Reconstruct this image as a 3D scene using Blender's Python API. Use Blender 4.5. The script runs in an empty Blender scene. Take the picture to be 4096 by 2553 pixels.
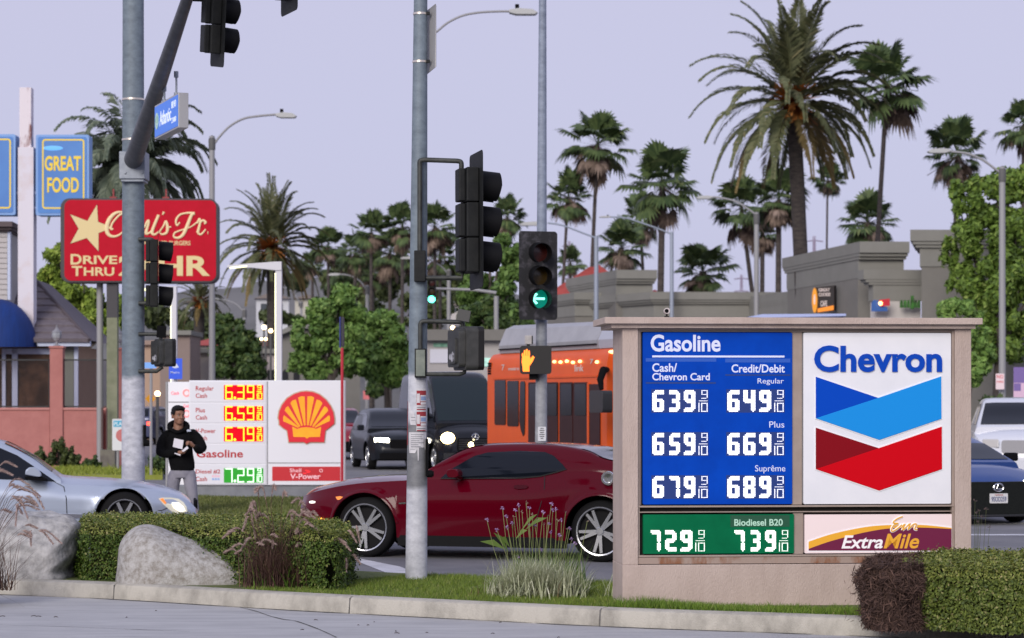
import bpy, math, random
import numpy as np
from mathutils import Vector, noise as mnoise
from mathutils.geometry import tessellate_polygon

SC = bpy.context.scene
COL = SC.collection
random.seed(7)
R = math.radians

# ---------------------------------------------------------------- camera, sky, sun, exposure
F, CX, HY, H = 10000.0, 2048.0, 1610.0, 1.86     # focal length in photo pixels, principal column, horizon row, eye height (m)
cam_d = bpy.data.cameras.new('camera')
cam_d.sensor_width = 36.0
cam_d.lens = F / 4096 * 36.0
cam_d.shift_y = (HY - 2553 / 2) / 4096
cam_d.clip_start, cam_d.clip_end = 0.5, 6000
cam_d.dof.use_dof = True
cam_d.dof.focus_distance = 23.0
cam_d.dof.aperture_fstop = 3.9
cam = bpy.data.objects.new('camera', cam_d)
COL.objects.link(cam)
cam.location = (0, 0, H)
cam.rotation_euler = (R(90), 0, 0)
SC.camera = cam

SUN_EL, SUN_AZ = 24.0, 200.0          # low sun behind the camera, azimuth clockwise from +Y
w = bpy.data.worlds.new('World')
SC.world = w
w.use_nodes = True
nt = w.node_tree
bg = nt.nodes['Background']
sky = nt.nodes.new('ShaderNodeTexSky')
sky.sky_type = 'NISHITA'
sky.sun_disc = False
sky.sun_elevation = R(SUN_EL)
sky.sun_rotation = R(SUN_AZ)
sky.dust_density = 2.5
sky.ozone_density = 2.0
tc = nt.nodes.new('ShaderNodeTexCoord')
sep = nt.nodes.new('ShaderNodeSeparateXYZ')
ramp = nt.nodes.new('ShaderNodeValToRGB')     # dusk colours by height above the horizon
nt.links.new(tc.outputs['Generated'], sep.inputs[0])
nt.links.new(sep.outputs['Z'], ramp.inputs[0])
cr = ramp.color_ramp
cr.elements[0].position = 0.0
cr.elements[0].color = (0.555, 0.56, 0.80, 1)
cr.elements[1].position = 0.16
cr.elements[1].color = (0.60, 0.575, 0.77, 1)
e = cr.elements.new(0.6)
e.color = (0.56, 0.58, 0.80, 1)
scl = nt.nodes.new('ShaderNodeVectorMath')
scl.operation = 'SCALE'
scl.inputs['Scale'].default_value = 8.7
nt.links.new(ramp.outputs[0], scl.inputs[0])
mixw = nt.nodes.new('ShaderNodeMix')
mixw.data_type = 'RGBA'
mixw.inputs[0].default_value = 0.85
nt.links.new(sky.outputs[0], mixw.inputs[6])
nt.links.new(scl.outputs[0], mixw.inputs[7])
nt.links.new(mixw.outputs[2], bg.inputs['Color'])
bg.inputs['Strength'].default_value = 0.12

sun_d = bpy.data.lights.new('sun', 'SUN')
sun_d.energy = 2.4
sun_d.angle = R(30)
sun_d.color = (1.0, 0.93, 0.85)
sun = bpy.data.objects.new('sun', sun_d)
COL.objects.link(sun)
sun.rotation_euler = (R(90 - SUN_EL), 0, R(180 - SUN_AZ))

SC.view_settings.view_transform = 'Standard'
SC.view_settings.look = 'None'
SC.view_settings.exposure = 0.0
SC.view_settings.gamma = 1.0
SC.cycles.use_denoising = True
SC.cycles.max_bounces = 6
SC.cycles.sample_clamp_indirect = 4

# ---------------------------------------------------------------- helpers
def lin(r, g, b):
    f = lambda c: (c / 255 / 12.92) if c / 255 <= 0.04045 else ((c / 255 + 0.055) / 1.055) ** 2.4
    return (f(r), f(g), f(b))

def Wp(px, py, d):
    return Vector(((px - CX) / F * d, d, H + (HY - py) / F * d))

def Gp(px, py, z=0.0):
    d = (H - z) * F / (py - HY)
    return Vector(((px - CX) / F * d, d, z))

class Frame:
    """local frame of a thing: x along its width, y away from us, z up; L() turns a sighting into local metres on its plane y=off"""
    def __init__(s, o, yaw=0.0):
        s.o = Vector(o); s.yaw = yaw
        s.u = (math.cos(yaw), math.sin(yaw)); s.n = (-math.sin(yaw), math.cos(yaw))
    def L(s, px, py, off=0.0):
        a, b = (px - CX) / F, (HY - py) / F
        t = (off + s.o.x * s.n[0] + s.o.y * s.n[1]) / (a * s.n[0] + s.n[1])
        x, y, z = t * a - s.o.x, t - s.o.y, H + t * b - s.o.z
        return (x * s.u[0] + y * s.u[1], z)
    def x(s, px, off=0.0): return s.L(px, HY, off)[0]
    def poly(s, pts, off=0.0): return [s.L(p[0], p[1], off) for p in pts]

def inv_frame(o, yaw):
    return Frame(o, yaw)

MATS = {}
def mat(name, col, rough=0.6, metal=0.0, col2=None, vscale=6.0, vdet=6.0, bump=0.0, bscale=60.0, emit=0.0, ecol=None,
        coat=0.0, spec=0.5, stretch=None, lo=0.35, hi=0.65, alpha=None, trans=0.0, sss=0.0):
    if name in MATS: return MATS[name]
    m = bpy.data.materials.new(name)
    m.use_nodes = True
    t = m.node_tree
    b = t.nodes['Principled BSDF']
    b.inputs['Base Color'].default_value = (*col, 1)
    b.inputs['Roughness'].default_value = rough
    b.inputs['Metallic'].default_value = metal
    b.inputs['Coat Weight'].default_value = coat
    b.inputs['Coat Roughness'].default_value = 0.05
    b.inputs['Specular IOR Level'].default_value = spec
    if trans: b.inputs['Transmission Weight'].default_value = trans
    if emit:
        b.inputs['Emission Color'].default_value = (*(ecol or col), 1)
        b.inputs['Emission Strength'].default_value = emit
    if col2 is not None or bump:
        co = t.nodes.new('ShaderNodeTexCoord')
        src = co.outputs['Object']
        if stretch:
            mp = t.nodes.new('ShaderNodeMapping')
            mp.inputs['Scale'].default_value = stretch
            t.links.new(src, mp.inputs[0]); src = mp.outputs[0]
    if col2 is not None:
        n = t.nodes.new('ShaderNodeTexNoise')
        n.inputs['Scale'].default_value = vscale
        n.inputs['Detail'].default_value = vdet
        n.inputs['Roughness'].default_value = 0.65
        t.links.new(src, n.inputs['Vector'])
        r = t.nodes.new('ShaderNodeValToRGB')
        r.color_ramp.elements[0].position = lo; r.color_ramp.elements[0].color = (*col, 1)
        r.color_ramp.elements[1].position = hi; r.color_ramp.elements[1].color = (*col2, 1)
        t.links.new(n.outputs['Fac'], r.inputs[0])
        t.links.new(r.outputs[0], b.inputs['Base Color'])
        if emit and ecol is None: t.links.new(r.outputs[0], b.inputs['Emission Color'])
    if bump:
        n2 = t.nodes.new('ShaderNodeTexNoise')
        n2.inputs['Scale'].default_value = bscale
        n2.inputs['Detail'].default_value = 4
        t.links.new(src, n2.inputs['Vector'])
        bp = t.nodes.new('ShaderNodeBump')
        bp.inputs['Strength'].default_value = bump
        bp.inputs['Distance'].default_value = 0.02
        t.links.new(n2.outputs['Fac'], bp.inputs['Height'])
        t.links.new(bp.outputs[0], b.inputs['Normal'])
    MATS[name] = m
    return m

def leafmat(name, a, b, c=None, rough=0.6):
    """foliage: colour differs leaf by leaf (per mesh island)"""
    if name in MATS: return MATS[name]
    m = mat(name, a, rough=rough, spec=0.3)
    t = m.node_tree
    g = t.nodes.new('ShaderNodeNewGeometry')
    r = t.nodes.new('ShaderNodeValToRGB')
    r.color_ramp.elements[0].color = (*a, 1)
    r.color_ramp.elements[1].color = (*b, 1)
    if c:
        r.color_ramp.elements[1].position = 0.9
        e = r.color_ramp.elements.new(1.0); e.color = (*c, 1)
    t.links.new(g.outputs['Random Per Island'], r.inputs[0])
    bs = t.nodes['Principled BSDF']
    t.links.new(r.outputs[0], bs.inputs['Base Color'])
    return m

class MB:
    def __init__(s): s.v = []; s.f = []; s.mi = []
    def add(s, vs, fs, m=0):
        o = len(s.v); s.v.extend([tuple(p) for p in vs])
        s.f.extend([tuple(i + o for i in f) for f in fs]); s.mi.extend([m] * len(fs))
        return s
    def box(s, x0, x1, y0, y1, z0, z1, m=0):
        if x0 > x1: x0, x1 = x1, x0
        if y0 > y1: y0, y1 = y1, y0
        if z0 > z1: z0, z1 = z1, z0
        return s.add([(x0,y0,z0),(x1,y0,z0),(x1,y1,z0),(x0,y1,z0),(x0,y0,z1),(x1,y0,z1),(x1,y1,z1),(x0,y1,z1)],
              [(0,3,2,1),(4,5,6,7),(0,1,5,4),(1,2,6,5),(2,3,7,6),(3,0,4,7)], m)
    def prism(s, poly, y0, y1, m=0, axis='y'):
        """polygon (x,z) extruded along y"""
        a = sum(poly[i][0]*poly[(i+1)%len(poly)][1]-poly[(i+1)%len(poly)][0]*poly[i][1] for i in range(len(poly)))
        if a < 0: poly = poly[::-1]
        n = len(poly)
        if axis == 'y':
            vs = [(p[0], y0, p[1]) for p in poly] + [(p[0], y1, p[1]) for p in poly]
            flip = False
        elif axis == 'z':
            vs = [(p[0], p[1], y1) for p in poly] + [(p[0], p[1], y0) for p in poly]
            flip = False
        else:
            vs = [(y1, p[0], p[1]) for p in poly] + [(y0, p[0], p[1]) for p in poly]
            flip = False
        tri = tessellate_polygon([[Vector((p[0], p[1], 0)) for p in poly]]) if n > 4 else None
        fs = []
        if tri:
            for t in tri:
                a_ = [poly[i] for i in t]
                ar = (a_[1][0]-a_[0][0])*(a_[2][1]-a_[0][1])-(a_[2][0]-a_[0][0])*(a_[1][1]-a_[0][1])
                t = tuple(t) if ar > 0 else tuple(reversed(t))
                fs.append(t); fs.append(tuple(i + n for i in reversed(t)))
        else:
            fs.append(tuple(range(n))); fs.append(tuple(range(2*n-1, n-1, -1)))
        for i in range(n):
            j = (i + 1) % n
            fs.append((i, i + n, j + n, j))
        return s.add(vs, fs, m)
    def tube(s, pts, rad, n=10, caps=True, m=0, flat=None):
        pts = [Vector(p) for p in pts]
        if not hasattr(rad, '__len__'): rad = [rad] * len(pts)
        vs, fs = [], []
        prev = None
        for i, p in enumerate(pts):
            d = (pts[min(i+1, len(pts)-1)] - pts[max(i-1, 0)])
            if d.length < 1e-9: d = Vector((0,0,1))
            d.normalize()
            if prev is None:
                ref = Vector((0,1,0)) if abs(d.y) < 0.9 else Vector((1,0,0))
                a = d.cross(ref).normalized()
            else:
                a = (prev - d * prev.dot(d))
                a = a.normalized() if a.length > 1e-6 else d.cross(Vector((0,1,0))).normalized()
            prev = a
            b = d.cross(a)
            for k in range(n):
                an = 2 * math.pi * k / n
                q = a * (math.cos(an) * rad[i]) + b * (math.sin(an) * rad[i])
                if flat: q.y *= flat
                vs.append(p + q)
        for i in range(len(pts) - 1):
            for k in range(n):
                k2 = (k + 1) % n
                fs.append((i*n+k, i*n+k2, (i+1)*n+k2, (i+1)*n+k))
        if caps:
            fs.append(tuple(range(n - 1, -1, -1)))
            fs.append(tuple((len(pts)-1)*n + k for k in range(n)))
        return s.add(vs, fs, m)
    def lathe(s, prof, c=(0,0,0), n=16, axis='z', m=0, arc=1.0, start=0.0, cap=True):
        """profile (r, h) turned about an axis"""
        vs, fs = [], []
        nn = n if arc >= 1 else n + 1
        for r, h in prof:
            for k in range(nn):
                an = start + 2*math.pi*arc*k/n
                x, y = r*math.cos(an), r*math.sin(an)
                if axis == 'z': q = (x, y, h)
                elif axis == 'y': q = (x, h, -y)
                else: q = (h, x, y)
                vs.append((c[0]+q[0], c[1]+q[1], c[2]+q[2]))
        for i in range(len(prof)-1):
            for k in range(n if arc >= 1 else n):
                k2 = (k+1) % nn
                if arc < 1 and k2 == 0: continue
                fs.append((i*nn+k, i*nn+k2, (i+1)*nn+k2, (i+1)*nn+k))
        if arc >= 1 and cap:
            if prof[0][0] > 1e-6: fs.append(tuple(range(nn-1, -1, -1)))
            if prof[-1][0] > 1e-6: fs.append(tuple((len(prof)-1)*nn+k for k in range(nn)))
        return s.add(vs, fs, m)
    def ell(s, c, r, n=14, k=9, m=0):
        prof = [(math.sin(math.pi*i/k), -math.cos(math.pi*i/k)) for i in range(k+1)]
        vs, fs = [], []
        for a, h in prof:
            for j in range(n):
                t = 2*math.pi*j/n
                vs.append((c[0]+r[0]*a*math.cos(t), c[1]+r[1]*a*math.sin(t), c[2]+r[2]*h))
        for i in range(k):
            for j in range(n):
                j2 = (j+1) % n
                fs.append((i*n+j, i*n+j2, (i+1)*n+j2, (i+1)*n+j))
        return s.add(vs, fs, m)
    def build(s, name, m, parent=None, smooth=None, bevel=0.0, loc=None, merge=False):
        me = bpy.data.meshes.new(name)
        me.from_pydata(s.v, [], s.f)
        ms = m if isinstance(m, (list, tuple)) else [m]
        for q in ms: me.materials.append(q)
        if len(ms) > 1:
            me.polygons.foreach_set('material_index', s.mi)
        o = bpy.data.objects.new(name, me)
        COL.objects.link(o)
        if parent: o.parent = parent
        if loc is not None: o.location = loc
        if smooth is not None:
            me.polygons.foreach_set('use_smooth', [True]*len(me.polygons))
            me.set_sharp_from_angle(angle=R(smooth))
        me.update()
        if bevel:
            bm = o.modifiers.new('bevel', 'BEVEL'); bm.width = bevel; bm.segments = 2; bm.limit_method = 'ANGLE'
        return o

def np_mesh(name, verts, quads, m, parent=None, tri=False):
    me = bpy.data.meshes.new(name)
    k = 3 if tri else 4
    verts = np.asarray(verts, dtype=np.float32).reshape(-1, 3)
    quads = np.asarray(quads, dtype=np.int32).reshape(-1, k)
    me.vertices.add(len(verts)); me.vertices.foreach_set('co', verts.ravel())
    me.loops.add(quads.size); me.loops.foreach_set('vertex_index', quads.ravel())
    me.polygons.add(len(quads)); me.polygons.foreach_set('loop_start', np.arange(0, quads.size, k, dtype=np.int32))
    me.update(calc_edges=True)
    me.materials.append(m)
    o = bpy.data.objects.new(name, me); COL.objects.link(o)
    if parent: o.parent = parent
    return o

def thing(name, label, cat, loc=(0,0,0), yaw=0.0, group=None):
    o = bpy.data.objects.new(name, None); COL.objects.link(o)
    o.empty_display_size = 0.2
    o.location = loc; o.rotation_euler = (0, 0, yaw)
    return tag(o, label, cat, group)

def tag(o, label, cat, group=None):
    o['label'] = label; o['category'] = cat
    if group: o['group'] = group
    return o

def struct(o): o['kind'] = 'structure'; return o

def kids(o): return [c for c in bpy.data.objects if c.parent is o]

def dup(root, loc=None, yaw=None, label=None, scale=None):
    r = root.copy(); COL.objects.link(r)
    if loc is not None: r.location = loc
    if yaw is not None: r.rotation_euler = (0, 0, yaw)
    if label: r['label'] = label
    if scale is not None: r.scale = scale if hasattr(scale, '__len__') else (scale,)*3
    def rec(a, b):
        for ch in list(a.children):
            c = ch.copy(); COL.objects.link(c); c.parent = b
            rec(ch, c)
    rec(root, r)
    return r

def text(s, x0, x1, z0, z1, y, m, name, parent, bold=0.0, shear=0.0, depth=0.004, space=1.0):
    """flat letters filling the box x0..x1, z0..z1 on the plane y, facing -y"""
    cu = bpy.data.curves.new('t', 'FONT')
    cu.body = s; cu.offset = bold; cu.shear = shear; cu.space_character = space
    cu.resolution_u = 4
    cu.extrude = 0.01
    o = bpy.data.objects.new('t', cu)
    me = bpy.data.meshes.new_from_object(o)
    n = len(me.vertices)
    co = np.empty(n*3, dtype=np.float32); me.vertices.foreach_get('co', co); co = co.reshape(-1, 3)
    mn, mx = co.min(0), co.max(0)
    out = np.empty_like(co)
    out[:,0] = x0 + (co[:,0]-mn[0])/(mx[0]-mn[0])*(x1-x0)
    out[:,2] = z0 + (co[:,1]-mn[1])/(mx[1]-mn[1])*(z1-z0)
    out[:,1] = y - np.where(co[:,2] > 0, depth, -0.001)
    me.vertices.foreach_set('co', out.ravel())
    me.materials.clear(); me.materials.append(m)
    me.update()
    bpy.data.objects.remove(o); bpy.data.curves.remove(cu)
    ob = bpy.data.objects.new(name, me); COL.objects.link(ob)
    ob.parent = parent
    return ob

def smooth_path(pts, k=6):
    """Catmull-Rom through the points (any dimension)"""
    P = [np.array(p, float) for p in pts]
    out = []
    for i in range(len(P)-1):
        p0, p1, p2, p3 = P[max(i-1,0)], P[i], P[i+1], P[min(i+2, len(P)-1)]
        for j in range(k):
            t = j/k
            out.append(0.5*((2*p1)+(-p0+p2)*t+(2*p0-5*p1+4*p2-p3)*t*t+(-p0+3*p1-3*p2+p3)*t**3))
    out.append(P[-1])
    return out

def rrect(x0, x1, z0, z1, r, n=5):
    pts = []
    for cx, cz, a in ((x1-r, z1-r, 0), (x0+r, z1-r, 90), (x0+r, z0+r, 180), (x1-r, z0+r, 270)):
        for i in range(n+1):
            t = R(a + 90*i/n); pts.append((cx+r*math.cos(t), cz+r*math.sin(t)))
    return pts

def bake(o, name=None):
    """apply the modifiers of an object to its mesh"""
    dg = bpy.context.evaluated_depsgraph_get()
    me = bpy.data.meshes.new_from_object(o.evaluated_get(dg))
    old = o.data; o.modifiers.clear(); o.data = me
    bpy.data.meshes.remove(old)
    if name: me.name = name
    return o

# ---------------------------------------------------------------- shared materials
asphalt = mat('asphalt', (0.13,0.13,0.145), 0.85, col2=(0.20,0.195,0.205), vscale=0.6, bump=0.25, bscale=220, vdet=10)
concrete = mat('driveway_concrete', (0.35,0.35,0.36), 0.9, col2=(0.46,0.46,0.465), vscale=1.1, bump=0.25, bscale=130, vdet=10, stretch=(1,4,1))
kerbmat = mat('kerb_concrete', (0.25,0.235,0.205), 0.95, col2=(0.47,0.445,0.39), vscale=3.2, bump=0.5, bscale=110, vdet=12, lo=.30, hi=.56, stretch=(1,1,.6))
kerbdark = mat('kerb_stain', (0.07,0.07,0.07), 0.9, col2=(0.2,0.19,0.18), vscale=9, bump=.2)
paintwhite = mat('road_paint', (0.62,0.62,0.66), 0.7, col2=(0.45,0.45,0.48), vscale=3)
soil = mat('turf_soil', (0.07,0.10,0.022), 0.95, col2=(0.14,0.16,0.045), vscale=5, bump=.5, bscale=60)
galv = mat('galvanised_steel', (0.19,0.215,0.26), 0.5, 0.35, col2=(0.29,0.32,0.37), vscale=6, vdet=8, stretch=(1,1,1))
galv_far = mat('street_pole_grey', (0.30,0.30,0.31), 0.6, 0.1)
darkmetal = mat('signal_black', (0.010,0.011,0.012), 0.6, 0.0, col2=(0.018,0.019,0.019), vscale=8, bump=.05, spec=.2)
visormat = mat('visor_black', (0.005,0.005,0.006), 0.6, spec=.15)
armmat = mat('mast_arm_steel', (0.075,0.08,0.09), 0.55, 0.3, col2=(0.12,0.125,0.135), vscale=5)
strapmat = mat('steel_strap', (0.75,0.68,0.60), 0.3, 0.8)
whitepaint = mat('white_paint', (0.75,0.75,0.76), 0.5)
blackmat = mat('flat_black', (0.004,0.004,0.005), 0.8, spec=.12)
rubber = mat('tyre_rubber', (0.008,0.008,0.009), 0.8, spec=.15)
glassdark = mat('tinted_glass', (0.006,0.008,0.013), 0.06, 0.0, spec=0.30)
chrome = mat('chrome', (0.75,0.76,0.78), 0.15, 1.0)
# ================================================================ setting: ground, kerb, planter, lawns
def sheet(name, poly, z, m, thick=None):
    b = MB()
    if thick: b.prism(poly, z - thick, z, axis='z')
    else:
        tri = tessellate_polygon([[Vector((p[0], p[1], 0)) for p in poly]])
        fs = []
        for t in tri:
            a_ = [poly[i] for i in t]
            ar = (a_[1][0]-a_[0][0])*(a_[2][1]-a_[0][1])-(a_[2][0]-a_[0][0])*(a_[1][1]-a_[0][1])
            fs.append(tuple(t) if ar > 0 else tuple(reversed(t)))
        b.add([(p[0], p[1], z) for p in poly], fs)
    return struct(b.build(name, m))

sheet('ground', [(-2500,-60),(2500,-60),(2500,4500),(-2500,4500)], 0.0, asphalt)

# kerb line (foot of its face) sighted in the photo
KPX = [(-1300,2330),(-600,2356),(0,2381),(450,2400),(1024,2436),(1400,2457),(2048,2491),(2390,2508),(2730,2522),(3072,2534),(3580,2553),(4100,2572),(5200,2612)]
KL = [Gp(*p).to_2d() for p in KPX]
KLs = [Vector(p) for p in smooth_path([tuple(p) for p in KL], 5)]
def offset(line, dist):
    out = []
    for i, p in enumerate(line):
        d = (line[min(i+1,len(line)-1)] - line[max(i-1,0)]).normalized()
        out.append(p + Vector((-d.y, d.x)) * dist)
    return out
kb = MB()
def kerb_run(line):
    prof = [(0.0,-0.02),(0.0,0.0),(0.012,0.115),(0.022,0.14),(0.045,0.152),(0.17,0.155),(0.17,-0.02)]
    vs, fs = [], []
    offs = [offset(line, a) for a, h in prof]
    n = len(prof)
    for i in range(len(line)):
        for k in range(n): vs.append((offs[k][i].x, offs[k][i].y, prof[k][1]))
    for i in range(len(line)-1):
        for k in range(n-1):
            fs.append((i*n+k, (i+1)*n+k, (i+1)*n+k+1, i*n+k+1))
    fs.append(tuple(range(n))); fs.append(tuple((len(line)-1)*n+k for k in range(n-1,-1,-1)))
    kb.add(vs, fs)
# cut the line at its joints
def cut_at(line, pxs):
    runs, cur = [], [line[0]]
    def pxof(p): return CX + p.x / p.y * F
    js = sorted(pxs)
    for a, b in zip(line, line[1:]):
        pa, pb = pxof(a), pxof(b)
        for j in js:
            if pa < j <= pb:
                q = a + (b - a) * ((j - pa) / (pb - pa))
                d = (b - a).normalized() * 0.007
                cur.append(q - d); runs.append(cur); cur = [q + d]
        cur.append(b)
    runs.append(cur)
    return runs
for run in cut_at(KLs, [453, 1396, 2398, 4022]): kerb_run(run)
struct(kb.build('kerb', kerbmat, smooth=40))
# dirt gathered in the gutter along the kerb foot, black scrape on the kerb, joint filler
gut = MB()
ga, gb = offset(KLs, -0.035), offset(KLs, 0.004)
rg = random.Random(4)
vs = []; fs = []
for i in range(len(KLs)):
    k = rg.uniform(0.0, 1)
    a = gb[i] + (ga[i] - gb[i]) * k
    vs += [(a.x, a.y, 0.0085), (gb[i].x, gb[i].y, 0.0095)]
for i in range(len(KLs)-1): fs.append((2*i, 2*i+2, 2*i+3, 2*i+1))
gut.add(vs, fs)
struct(gut.build('gutter_dirt', kerbdark))
fill = MB()
for run0, run1 in zip(cut_at(KLs, [453,1396,2398,4022]), cut_at(KLs, [453,1396,2398,4022])[1:]):
    a, b = run0[-1], run1[0]; d = (b - a).normalized(); nrm = Vector((-d.y, d.x))
    q = [a + nrm*0.012, b + nrm*0.012, b + nrm*0.16, a + nrm*0.16]
    fill.prism([(p.x, p.y) for p in q], -0.01, 0.139, axis='z')
struct(fill.build('kerb_joint_filler', kerbdark))
fs_ = Frame(Gp(1670,2472), math.atan2(*(Gp(2048,2491)-Gp(1400,2457)).to_2d().yx))
sc = MB()
pts = [fs_.L(x, y, 0.004) for x, y in ((1555,2398),(1600,2410),(1612,2425),(1640,2430),(1660,2443),(1690,2436),(1715,2419),(1752,2406),(1700,2403),(1640,2399))]
sc.prism(pts, 0.005, 0.02)
struct(sc.build('kerb_scrape', kerbdark))

# forecourt concrete in front of the kerb
drive = [tuple(p) for p in KLs] + [(12, -40), (-14, -40)]
sheet('driveway', drive, 0.004, concrete)
crk = MB()
for line in ([(905,2414),(960,2432),(1024,2448),(1075,2466),(1130,2480),(1180,2487),(1240,2507),(1290,2527),(1345,2553)],
             [(-20,2502),(250,2510),(560,2522),(760,2530)]):
    P = [Gp(*p, 0.0) for p in line]
    P = [Vector(q) for q in smooth_path([tuple(p) for p in P], 4)]
    wd = 0.006 if line[0][0] > 0 else 0.003
    vs, fs = [], []
    for i, p in enumerate(P):
        d = (P[min(i+1,len(P)-1)]-P[max(i-1,0)]).normalized(); nn = Vector((-d.y, d.x, 0))*wd*rg.uniform(.5,1.3)
        vs += [(p.x-nn.x, p.y-nn.y*2, 0.008), (p.x+nn.x, p.y+nn.y*2, 0.008)]
    for i in range(len(P)-1): fs.append((2*i,2*i+1,2*i+3,2*i+2) if False else (2*i,2*i+2,2*i+3,2*i+1))
    crk.add(vs, fs)
struct(crk.build('driveway_cracks', mat('crack_dark', (0.05,0.05,0.05), 0.9)))
tw = MB()
for i in range(20):
    px, py = rg.uniform(0,3000), 0
    k = [p for p in KPX if p[0] <= px][-1]
    py = k[1] + rg.uniform(30, 90)
    if py > 2560: continue
    p = Gp(px, py, 0.006); a = rg.uniform(0, 6.28); l = rg.uniform(.008,.024)
    c, s = math.cos(a)*l, math.sin(a)*l
    tw.tube([(p.x-c,p.y-s,.007),(p.x+s*.3,p.y+c*.3,.012),(p.x+c,p.y+s,.008)], 0.003, 4)
o = tw.build('leaf_litter', mat('litter', (0.05,0.035,0.03), 0.9)); o['kind'] = 'stuff'

# planter island behind the kerb
PB = offset(KLs, 0.165); PF = offset(KLs, 2.85)
plant_poly = [tuple(p) for p in PB] + [tuple(p) for p in reversed(PF)]
sheet('planter_bed', plant_poly, 0.142, soil, 0.14)

# crosswalk line and lane lines on the road
def strip(name, pts, m, z=0.004):
    sheet(name, [tuple(Gp(*p).to_2d()) for p in pts], z, m)
strip('crosswalk_line', [(1400,2236),(1440,2236),(1600,2268),(1760,2330),(1640,2330),(1500,2275)], paintwhite)
strip('crosswalk_line_far', [(-900,2215),(-900,2200),(300,2170),(300,2180)], paintwhite)
strip('lane_line', [(3860,2138),(3860,2143),(4500,2143),(4500,2138)], paintwhite)
strip('lane_line_far', [(700,1948),(700,1952),(1900,1952),(1900,1948)], paintwhite)

# corner lawn under the far price sign
lawn = mat('lawn_soil', (0.085,0.105,0.03), 0.95, col2=(0.15,0.16,0.05), vscale=2.5, bump=.5, bscale=40)
lawn_px = [(560,2052),(820,2055),(1000,2054),(1215,2060),(1330,2040),(1330,1992),(1000,1990),(700,1986),(470,1950)]
L1 = [tuple(Gp(*p, 0.16).to_2d()) for p in lawn_px]
sheet('corner_lawn', L1, 0.16, lawn, 0.02)
kp = [tuple(Gp(p[0]+(-14 if p[0]<700 else 14 if p[0]>1200 else 0), p[1]+(5 if p[1]>2000 else -3), 0.14).to_2d()) for p in lawn_px]
sheet('corner_kerb', kp, 0.139, mat('far_kerb', (0.20,0.20,0.215), 0.9, col2=(0.25,0.25,0.26), vscale=2), 0.139)
strip('corner_pavement', [(-700,2098),(560,2098),(470,1946),(-400,1946)], mat('pavement_concrete', (0.27,0.27,0.285), 0.9, col2=(0.33,0.33,0.34), vscale=1.5), 0.006)
# grass verge at the foot of the pink wall
L2 = [tuple(Gp(*p, 0.12).to_2d()) for p in [(-900,1903),(250,1900),(650,1900),(652,1876),(250,1874),(-900,1874)]]
sheet('wall_verge', L2, 0.12, mat('verge_grass', (0.20,0.22,0.03), 0.95, col2=(0.24,0.27,0.06), vscale=3, bump=.5, bscale=30), 0.12)

# blades of grass
def inside(p, poly):
    c = False; n = len(poly); j = n - 1
    for i in range(n):
        if (poly[i][1] > p[1]) != (poly[j][1] > p[1]) and p[0] < (poly[j][0]-poly[i][0])*(p[1]-poly[i][1])/(poly[j][1]-poly[i][1])+poly[i][0]: c = not c
        j = i
    return c
def blades(name, poly, z, n, h0, h1, wd, m, rnd, lean=.5, clump=True):
    xs = [p[0] for p in poly]; ys = [p[1] for p in poly]
    V = []; k = 0; tries = 0
    while k < n and tries < n*6:
        tries += 1
        x, y = rnd.uniform(min(xs),max(xs)), rnd.uniform(min(ys),max(ys))
        if not inside((x,y), poly): continue
        nz = mnoise.noise((x*1.3, y*1.3, 3.1)) + .5*mnoise.noise((x*5, y*5, 1.0))
        h = rnd.uniform(h0,h1) * (1 + .7*nz)
        a = rnd.uniform(0, 6.283); c, s = math.cos(a)*wd, math.sin(a)*wd
        lx, ly = rnd.gauss(0,lean)*h, rnd.gauss(0,lean)*h
        V.append(((x-c,y-s,z-.01),(x+c,y+s,z-.01),(x+lx,y+ly,z+h))); k += 1
    V = np.array(V, np.float32)
    o = np_mesh(name, V, np.arange(len(V)*3), m, tri=True)
    o['kind'] = 'stuff'
    return o
grassmat = leafmat('grass_blade', (0.07,0.12,0.015), (0.18,0.25,0.035), (0.34,0.31,0.12))
vis = [tuple(p) for p in offset(KLs, 0.18)]
def band(line_px0, line_px1, o0, o1):
    idx = [i for i, p in enumerate(KLs) if line_px0 <= CX + p.x/p.y*F <= line_px1]
    a = offset(KLs, o0); b = offset(KLs, o1)
    return [tuple(a[i]) for i in idx] + [tuple(b[i]) for i in reversed(idx)]
rb = random.Random(11)
blades('planter_grass', band(850, 2700, 0.17, 2.86), 0.142, 42000, .018, .045, .0035, grassmat, rb)
blades('sign_foot_grass', band(2380, 3620, 0.17, 0.72), 0.142, 9000, .03, .075, .004, leafmat('grass_bright', (0.06,0.12,0.012),(0.17,0.27,0.03),(0.3,0.3,0.1)), rb)
blades('corner_lawn_grass', L1, 0.16, 16000, .03, .06, .012, leafmat('lawn_blade', (0.07,0.095,0.022),(0.16,0.18,0.05),(0.24,0.22,0.10)), rb)
blades('verge_grass', L2, 0.12, 8000, .06, .14, .02, leafmat('verge_blade', (0.15,0.20,0.02),(0.27,0.30,0.05)), rb)
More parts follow.
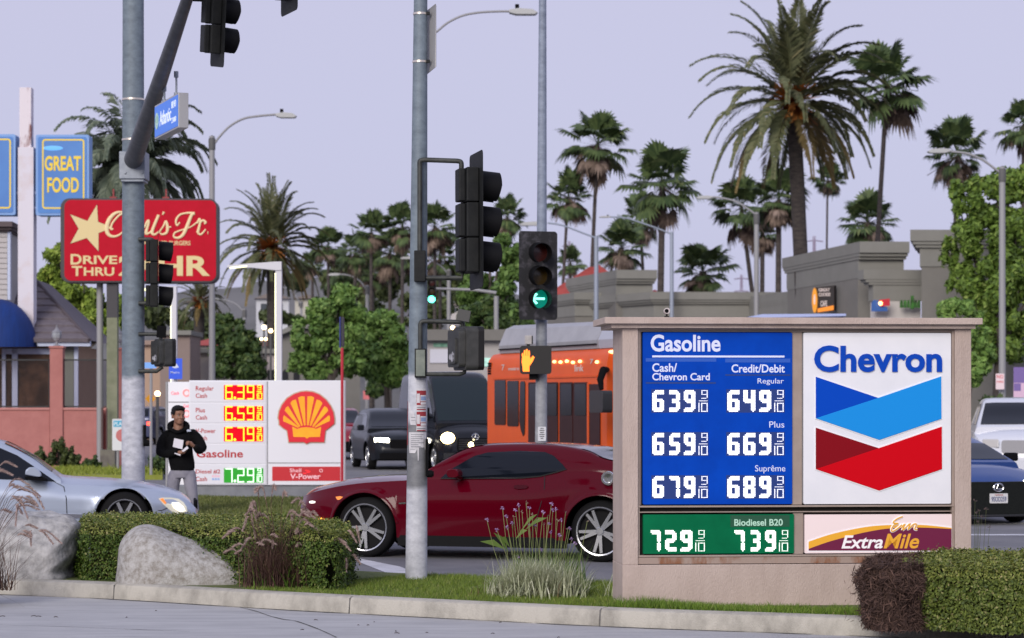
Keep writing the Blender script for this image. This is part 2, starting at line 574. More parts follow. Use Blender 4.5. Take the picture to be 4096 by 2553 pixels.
# ================================================================ price sign on the island
def chevron_sign():
    base = Gp(2490, 2427, 0.14)
    fr = Frame(base, R(4.5))
    root = thing('price_sign', 'pinkish stucco monument sign with blue and green fuel price panels beside a white emblem panel', 'price sign', base, fr.yaw)
    stucco = mat('stucco_pink', (.405,.318,.278), .92, col2=(.505,.41,.365), vscale=4, stretch=(1,1,.3), lo=.26, hi=.58, vdet=10, bump=.5, bscale=110)
    alu = mat('sign_frame_tan', (0.30,0.235,0.20), 0.5, col2=(0.36,0.29,0.25), vscale=4)
    dk = mat('sign_gap', (0.02,0.017,0.015), 0.9)
    rust = mat('rusty_rail', (0.33,0.25,0.21), 0.7, col2=(0.22,0.09,0.04), vscale=5, stretch=(1,1,.4), lo=.48, hi=.62)
    X = lambda px, o=0: fr.x(px, o)
    Z = lambda py, px=3200, o=0: fr.L(px, py, o)[1]
    T = 0.7
    b = MB(); b.box(X(2490), X(3905), 0, T, -0.14, Z(2257))
    b.build('plinth', stucco, root, bevel=.006)
    b = MB(); b.box(X(2490.5), X(2553), 0.006, T-.01, Z(2257), Z(1314)); b.build('column', stucco, root, bevel=.005)
    b = MB(); b.box(X(3821), X(3886), 0.006, T-.01, Z(2257), Z(1314)); b.build('column', stucco, root, bevel=.005)
    b = MB()
    b.box(X(2446,-.045), X(3903,-.045), -.045, T+.045, Z(1314,3200,-.045), Z(1296,3200,-.045))
    b.box(X(2420,-.10), X(3931,-.10), -.10, T+.10, Z(1296.5,3200,-.10), Z(1270.5,3200,-.10))
    b.build('cap', stucco, root, bevel=.004)
    # cabinet body behind the panels
    b = MB(); b.box(X(2553), X(3821), .10, T-.05, Z(2254), Z(1315)); b.build('cabinet', dk, root)
    b = MB()
    f0, f1 = .03, .10
    def hz(y0, y1, x0=2553, x1=3821, a=f0): b.box(X(x0), X(x1), a, f1, Z(y1), Z(y0))
    def vt(x0, x1, y0, y1, a=f0): b.box(X(x0), X(x1), a, f1, Z(y1), Z(y0))
    hz(1316, 1321); vt(2553.5, 2561, 1321, 2226); vt(3811, 3820.5, 1321, 2226)
    hz(1321, 1328, 2561, 3811, .05)
    vt(2561, 2568, 1328, 2020, .055); vt(3803.5, 3811, 1328, 2020, .055)
    hz(2022, 2029, 2553.5, 3820.5, .022); hz(2046, 2050, 2553.5, 3820.5, .026)
    hz(2219.5, 2227, 2553.5, 3820.5, .022)
    vt(3170, 3212.5, 1329, 2020, .05); vt(3177, 3217, 2052, 2218, .05)
    b.build('panel_frame', alu, root, bevel=.002)
    b = MB()
    b.box(X(2553.5), X(3820.5), .02, .10, Z(2254), Z(2228.5))
    b.build('bottom_rail', rust, root)
    # blue price panel
    bluem = mat('blue_panel', lin(0,58,160), 0.5, col2=lin(0,66,176), vscale=2.5, emit=0.12, spec=.08)
    whitel = mat('panel_lettering', lin(210,216,240), 0.5, emit=.12, spec=.1)
    tape = mat('tape_strip', lin(52,92,182), 0.3, emit=.08, spec=.2)
    taped = mat('tape_edge', lin(40,62,120), 0.3)
    P0 = .035
    def panel(name, px0, px1, py0, py1, m, r=.012):
        b = MB(); a = fr.L(px0, py1, P0); c = fr.L(px1, py0, P0)
        b.prism(rrect(a[0], c[0], a[1], c[1], r), P0, .098)
        return b.build(name, m, root, bevel=.004)
    def tx(s, px0, px1, py0, py1, m, par, bold=0.0, shear=0, off=P0, depth=.003, name='lettering'):
        a = fr.L(px0, py1, off); c = fr.L(px1, py0, off)
        return text(s, a[0], c[0], a[1], c[1], off, m, name, par, bold, shear, depth)
    blue = panel('blue_price_panel', 2571.5, 3169, 1331, 2018.5, bluem)
    tx('Gasoline', 2602.6, 2882, 1339, 1407, whitel, blue, .025)
    b = MB(); b.box(X(2609,P0), X(3137.6,P0), P0-.003, P0, Z(1430,2800,P0), Z(1422.5,2800,P0)); b.build('underline', whitel, blue)
    b = MB()
    for x0,x1,y0,y1 in ((2583,2865,1433.5,1447),(2901,3161,1434.5,1450)):
        b.box(X(x0,P0), X(x1,P0), P0-.0015, P0, Z(y1,2800,P0), Z(y0,2800,P0))
    for x0,x1,y0,y1 in ((2583,2863,1529.5,1535),(2901,3161,1498,1503)):
        b.box(X(x0,P0), X(x1,P0), P0-.0015, P0, Z(y1,2800,P0), Z(y0,2800,P0), 1)
    b.build('tape_strip', [tape, taped], blue)
    tx('Cash/', 2609, 2708, 1453.5, 1488, whitel, blue, .018)
    tx('Chevron Card', 2609, 2839, 1492.5, 1522, whitel, blue, .018)
    tx('Credit/Debit', 2926, 3139, 1458, 1491, whitel, blue, .018)
    tx('Regular', 3030, 3135, 1514, 1541, whitel, blue)
    tx('Plus', 3077, 3137, 1686, 1711, whitel, blue)
    tx('Supr\u00eame', 3020, 3141, 1861, 1894, whitel, blue)
    led = mat('white_led', (0.93,0.95,1.0), .5, emit=1.15)
    ledw = mat('warm_white_led', (0.96,1.0,0.95), .5, emit=1.15)
    G5 = {   # 8 x 15 dot glyphs
     '6': ("..######",".#######","########","###.....","###.....","###.....","#######.","########","###..###","###..###","###..###","###..###","########","########",".######."),
     '3': ("######..","#######.","########",".....###",".....###",".....###","..######","..#####.","..######",".....###",".....###",".....###","########","#######.","######.."),
     '9': (".######.","########","########","###..###","###..###","###..###","########",".#######","..######",".....###",".....###",".....###",".#######","#######.","######.."),
     '4': ("###..###","###..###","###..###","###..###","###..###","###..###","########","########",".#######",".....###",".....###",".....###",".....###",".....###","......#."),
     '5': ("..######",".#######","########","###.....","###.....","###.....","#######.","########",".#######",".....###",".....###",".....###","########","#######.","######.."),
     '7': ("#######.","########",".#######",".....###",".....###",".....###",".....###",".....###","......#.",".....###",".....###",".....###",".....###",".....###","......#."),
     '8': (".######.","########","########","###..###","###..###","###..###","########",".######.","########","###..###","###..###","###..###","########","########",".######."),
     '2': ("######..","#######.","########",".....###",".....###",".....###",".#######","#######.","######..","###.....","###.....","###.....","########",".#######","..######")}
    S9 = ("#####","#...#","#...#","#...#","#####","....#","....#","....#","####.")
    S10 = ("#.#####","#.#...#","#.#...#","#.#...#","#.#...#","#.#...#","#.#...#","#.#####")
    def dots(b, rows, px0, px1, py0, py1, k=.93):
        a = fr.L(px0, py1, P0); c = fr.L(px1, py0, P0)
        nx, ny = len(rows[0]), len(rows)
        sx, sz = (c[0]-a[0])/nx, (c[1]-a[1])/ny
        for j, row in enumerate(rows):
            for i, ch in enumerate(row):
                if ch == '#':
                    x, z = a[0]+(i+.5)*sx, c[1]-(j+.5)*sz
                    b.box(x-sx*k/2, x+sx*k/2, P0-.004, P0-.0005, z-sz*k/2, z+sz*k/2)
    def price(s, cols, py0, py1, small, par, m):
        for ch, (x0, x1) in zip(s, cols):
            b = MB(); dots(b, G5[ch], x0, x1, py0, py1, .80); b.build('price_digit', m, par)
        b = MB()
        (a0, a1), (b0, b1), yb = small
        h = py1 - py0
        dots(b, S9, a0, a1, py0, py0+h*.40, .62)
        dots(b, ("########",), b0+2, b1-1, py0+h*.475, py0+h*.515, .62)
        dots(b, S10, b0, b1, py0+h*.58, py1, .62)
        b.build('price_fraction', m, par)
    LC = ((2609,2656),(2677,2720),(2735,2781.6)); RC = ((2909,2958),(2973,3021.6),(3036.5,3085))
    dkb = mat('led_module', lin(10,44,110), .6, emit=.2)
    b = MB()
    for (y0,y1) in ((1560.6,1648),(1732,1821),(1904.4,1992.6)):
        for x0, x1 in ((2605,2834),(2905,3139)):
            b.box(X(x0,P0), X(x1,P0), P0-.0004, P0+.001, Z(y1+3,2800,P0), Z(y0-3,2800,P0))
    b.build('led_module', dkb, blue)
    for (y0,y1), l, r in (((1560.6,1648),'639','649'),((1732,1821),'659','669'),((1904.4,1992.6),'679','689')):
        price(l, LC, y0, y1, ((2805,2831),(2793,2831),0), blue, led)
        price(r, RC, y0, y1, ((3108,3135),(3096,3135),0), blue, led)
    greenm = mat('green_panel', lin(0,92,58), 0.5, col2=lin(2,104,66), vscale=3, emit=.14, spec=.08)
    green = panel('green_price_panel', 2573, 3176, 2057, 2216, greenm, .006)
    tx('Biodiesel B20', 2937, 3131, 2076, 2104, mat('green_lettering', lin(168,206,186), .5, emit=.2), green, .02)
    gl = mat('led_module_green', lin(8,72,48), .6, emit=.2)
    b = MB()
    b.box(X(2922,P0), X(3158,P0), P0-.0008, P0, Z(2109,2800,P0), Z(2062,2800,P0)); b.build('label_backing', gl, green)
    price('729', ((2602.5,2643),(2660,2706),(2721,2770)), 2120.5, 2206.5, ((2793,2819),(2780,2820),0), green, ledw)
    price('739', ((2937,2979),(3002.6,3042),(3060,3104)), 2120.5, 2206.5, ((3127,3153),(3115,3153),0), green, ledw)
    # white emblem panel
    wpm = mat('white_panel', lin(222,222,228), .4, col2=lin(214,215,222), vscale=2, emit=.10)
    wp = panel('white_emblem_panel', 3214, 3804, 1332.5, 2017, wpm, .012)
    tx('Chevron', 3256, 3767, 1383, 1489, mat('blue_lettering', lin(8,66,172), .35, emit=.08, spec=.15), wp, .027, depth=.016)
    q = lambda pts: fr.poly([(3072+x*.4233, 1280+y*.4233) for x, y in pts], P0)
    wl = mat('emblem_outline', lin(235,235,240), .4)
    for nm, pts, c, dpt in (('dark_blue_band', ((450,537),(1040,737),(450,930)), lin(0,68,182), .010),
                       ('light_blue_band', ((450,930),(1040,737),(1635,533),(1637,935),(1050,1135)), lin(26,138,218), .012),
                       ('dark_red_band', ((450,1018),(1045,1212),(450,1410)), lin(128,10,24), .010),
                       ('red_band', ((450,1410),(1045,1212),(1640,1008),(1642,1410),(1048,1613)), lin(198,0,20), .012)):
        b = MB(); b.prism(q(pts), P0-dpt, P0)
        b.build(nm, mat(nm, c, .4, emit=.06, spec=.12), wp, bevel=.002)
    b = MB()
    b.prism(q(((443,527),(1042,727),(1642,523),(1645,940),(1050,1146),(443,936))), P0-.006, P0)
    b.prism(q(((443,1008),(1042,1203),(1647,998),(1650,1416),(1048,1625),(443,1416))), P0-.006, P0)
    b.build('emblem_outline', wl, wp)
    # store panel
    em = panel('store_panel', 3219, 3812, 2057, 2214, mat('store_panel_white', lin(232,214,214), .4, emit=.12), .008)
    e = lambda pts: fr.poly([(3072+x*.4233, 1913+y*.4233) for x, y in pts], P0)
    def layer(nm, top, bottom, off, c):
        t = [tuple(p) for p in smooth_path(top, 6)]
        b = MB(); b.prism(e(t + list(reversed(bottom))), P0-off, P0)
        b.build(nm, mat('store_'+nm, c, .45, emit=.10), em)
    layer('white_border', [(372,588),(560,525),(720,485),(900,450),(1060,432),(1300,424),(1500,428),(1742,455)], [(372,697),(1742,697)], .0015, lin(238,232,236))
    layer('yellow_band', [(383,600),(560,540),(720,500),(900,465),(1060,447),(1300,440),(1500,445),(1733,470)], [(383,683),(1733,683)], .003, lin(228,166,44))
    layer('maroon_field', [(383,668),(560,605),(720,560),(900,515),(1100,480),(1300,468),(1500,468),(1733,480)], [(383,684),(1733,684)], .0045, lin(104,12,58))
    ex = lambda x: 3072+x*.4233
    ey = lambda y: 1913+y*.4233
    gold = mat('store_gold', lin(226,164,46), .45, emit=.1)
    wh = mat('store_letter_white', lin(240,236,238), .45, emit=.1)
    tx('Extra', ex(693), ex(1085), ey(540), ey(666), wh, em, .02, .28, P0-.004, .003)
    tx('Mile', ex(1092), ex(1428), ey(524), ey(666), gold, em, .02, .28, P0-.004, .003)
    strokes = [[(1270,362),(1215,385),(1180,420),(1228,428),(1190,440),(1166,478),(1172,502),(1215,480),(1262,440)],
               [(1255,470),(1290,432),(1268,490),(1300,465),(1340,428),(1322,484),(1365,440),(1398,434),(1385,480),(1410,484)]]
    for nm, rad, m, off in (('script_outline', 13, wh, .006), ('script_letters', 6.5, gold, .011)):
        b = MB()
        for st in strokes:
            pp = smooth_path(st, 5)
            L = e([tuple(p) for p in pp])
            b.tube([(x, P0-off, z) for x, z in L], rad*.4233/F*21, 8, flat=.25)
        b.build(nm, m, em, smooth=60)
    return fr
SIGN = chevron_sign()
# little camera on the sign cap
def cap_camera():
    p = Wp(2667, 1270.5, 21.4); fr = Frame(p, 0)
    t = thing('security_camera', 'small pale camera sitting on top of the stucco price sign', 'camera', p)
    b = MB(); b.box(-.02,.02,-.03,.03,.0,.012); b.tube([(0,0,.01),(0,0,.035)], .008, 8); b.build('mount', darkmetal, t)
    b = MB(); b.lathe([(0.001,-.05),(.026,-.05),(.026,.05),(.001,.05)], (0.0,0,.055), 14, 'y'); b.build('housing', mat('cam_white', (.55,.5,.5), .5), t, smooth=40)
    b = MB(); b.lathe([(.001,-.056),(.017,-.056),(.017,-.049)], (-.004,0,.055), 12, 'y'); b.build('lens', blackmat, t)
cap_camera()
# ================================================================ signals, poles, street lights
lens_red = mat('lens_red_off', (0.05,0.008,0.006), .25)
lens_amb = mat('lens_amber_off', (0.05,0.03,0.006), .25)
lens_grn = mat('lens_green_off', (0.004,0.04,0.03), .25)
grn_on = mat('green_signal_lit', (0.10,1.0,0.62), .4, emit=6.0)
grn_dim = mat('green_lens_glow', (0.0,0.24,0.17), .3, emit=.55)
worn = mat('worn_backplate', (0.012,0.012,0.014), .7, col2=(0.09,0.085,0.10), vscale=7, lo=.5, hi=.72, bump=.05)

def signal(label, loc, yaw, backmat=None, lit=None, tilt=0.0, pitch=.34, group='traffic lights', far=False):
    """three lens traffic light; lenses face local -y"""
    t = thing('traffic_light', label, 'traffic light', loc, yaw, group)
    if tilt: t.rotation_euler = (0, tilt, yaw)
    b = MB()
    for k in (-1, 0, 1):
        z = k*pitch
        b.prism([(-.155,z-pitch/2+.004),(.155,z-pitch/2+.004),(.155,z+pitch/2-.004),(-.155,z+pitch/2-.004)], -.02, .10)
        b.prism([(-.10,z-pitch/2+.012),(.10,z-pitch/2+.012),(.10,z+pitch/2-.012),(-.10,z+pitch/2-.012)], .10, .165)
    b.build('housing', darkmetal, t, bevel=.012)
    if backmat is not False:
        b = MB(); b.prism(rrect(-.30,.30,-.66,.66,.05), -.028, -.0225)
        b.build('backplate', backmat or darkmetal, t)
    for k, lm in ((1,lens_red),(0,lens_amb),(-1,lens_grn)):
        z = k*pitch
        b = MB()
        # visor: open-bottomed tube, sloping down a little
        n = 22; arc = .86
        vs, fs = [], []
        for (r, y, dz) in ((.152,-.03,0),(.150,-.25,-.02),(.144,-.25,-.02),(.146,-.03,0)):
            for i in range(n+1):
                a = R(-90) + math.pi*2*((1-arc)/2 + arc*i/n)
                # shorter towards the open underside
                yy = y if y > -.1 else y*(0.84+.16*min(1, (1-abs(2*i/n-1))*2.2))
                vs.append((r*math.cos(a), yy, z + r*math.sin(a) + dz))
        for j in range(3):
            for i in range(n): fs.append((j*(n+1)+i, j*(n+1)+i+1, (j+1)*(n+1)+i+1, (j+1)*(n+1)+i))
        b.add(vs, fs)
        b.build('visor', visormat, t, smooth=40)
        b = MB()
        if lit == 'arrow' and k == -1:
            b.lathe([(.001,-.040),(.08,-.038),(.142,-.030)], (0,0,z), 24, 'y')
            ln = b.build('lens', grn_dim, t, smooth=50)
            b = MB()
            b.box(-.085,.095,-.046,-.042,z-.016,z+.016)
            b.prism([(-.118,z),(-.04,z-.085),(-.012,z-.066),(-.075,z+.0)], -.0465, -.0425)
            b.prism([(-.118,z),(-.075,z),(-.012,z+.066),(-.04,z+.085)], -.0465, -.0425)
            b.build('arrow', mat('green_arrow_lit', (.25,1.0,.75), .4, emit=2.4), ln)
        else:
            if lit == 'ball' and k == -1: lm = grn_on
            b.lathe([(.001,-.045),(.08,-.040),(.142,-.030)], (0,0,z), 24, 'y')
            b.build('lens', lm, t, smooth=50)
    return t

def ped(label, loc, yaw, lit=False, top='plate'):
    t = thing('pedestrian_signal', label, 'pedestrian signal', loc, yaw, 'pedestrian signals')
    b = MB()
    b.prism(rrect(-.235,.235,-.21,.21,.05), -.10, .02)
    b.prism(rrect(-.205,.205,-.18,.18,.04), .02, .085)
    b.prism(rrect(-.13,.13,-.15,.10,.03), .085, .105)
    b.build('housing', mat('ped_housing', (.028,.029,.028), .55, col2=(.05,.05,.048), vscale=9), t, bevel=.012)
    b = MB()
    b.prism(rrect(-.235,.235,-.21,.21,.045), -.16, -.1005)
    o = b.build('face', mat('ped_face', (.004,.003,.003), .5), t, bevel=.01)
    if not lit:
        b = MB()
        for pts in (((-.10,-.12),(-.02,-.13),(.04,-.10),(.02,-.055),(-.05,-.03),(-.10,-.05)),((.05,-.11),(.08,-.09),(.075,-.05),(.045,-.06))):
            b.prism(list(pts), .1055, .107)
        b.build('torn_sticker', mat('torn_sticker', (.5,.5,.55), .6, col2=(.05,.05,.05), vscale=18, lo=.5, hi=.56), t)
    else:
        hand = mat('hand_lit', (1.0,.17,.014), .4, emit=2.8)
        b = MB()
        sx, cx0 = 1/267, 2142.5
        q = lambda pts: [((x-2142.5)/267, (1440.5-y)/267) for x, y in pts]
        palm = q([(2089,1425),(2118,1425),(2122,1436),(2131,1424),(2138,1430),(2129,1449),(2117,1466),(2117,1487),(2092,1487),(2090,1468),(2087,1450)])
        b.prism(palm, -.163, -.1601)
        for x0, y0 in ((2087.5,1414),(2095.5,1402),(2104,1398),(2112.5,1404)):
            b.prism(rrect(*[v for v in ((x0-2142.5)/267, (x0+6.6-2142.5)/267)], (1440.5-1428)/267, (1440.5-y0)/267, .010, 3), -.1631, -.1602)
        b.build('raised_hand', hand, t)
    return t

def banded(name, base, bands, zmax, wob=.10):
    """pole material whose paint coats change with height (z in metres above the pole foot)"""
    m = mat(name, base, .6)
    t = m.node_tree; bs = t.nodes['Principled BSDF']
    co = t.nodes.new('ShaderNodeTexCoord'); sp = t.nodes.new('ShaderNodeSeparateXYZ')
    n = t.nodes.new('ShaderNodeTexNoise'); n.inputs['Scale'].default_value = 5; n.inputs['Detail'].default_value = 5
    t.links.new(co.outputs['Object'], sp.inputs[0]); t.links.new(co.outputs['Object'], n.inputs['Vector'])
    ma = t.nodes.new('ShaderNodeMath'); ma.operation = 'MULTIPLY_ADD'; ma.inputs[1].default_value = wob*2; 
    t.links.new(n.outputs['Fac'], ma.inputs[0]); t.links.new(sp.outputs['Z'], ma.inputs[2])
    dv = t.nodes.new('ShaderNodeMath'); dv.operation = 'DIVIDE'; dv.inputs[1].default_value = zmax
    t.links.new(ma.outputs[0], dv.inputs[0])
    r = t.nodes.new('ShaderNodeValToRGB'); r.color_ramp.interpolation = 'LINEAR'
    els = r.color_ramp.elements
    els[0].position = 0; els[0].color = (*bands[0][1], 1)
    els[1].position = 1; els[1].color = (*bands[-1][1], 1)
    for (z0, c0), (z1, c1) in zip(bands, bands[1:]):
        a = els.new((z1+wob-.012)/zmax); a.color = (*c0, 1)
        a = els.new((z1+wob+.012)/zmax); a.color = (*c1, 1)
    t.links.new(dv.outputs[0], r.inputs[0])
    # blotches over everything
    n2 = t.nodes.new('ShaderNodeTexNoise'); n2.inputs['Scale'].default_value = 7; n2.inputs['Detail'].default_value = 9; n2.inputs['Roughness'].default_value = .7
    mp = t.nodes.new('ShaderNodeMapping'); mp.inputs['Scale'].default_value = (1,1,1.6)
    t.links.new(co.outputs['Object'], mp.inputs[0]); t.links.new(mp.outputs[0], n2.inputs['Vector'])
    r2 = t.nodes.new('ShaderNodeValToRGB')
    r2.color_ramp.elements[0].position = .30; r2.color_ramp.elements[0].color = (.62,.63,.66,1)
    r2.color_ramp.elements[1].position = .70; r2.color_ramp.elements[1].color = (1.15,1.15,1.15,1)
    t.links.new(n2.outputs['Fac'], r2.inputs[0])
    mx = t.nodes.new('ShaderNodeMix'); mx.data_type = 'RGBA'; mx.blend_type = 'MULTIPLY'; mx.inputs[0].default_value = 1
    t.links.new(r.outputs[0], mx.inputs[6]); t.links.new(r2.outputs[0], mx.inputs[7])
    t.links.new(mx.outputs[2], bs.inputs['Base Color'])
    return m

# ---------------- middle pole on the island (near)
D2 = 24.3
g2 = Wp(1665, 0, D2); g2.z = 0.13
p2 = Frame(g2, 0)
z2 = lambda py: p2.L(1665, py)[1]
x2 = lambda px: p2.x(px)
PW, PG = (.56,.57,.62), (.20,.205,.22)
GA = (.170,.212,.25)
polem2 = banded('painted_pole', GA, [(0,PW),(z2(1950),PG),(z2(1690),PW),(z2(1500),GA)], 7.0, .05)
t2 = thing('signal_pole', 'tall grey pole on the planter with whitewashed patches and torn red and white flyers', 'signal pole', g2, 0, 'signal poles')
b = MB(); zt = 7.4
def r2(z): return .107 - (.107-.066)*(z/(1.86+1610*D2/F-.13))
lean = lambda z: (x2(1682.5)-x2(1665))*(z/(z2(0)))
b.tube([(lean(z),0,z) for z in np.linspace(-.05,zt,12)], [r2(z) for z in np.linspace(-.05,zt,12)], 28)
b.build('pole', polem2, t2, smooth=40)
def cylpatch(b, x0, x1, y0, y1, off, m=0, n=6, quad=None):
    vs, fs = [], []
    for j, py in enumerate((y0, y1)):
        z = z2(py); r = r2(z)+off; c = lean(z)
        for i in range(n+1):
            f = i/n
            X = (x0+(x1-x0)*f) if quad is None else (quad[2*j]+(quad[2*j+1]-quad[2*j])*f)
            s = max(-.999, min(.999, (x2(X)-c)/r))
            vs.append((c+r*s, -r*math.sqrt(1-s*s), z))
    for i in range(n): fs.append((i, n+1+i, n+2+i, i+1))
    b.add(vs, fs, m)
pw = mat('flyer_white', (.66,.65,.68), .8, col2=(.52,.51,.54), vscale=12)
pr = mat('flyer_red', (.30,.03,.04), .8); pb = mat('flyer_blue', (.22,.30,.50), .8); pt = mat('flyer_print', (.25,.25,.28), .8)
def flyer(items, nm='flyer'):
    b = MB()
    for i, it in enumerate(items): cylpatch(b, *it[:4], .0025+.0009*i, it[4], quad=it[5] if len(it) > 5 else None)
    b.build(nm, [pw, pr, pb, pt], t2)
for dy in (0, 84):
    flyer([(1667,1706.5,1555+dy,1641+dy,0),(1668,1705,1563+dy,1621+dy,1),(1669,1681,1575+dy,1612+dy,0),(1683,1705,1581+dy,1606+dy,0),(1685,1704,1586+dy,1602+dy,2),(1684,1705,1609+dy,1619+dy,0),
           (1669,1704,1628+dy,1631+dy,3),(1669,1704,1636+dy,1640+dy,1)])
flyer([(1637,1665,1608,1655,0,(1634,1638,1637,1659))])
flyer([(1636,1665,1655,1700,0,(1638,1658,1643,1666)),(1645,1662,1668,1671,3),(1646,1663,1680,1682,3)])
flyer([(1637,1706,1729,1790,0)] + [(1645,1645+w_,1737+8*k,1739.5+8*k,3) for k, w_ in enumerate((50,44,48,34,52,30,40))])
flyer([(1637,1672,1790,1812,0,(1637,1674,1639,1662)),(1642,1662,1796,1798,3)])
flyer([(1671,1677,1785,1842,0,(1670,1678,1673,1676))]); flyer([(1697,1706,1770,1798,0,(1697,1707,1700,1704))])
flyer([(1627,1632,1605,1780,1)])
# signal control box, brackets
b = MB()
b.box(x2(1659), x2(1705), -.17, -.05, z2(1130), z2(1006)); b.build('junction_box', darkmetal, t2, bevel=.008)
b = MB()
b.box(x2(1661), x2(1707), -.16, -.05, z2(1512), z2(1396)); o = b.build('signal_cabinet', darkmetal, t2, bevel=.006)
b = MB(); b.box(x2(1666), x2(1702), -.166, -.16, z2(1505), z2(1401)); b.build('cabinet_door', mat('cabinet_green_grey', (.12,.145,.125), .6, col2=(.20,.225,.19), vscale=9), o)
b = MB()
yb = -.12
def bend(pts, r): b.tube([p for p in smooth_path(pts, 5)], r, 12)
bend([(x2(1681),yb,z2(1008)),(x2(1681),yb,z2(700)),(x2(1681),yb,z2(655)),(x2(1690),yb,z2(646)),(x2(1712),yb,z2(645)),(x2(1800),yb,z2(648)),(x2(1835),yb,z2(650)),(x2(1846),yb,z2(658)),(x2(1846),yb,z2(690))], .024)
b.tube([(x2(1704),yb,z2(1115)),(x2(1850),yb,z2(1115)),(x2(1850),yb,z2(1090))], .023, 12)
bend([(x2(1683),yb,z2(1400)),(x2(1683),yb,z2(1320)),(x2(1683),yb,z2(1300)),(x2(1690),yb,z2(1289)),(x2(1712),yb,z2(1287)),(x2(1790),yb,z2(1289)),(x2(1845),yb,z2(1291)),(x2(1852),yb,z2(1300)),(x2(1852),yb,z2(1325))], .022)
b.tube([(x2(1703),yb,z2(1498)),(x2(1840),yb,z2(1498)),(x2(1858),yb,z2(1492)),(x2(1862),yb,z2(1470))], .020, 12)
b.build('bracket', mat('bracket_black', (.02,.022,.02), .55, col2=(.05,.055,.05), vscale=9), t2, smooth=40)
# push button
b = MB(); b.box(x2(1704), x2(1713), -.10, .02, z2(1905), z2(1755)); b.tube([(x2(1708),-.06,z2(1895)),(x2(1730),-.06,z2(1895))], .035, 14); b.tube([(x2(1730),-.06,z2(1895)),(x2(1736),-.06,z2(1895))], .026, 14)
b.build('push_button', blackmat, t2, smooth=40)
# sign plate near the top, seen from behind
b = MB(); fr_ = Frame(g2, 0)
pl = [(x2(1698),.14,z2(296)),(x2(1698),.14,z2(40)),(x2(1743),-.10,z2(22)),(x2(1745),-.10,z2(30)),(x2(1745),-.10,z2(272)),(x2(1741),-.10,z2(276))]
b.add(pl + [(p[0]+.004, p[1]+.003, p[2]) for p in pl], [tuple(range(6)), tuple(range(11,5,-1))] + [(i,(i+1)%6,(i+1)%6+6,i+6) for i in range(6)])
b.build('sign_plate', mat('sign_back', (.36,.36,.37), .5, .2), t2)
for py in (56, 248):
    b = MB(); z = z2(py); b.lathe([(r2(z)+.003,z-.010),(r2(z)+.006,z-.010),(r2(z)+.006,z+.010),(r2(z)+.003,z+.010)], (lean(z),0,0), 24)
    b.build('strap', strapmat, t2, smooth=40)
    b = MB(); b.box(x2(1708), x2(1720), -.05, -.01, z-.015, z+.015); b.build('clamp', darkmetal, t2)

signal('black traffic light seen from the side on the middle pole, its visors pointing right', (x2(1896)+g2.x, D2-.12, z2(887)+g2.z), R(103), tilt=R(.8))
ped('dark pedestrian signal with a torn pale sticker, hung on the middle flyer-covered pole', (x2(1848)+g2.x, D2-.12, z2(1396)+g2.z), R(107))
# little plate over the pedestrian signal
q0 = Wp(1852,1262,D2-.25)
t_ = thing('mounting_plate', 'small tilted grey plate above the pedestrian signal of the middle pole', 'plate', q0, 0)
b = MB(); b.prism([(-.066,-.045),(-.044,.064),(.078,.042),(.058,-.068)], -.01, .03); b.build('plate', mat('plate_grey', (.06,.06,.058), .6), t_, bevel=.004)

def split(o):
    """give every loose piece of a mesh an object of its own"""
    me = o.data; par = list(range(len(me.vertices)))
    def find(i):
        while par[i] != i: par[i] = par[par[i]]; i = par[i]
        return i
    for p in me.polygons:
        v = list(p.vertices)
        for k in v[1:]: par[find(k)] = find(v[0])
    groups = {}
    for p in me.polygons: groups.setdefault(find(p.vertices[0]), []).append(list(p.vertices))
    for fs in groups.values():
        ids = sorted({i for f in fs for i in f}); mp = {i: k for k, i in enumerate(ids)}
        b = MB(); b.add([tuple(me.vertices[i].co) for i in ids], [tuple(mp[i] for i in f) for f in fs])
        q = b.build(o.name.split('.')[0], me.materials[0], o.parent, smooth=40); q.location = o.location
    bpy.data.objects.remove(o)
for o in [c for c in t2.children if c.name.startswith('bracket')]: split(o)
# ---------------- left pole with the mast arm
D1 = 38.0
g1 = Gp(533, HY+H*F/D1); p1 = Frame(g1, 0)
z1 = lambda py: p1.L(533, py)[1]
x1 = lambda px: p1.x(px)
polem1 = banded('painted_mast_pole', GA, [(0,(.45,.46,.52)),(z1(1860),(.56,.57,.62)),(z1(1512),GA)], 9.0, .05)
t1 = thing('signal_pole', 'thick grey mast arm pole at the far corner, its foot whitewashed', 'signal pole', g1, 0, 'signal poles')
b = MB(); zs = np.linspace(0, 8.6, 10)
b.tube([(0,0,z) for z in zs], [.178-.0022*z*1.0 for z in zs], 28); b.build('pole', polem1, t1, smooth=40)
b = MB()
arm = lambda d: Vector((-5.77+.224*(38-d)-g1.x, d-38.0, 5.50+.12*(38-d)))
ds = np.linspace(37.75, 26.0, 14)
b.tube([arm(d) for d in ds], [.145-.0083*(38-d)*1.05 for d in ds], 20); b.build('mast_arm', armmat, t1, smooth=40)
b = MB(); b.box(x1(487), x1(590), -.26, .20, z1(722), z1(612)); b.box(x1(493), x1(585), -.24, .18, z1(733), z1(722.5))
b.build('arm_clamp', galv, t1, bevel=.01)
b = MB()
for px, py in ((510,697),(577,697)): b.lathe([(.001,-.28),(.022,-.28),(.022,-.26),(.001,-.26)], (x1(px),0,z1(py)), 10, 'y')
b.build('bolt', galv, t1)
for py in (399, 560):
    b = MB(); z = z1(py); b.lathe([(.168,z-.014),(.172,z-.014),(.172,z+.014),(.168,z+.014)], (0,0,0), 28); b.build('strap', strapmat, t1, smooth=40)
b = MB(); yb = -.14
bend([(x1(560),yb,z1(960)),(x1(600),yb,z1(960)),(x1(612),yb,z1(962)),(x1(619),yb,z1(970)),(x1(619),yb,z1(1000))], .032)
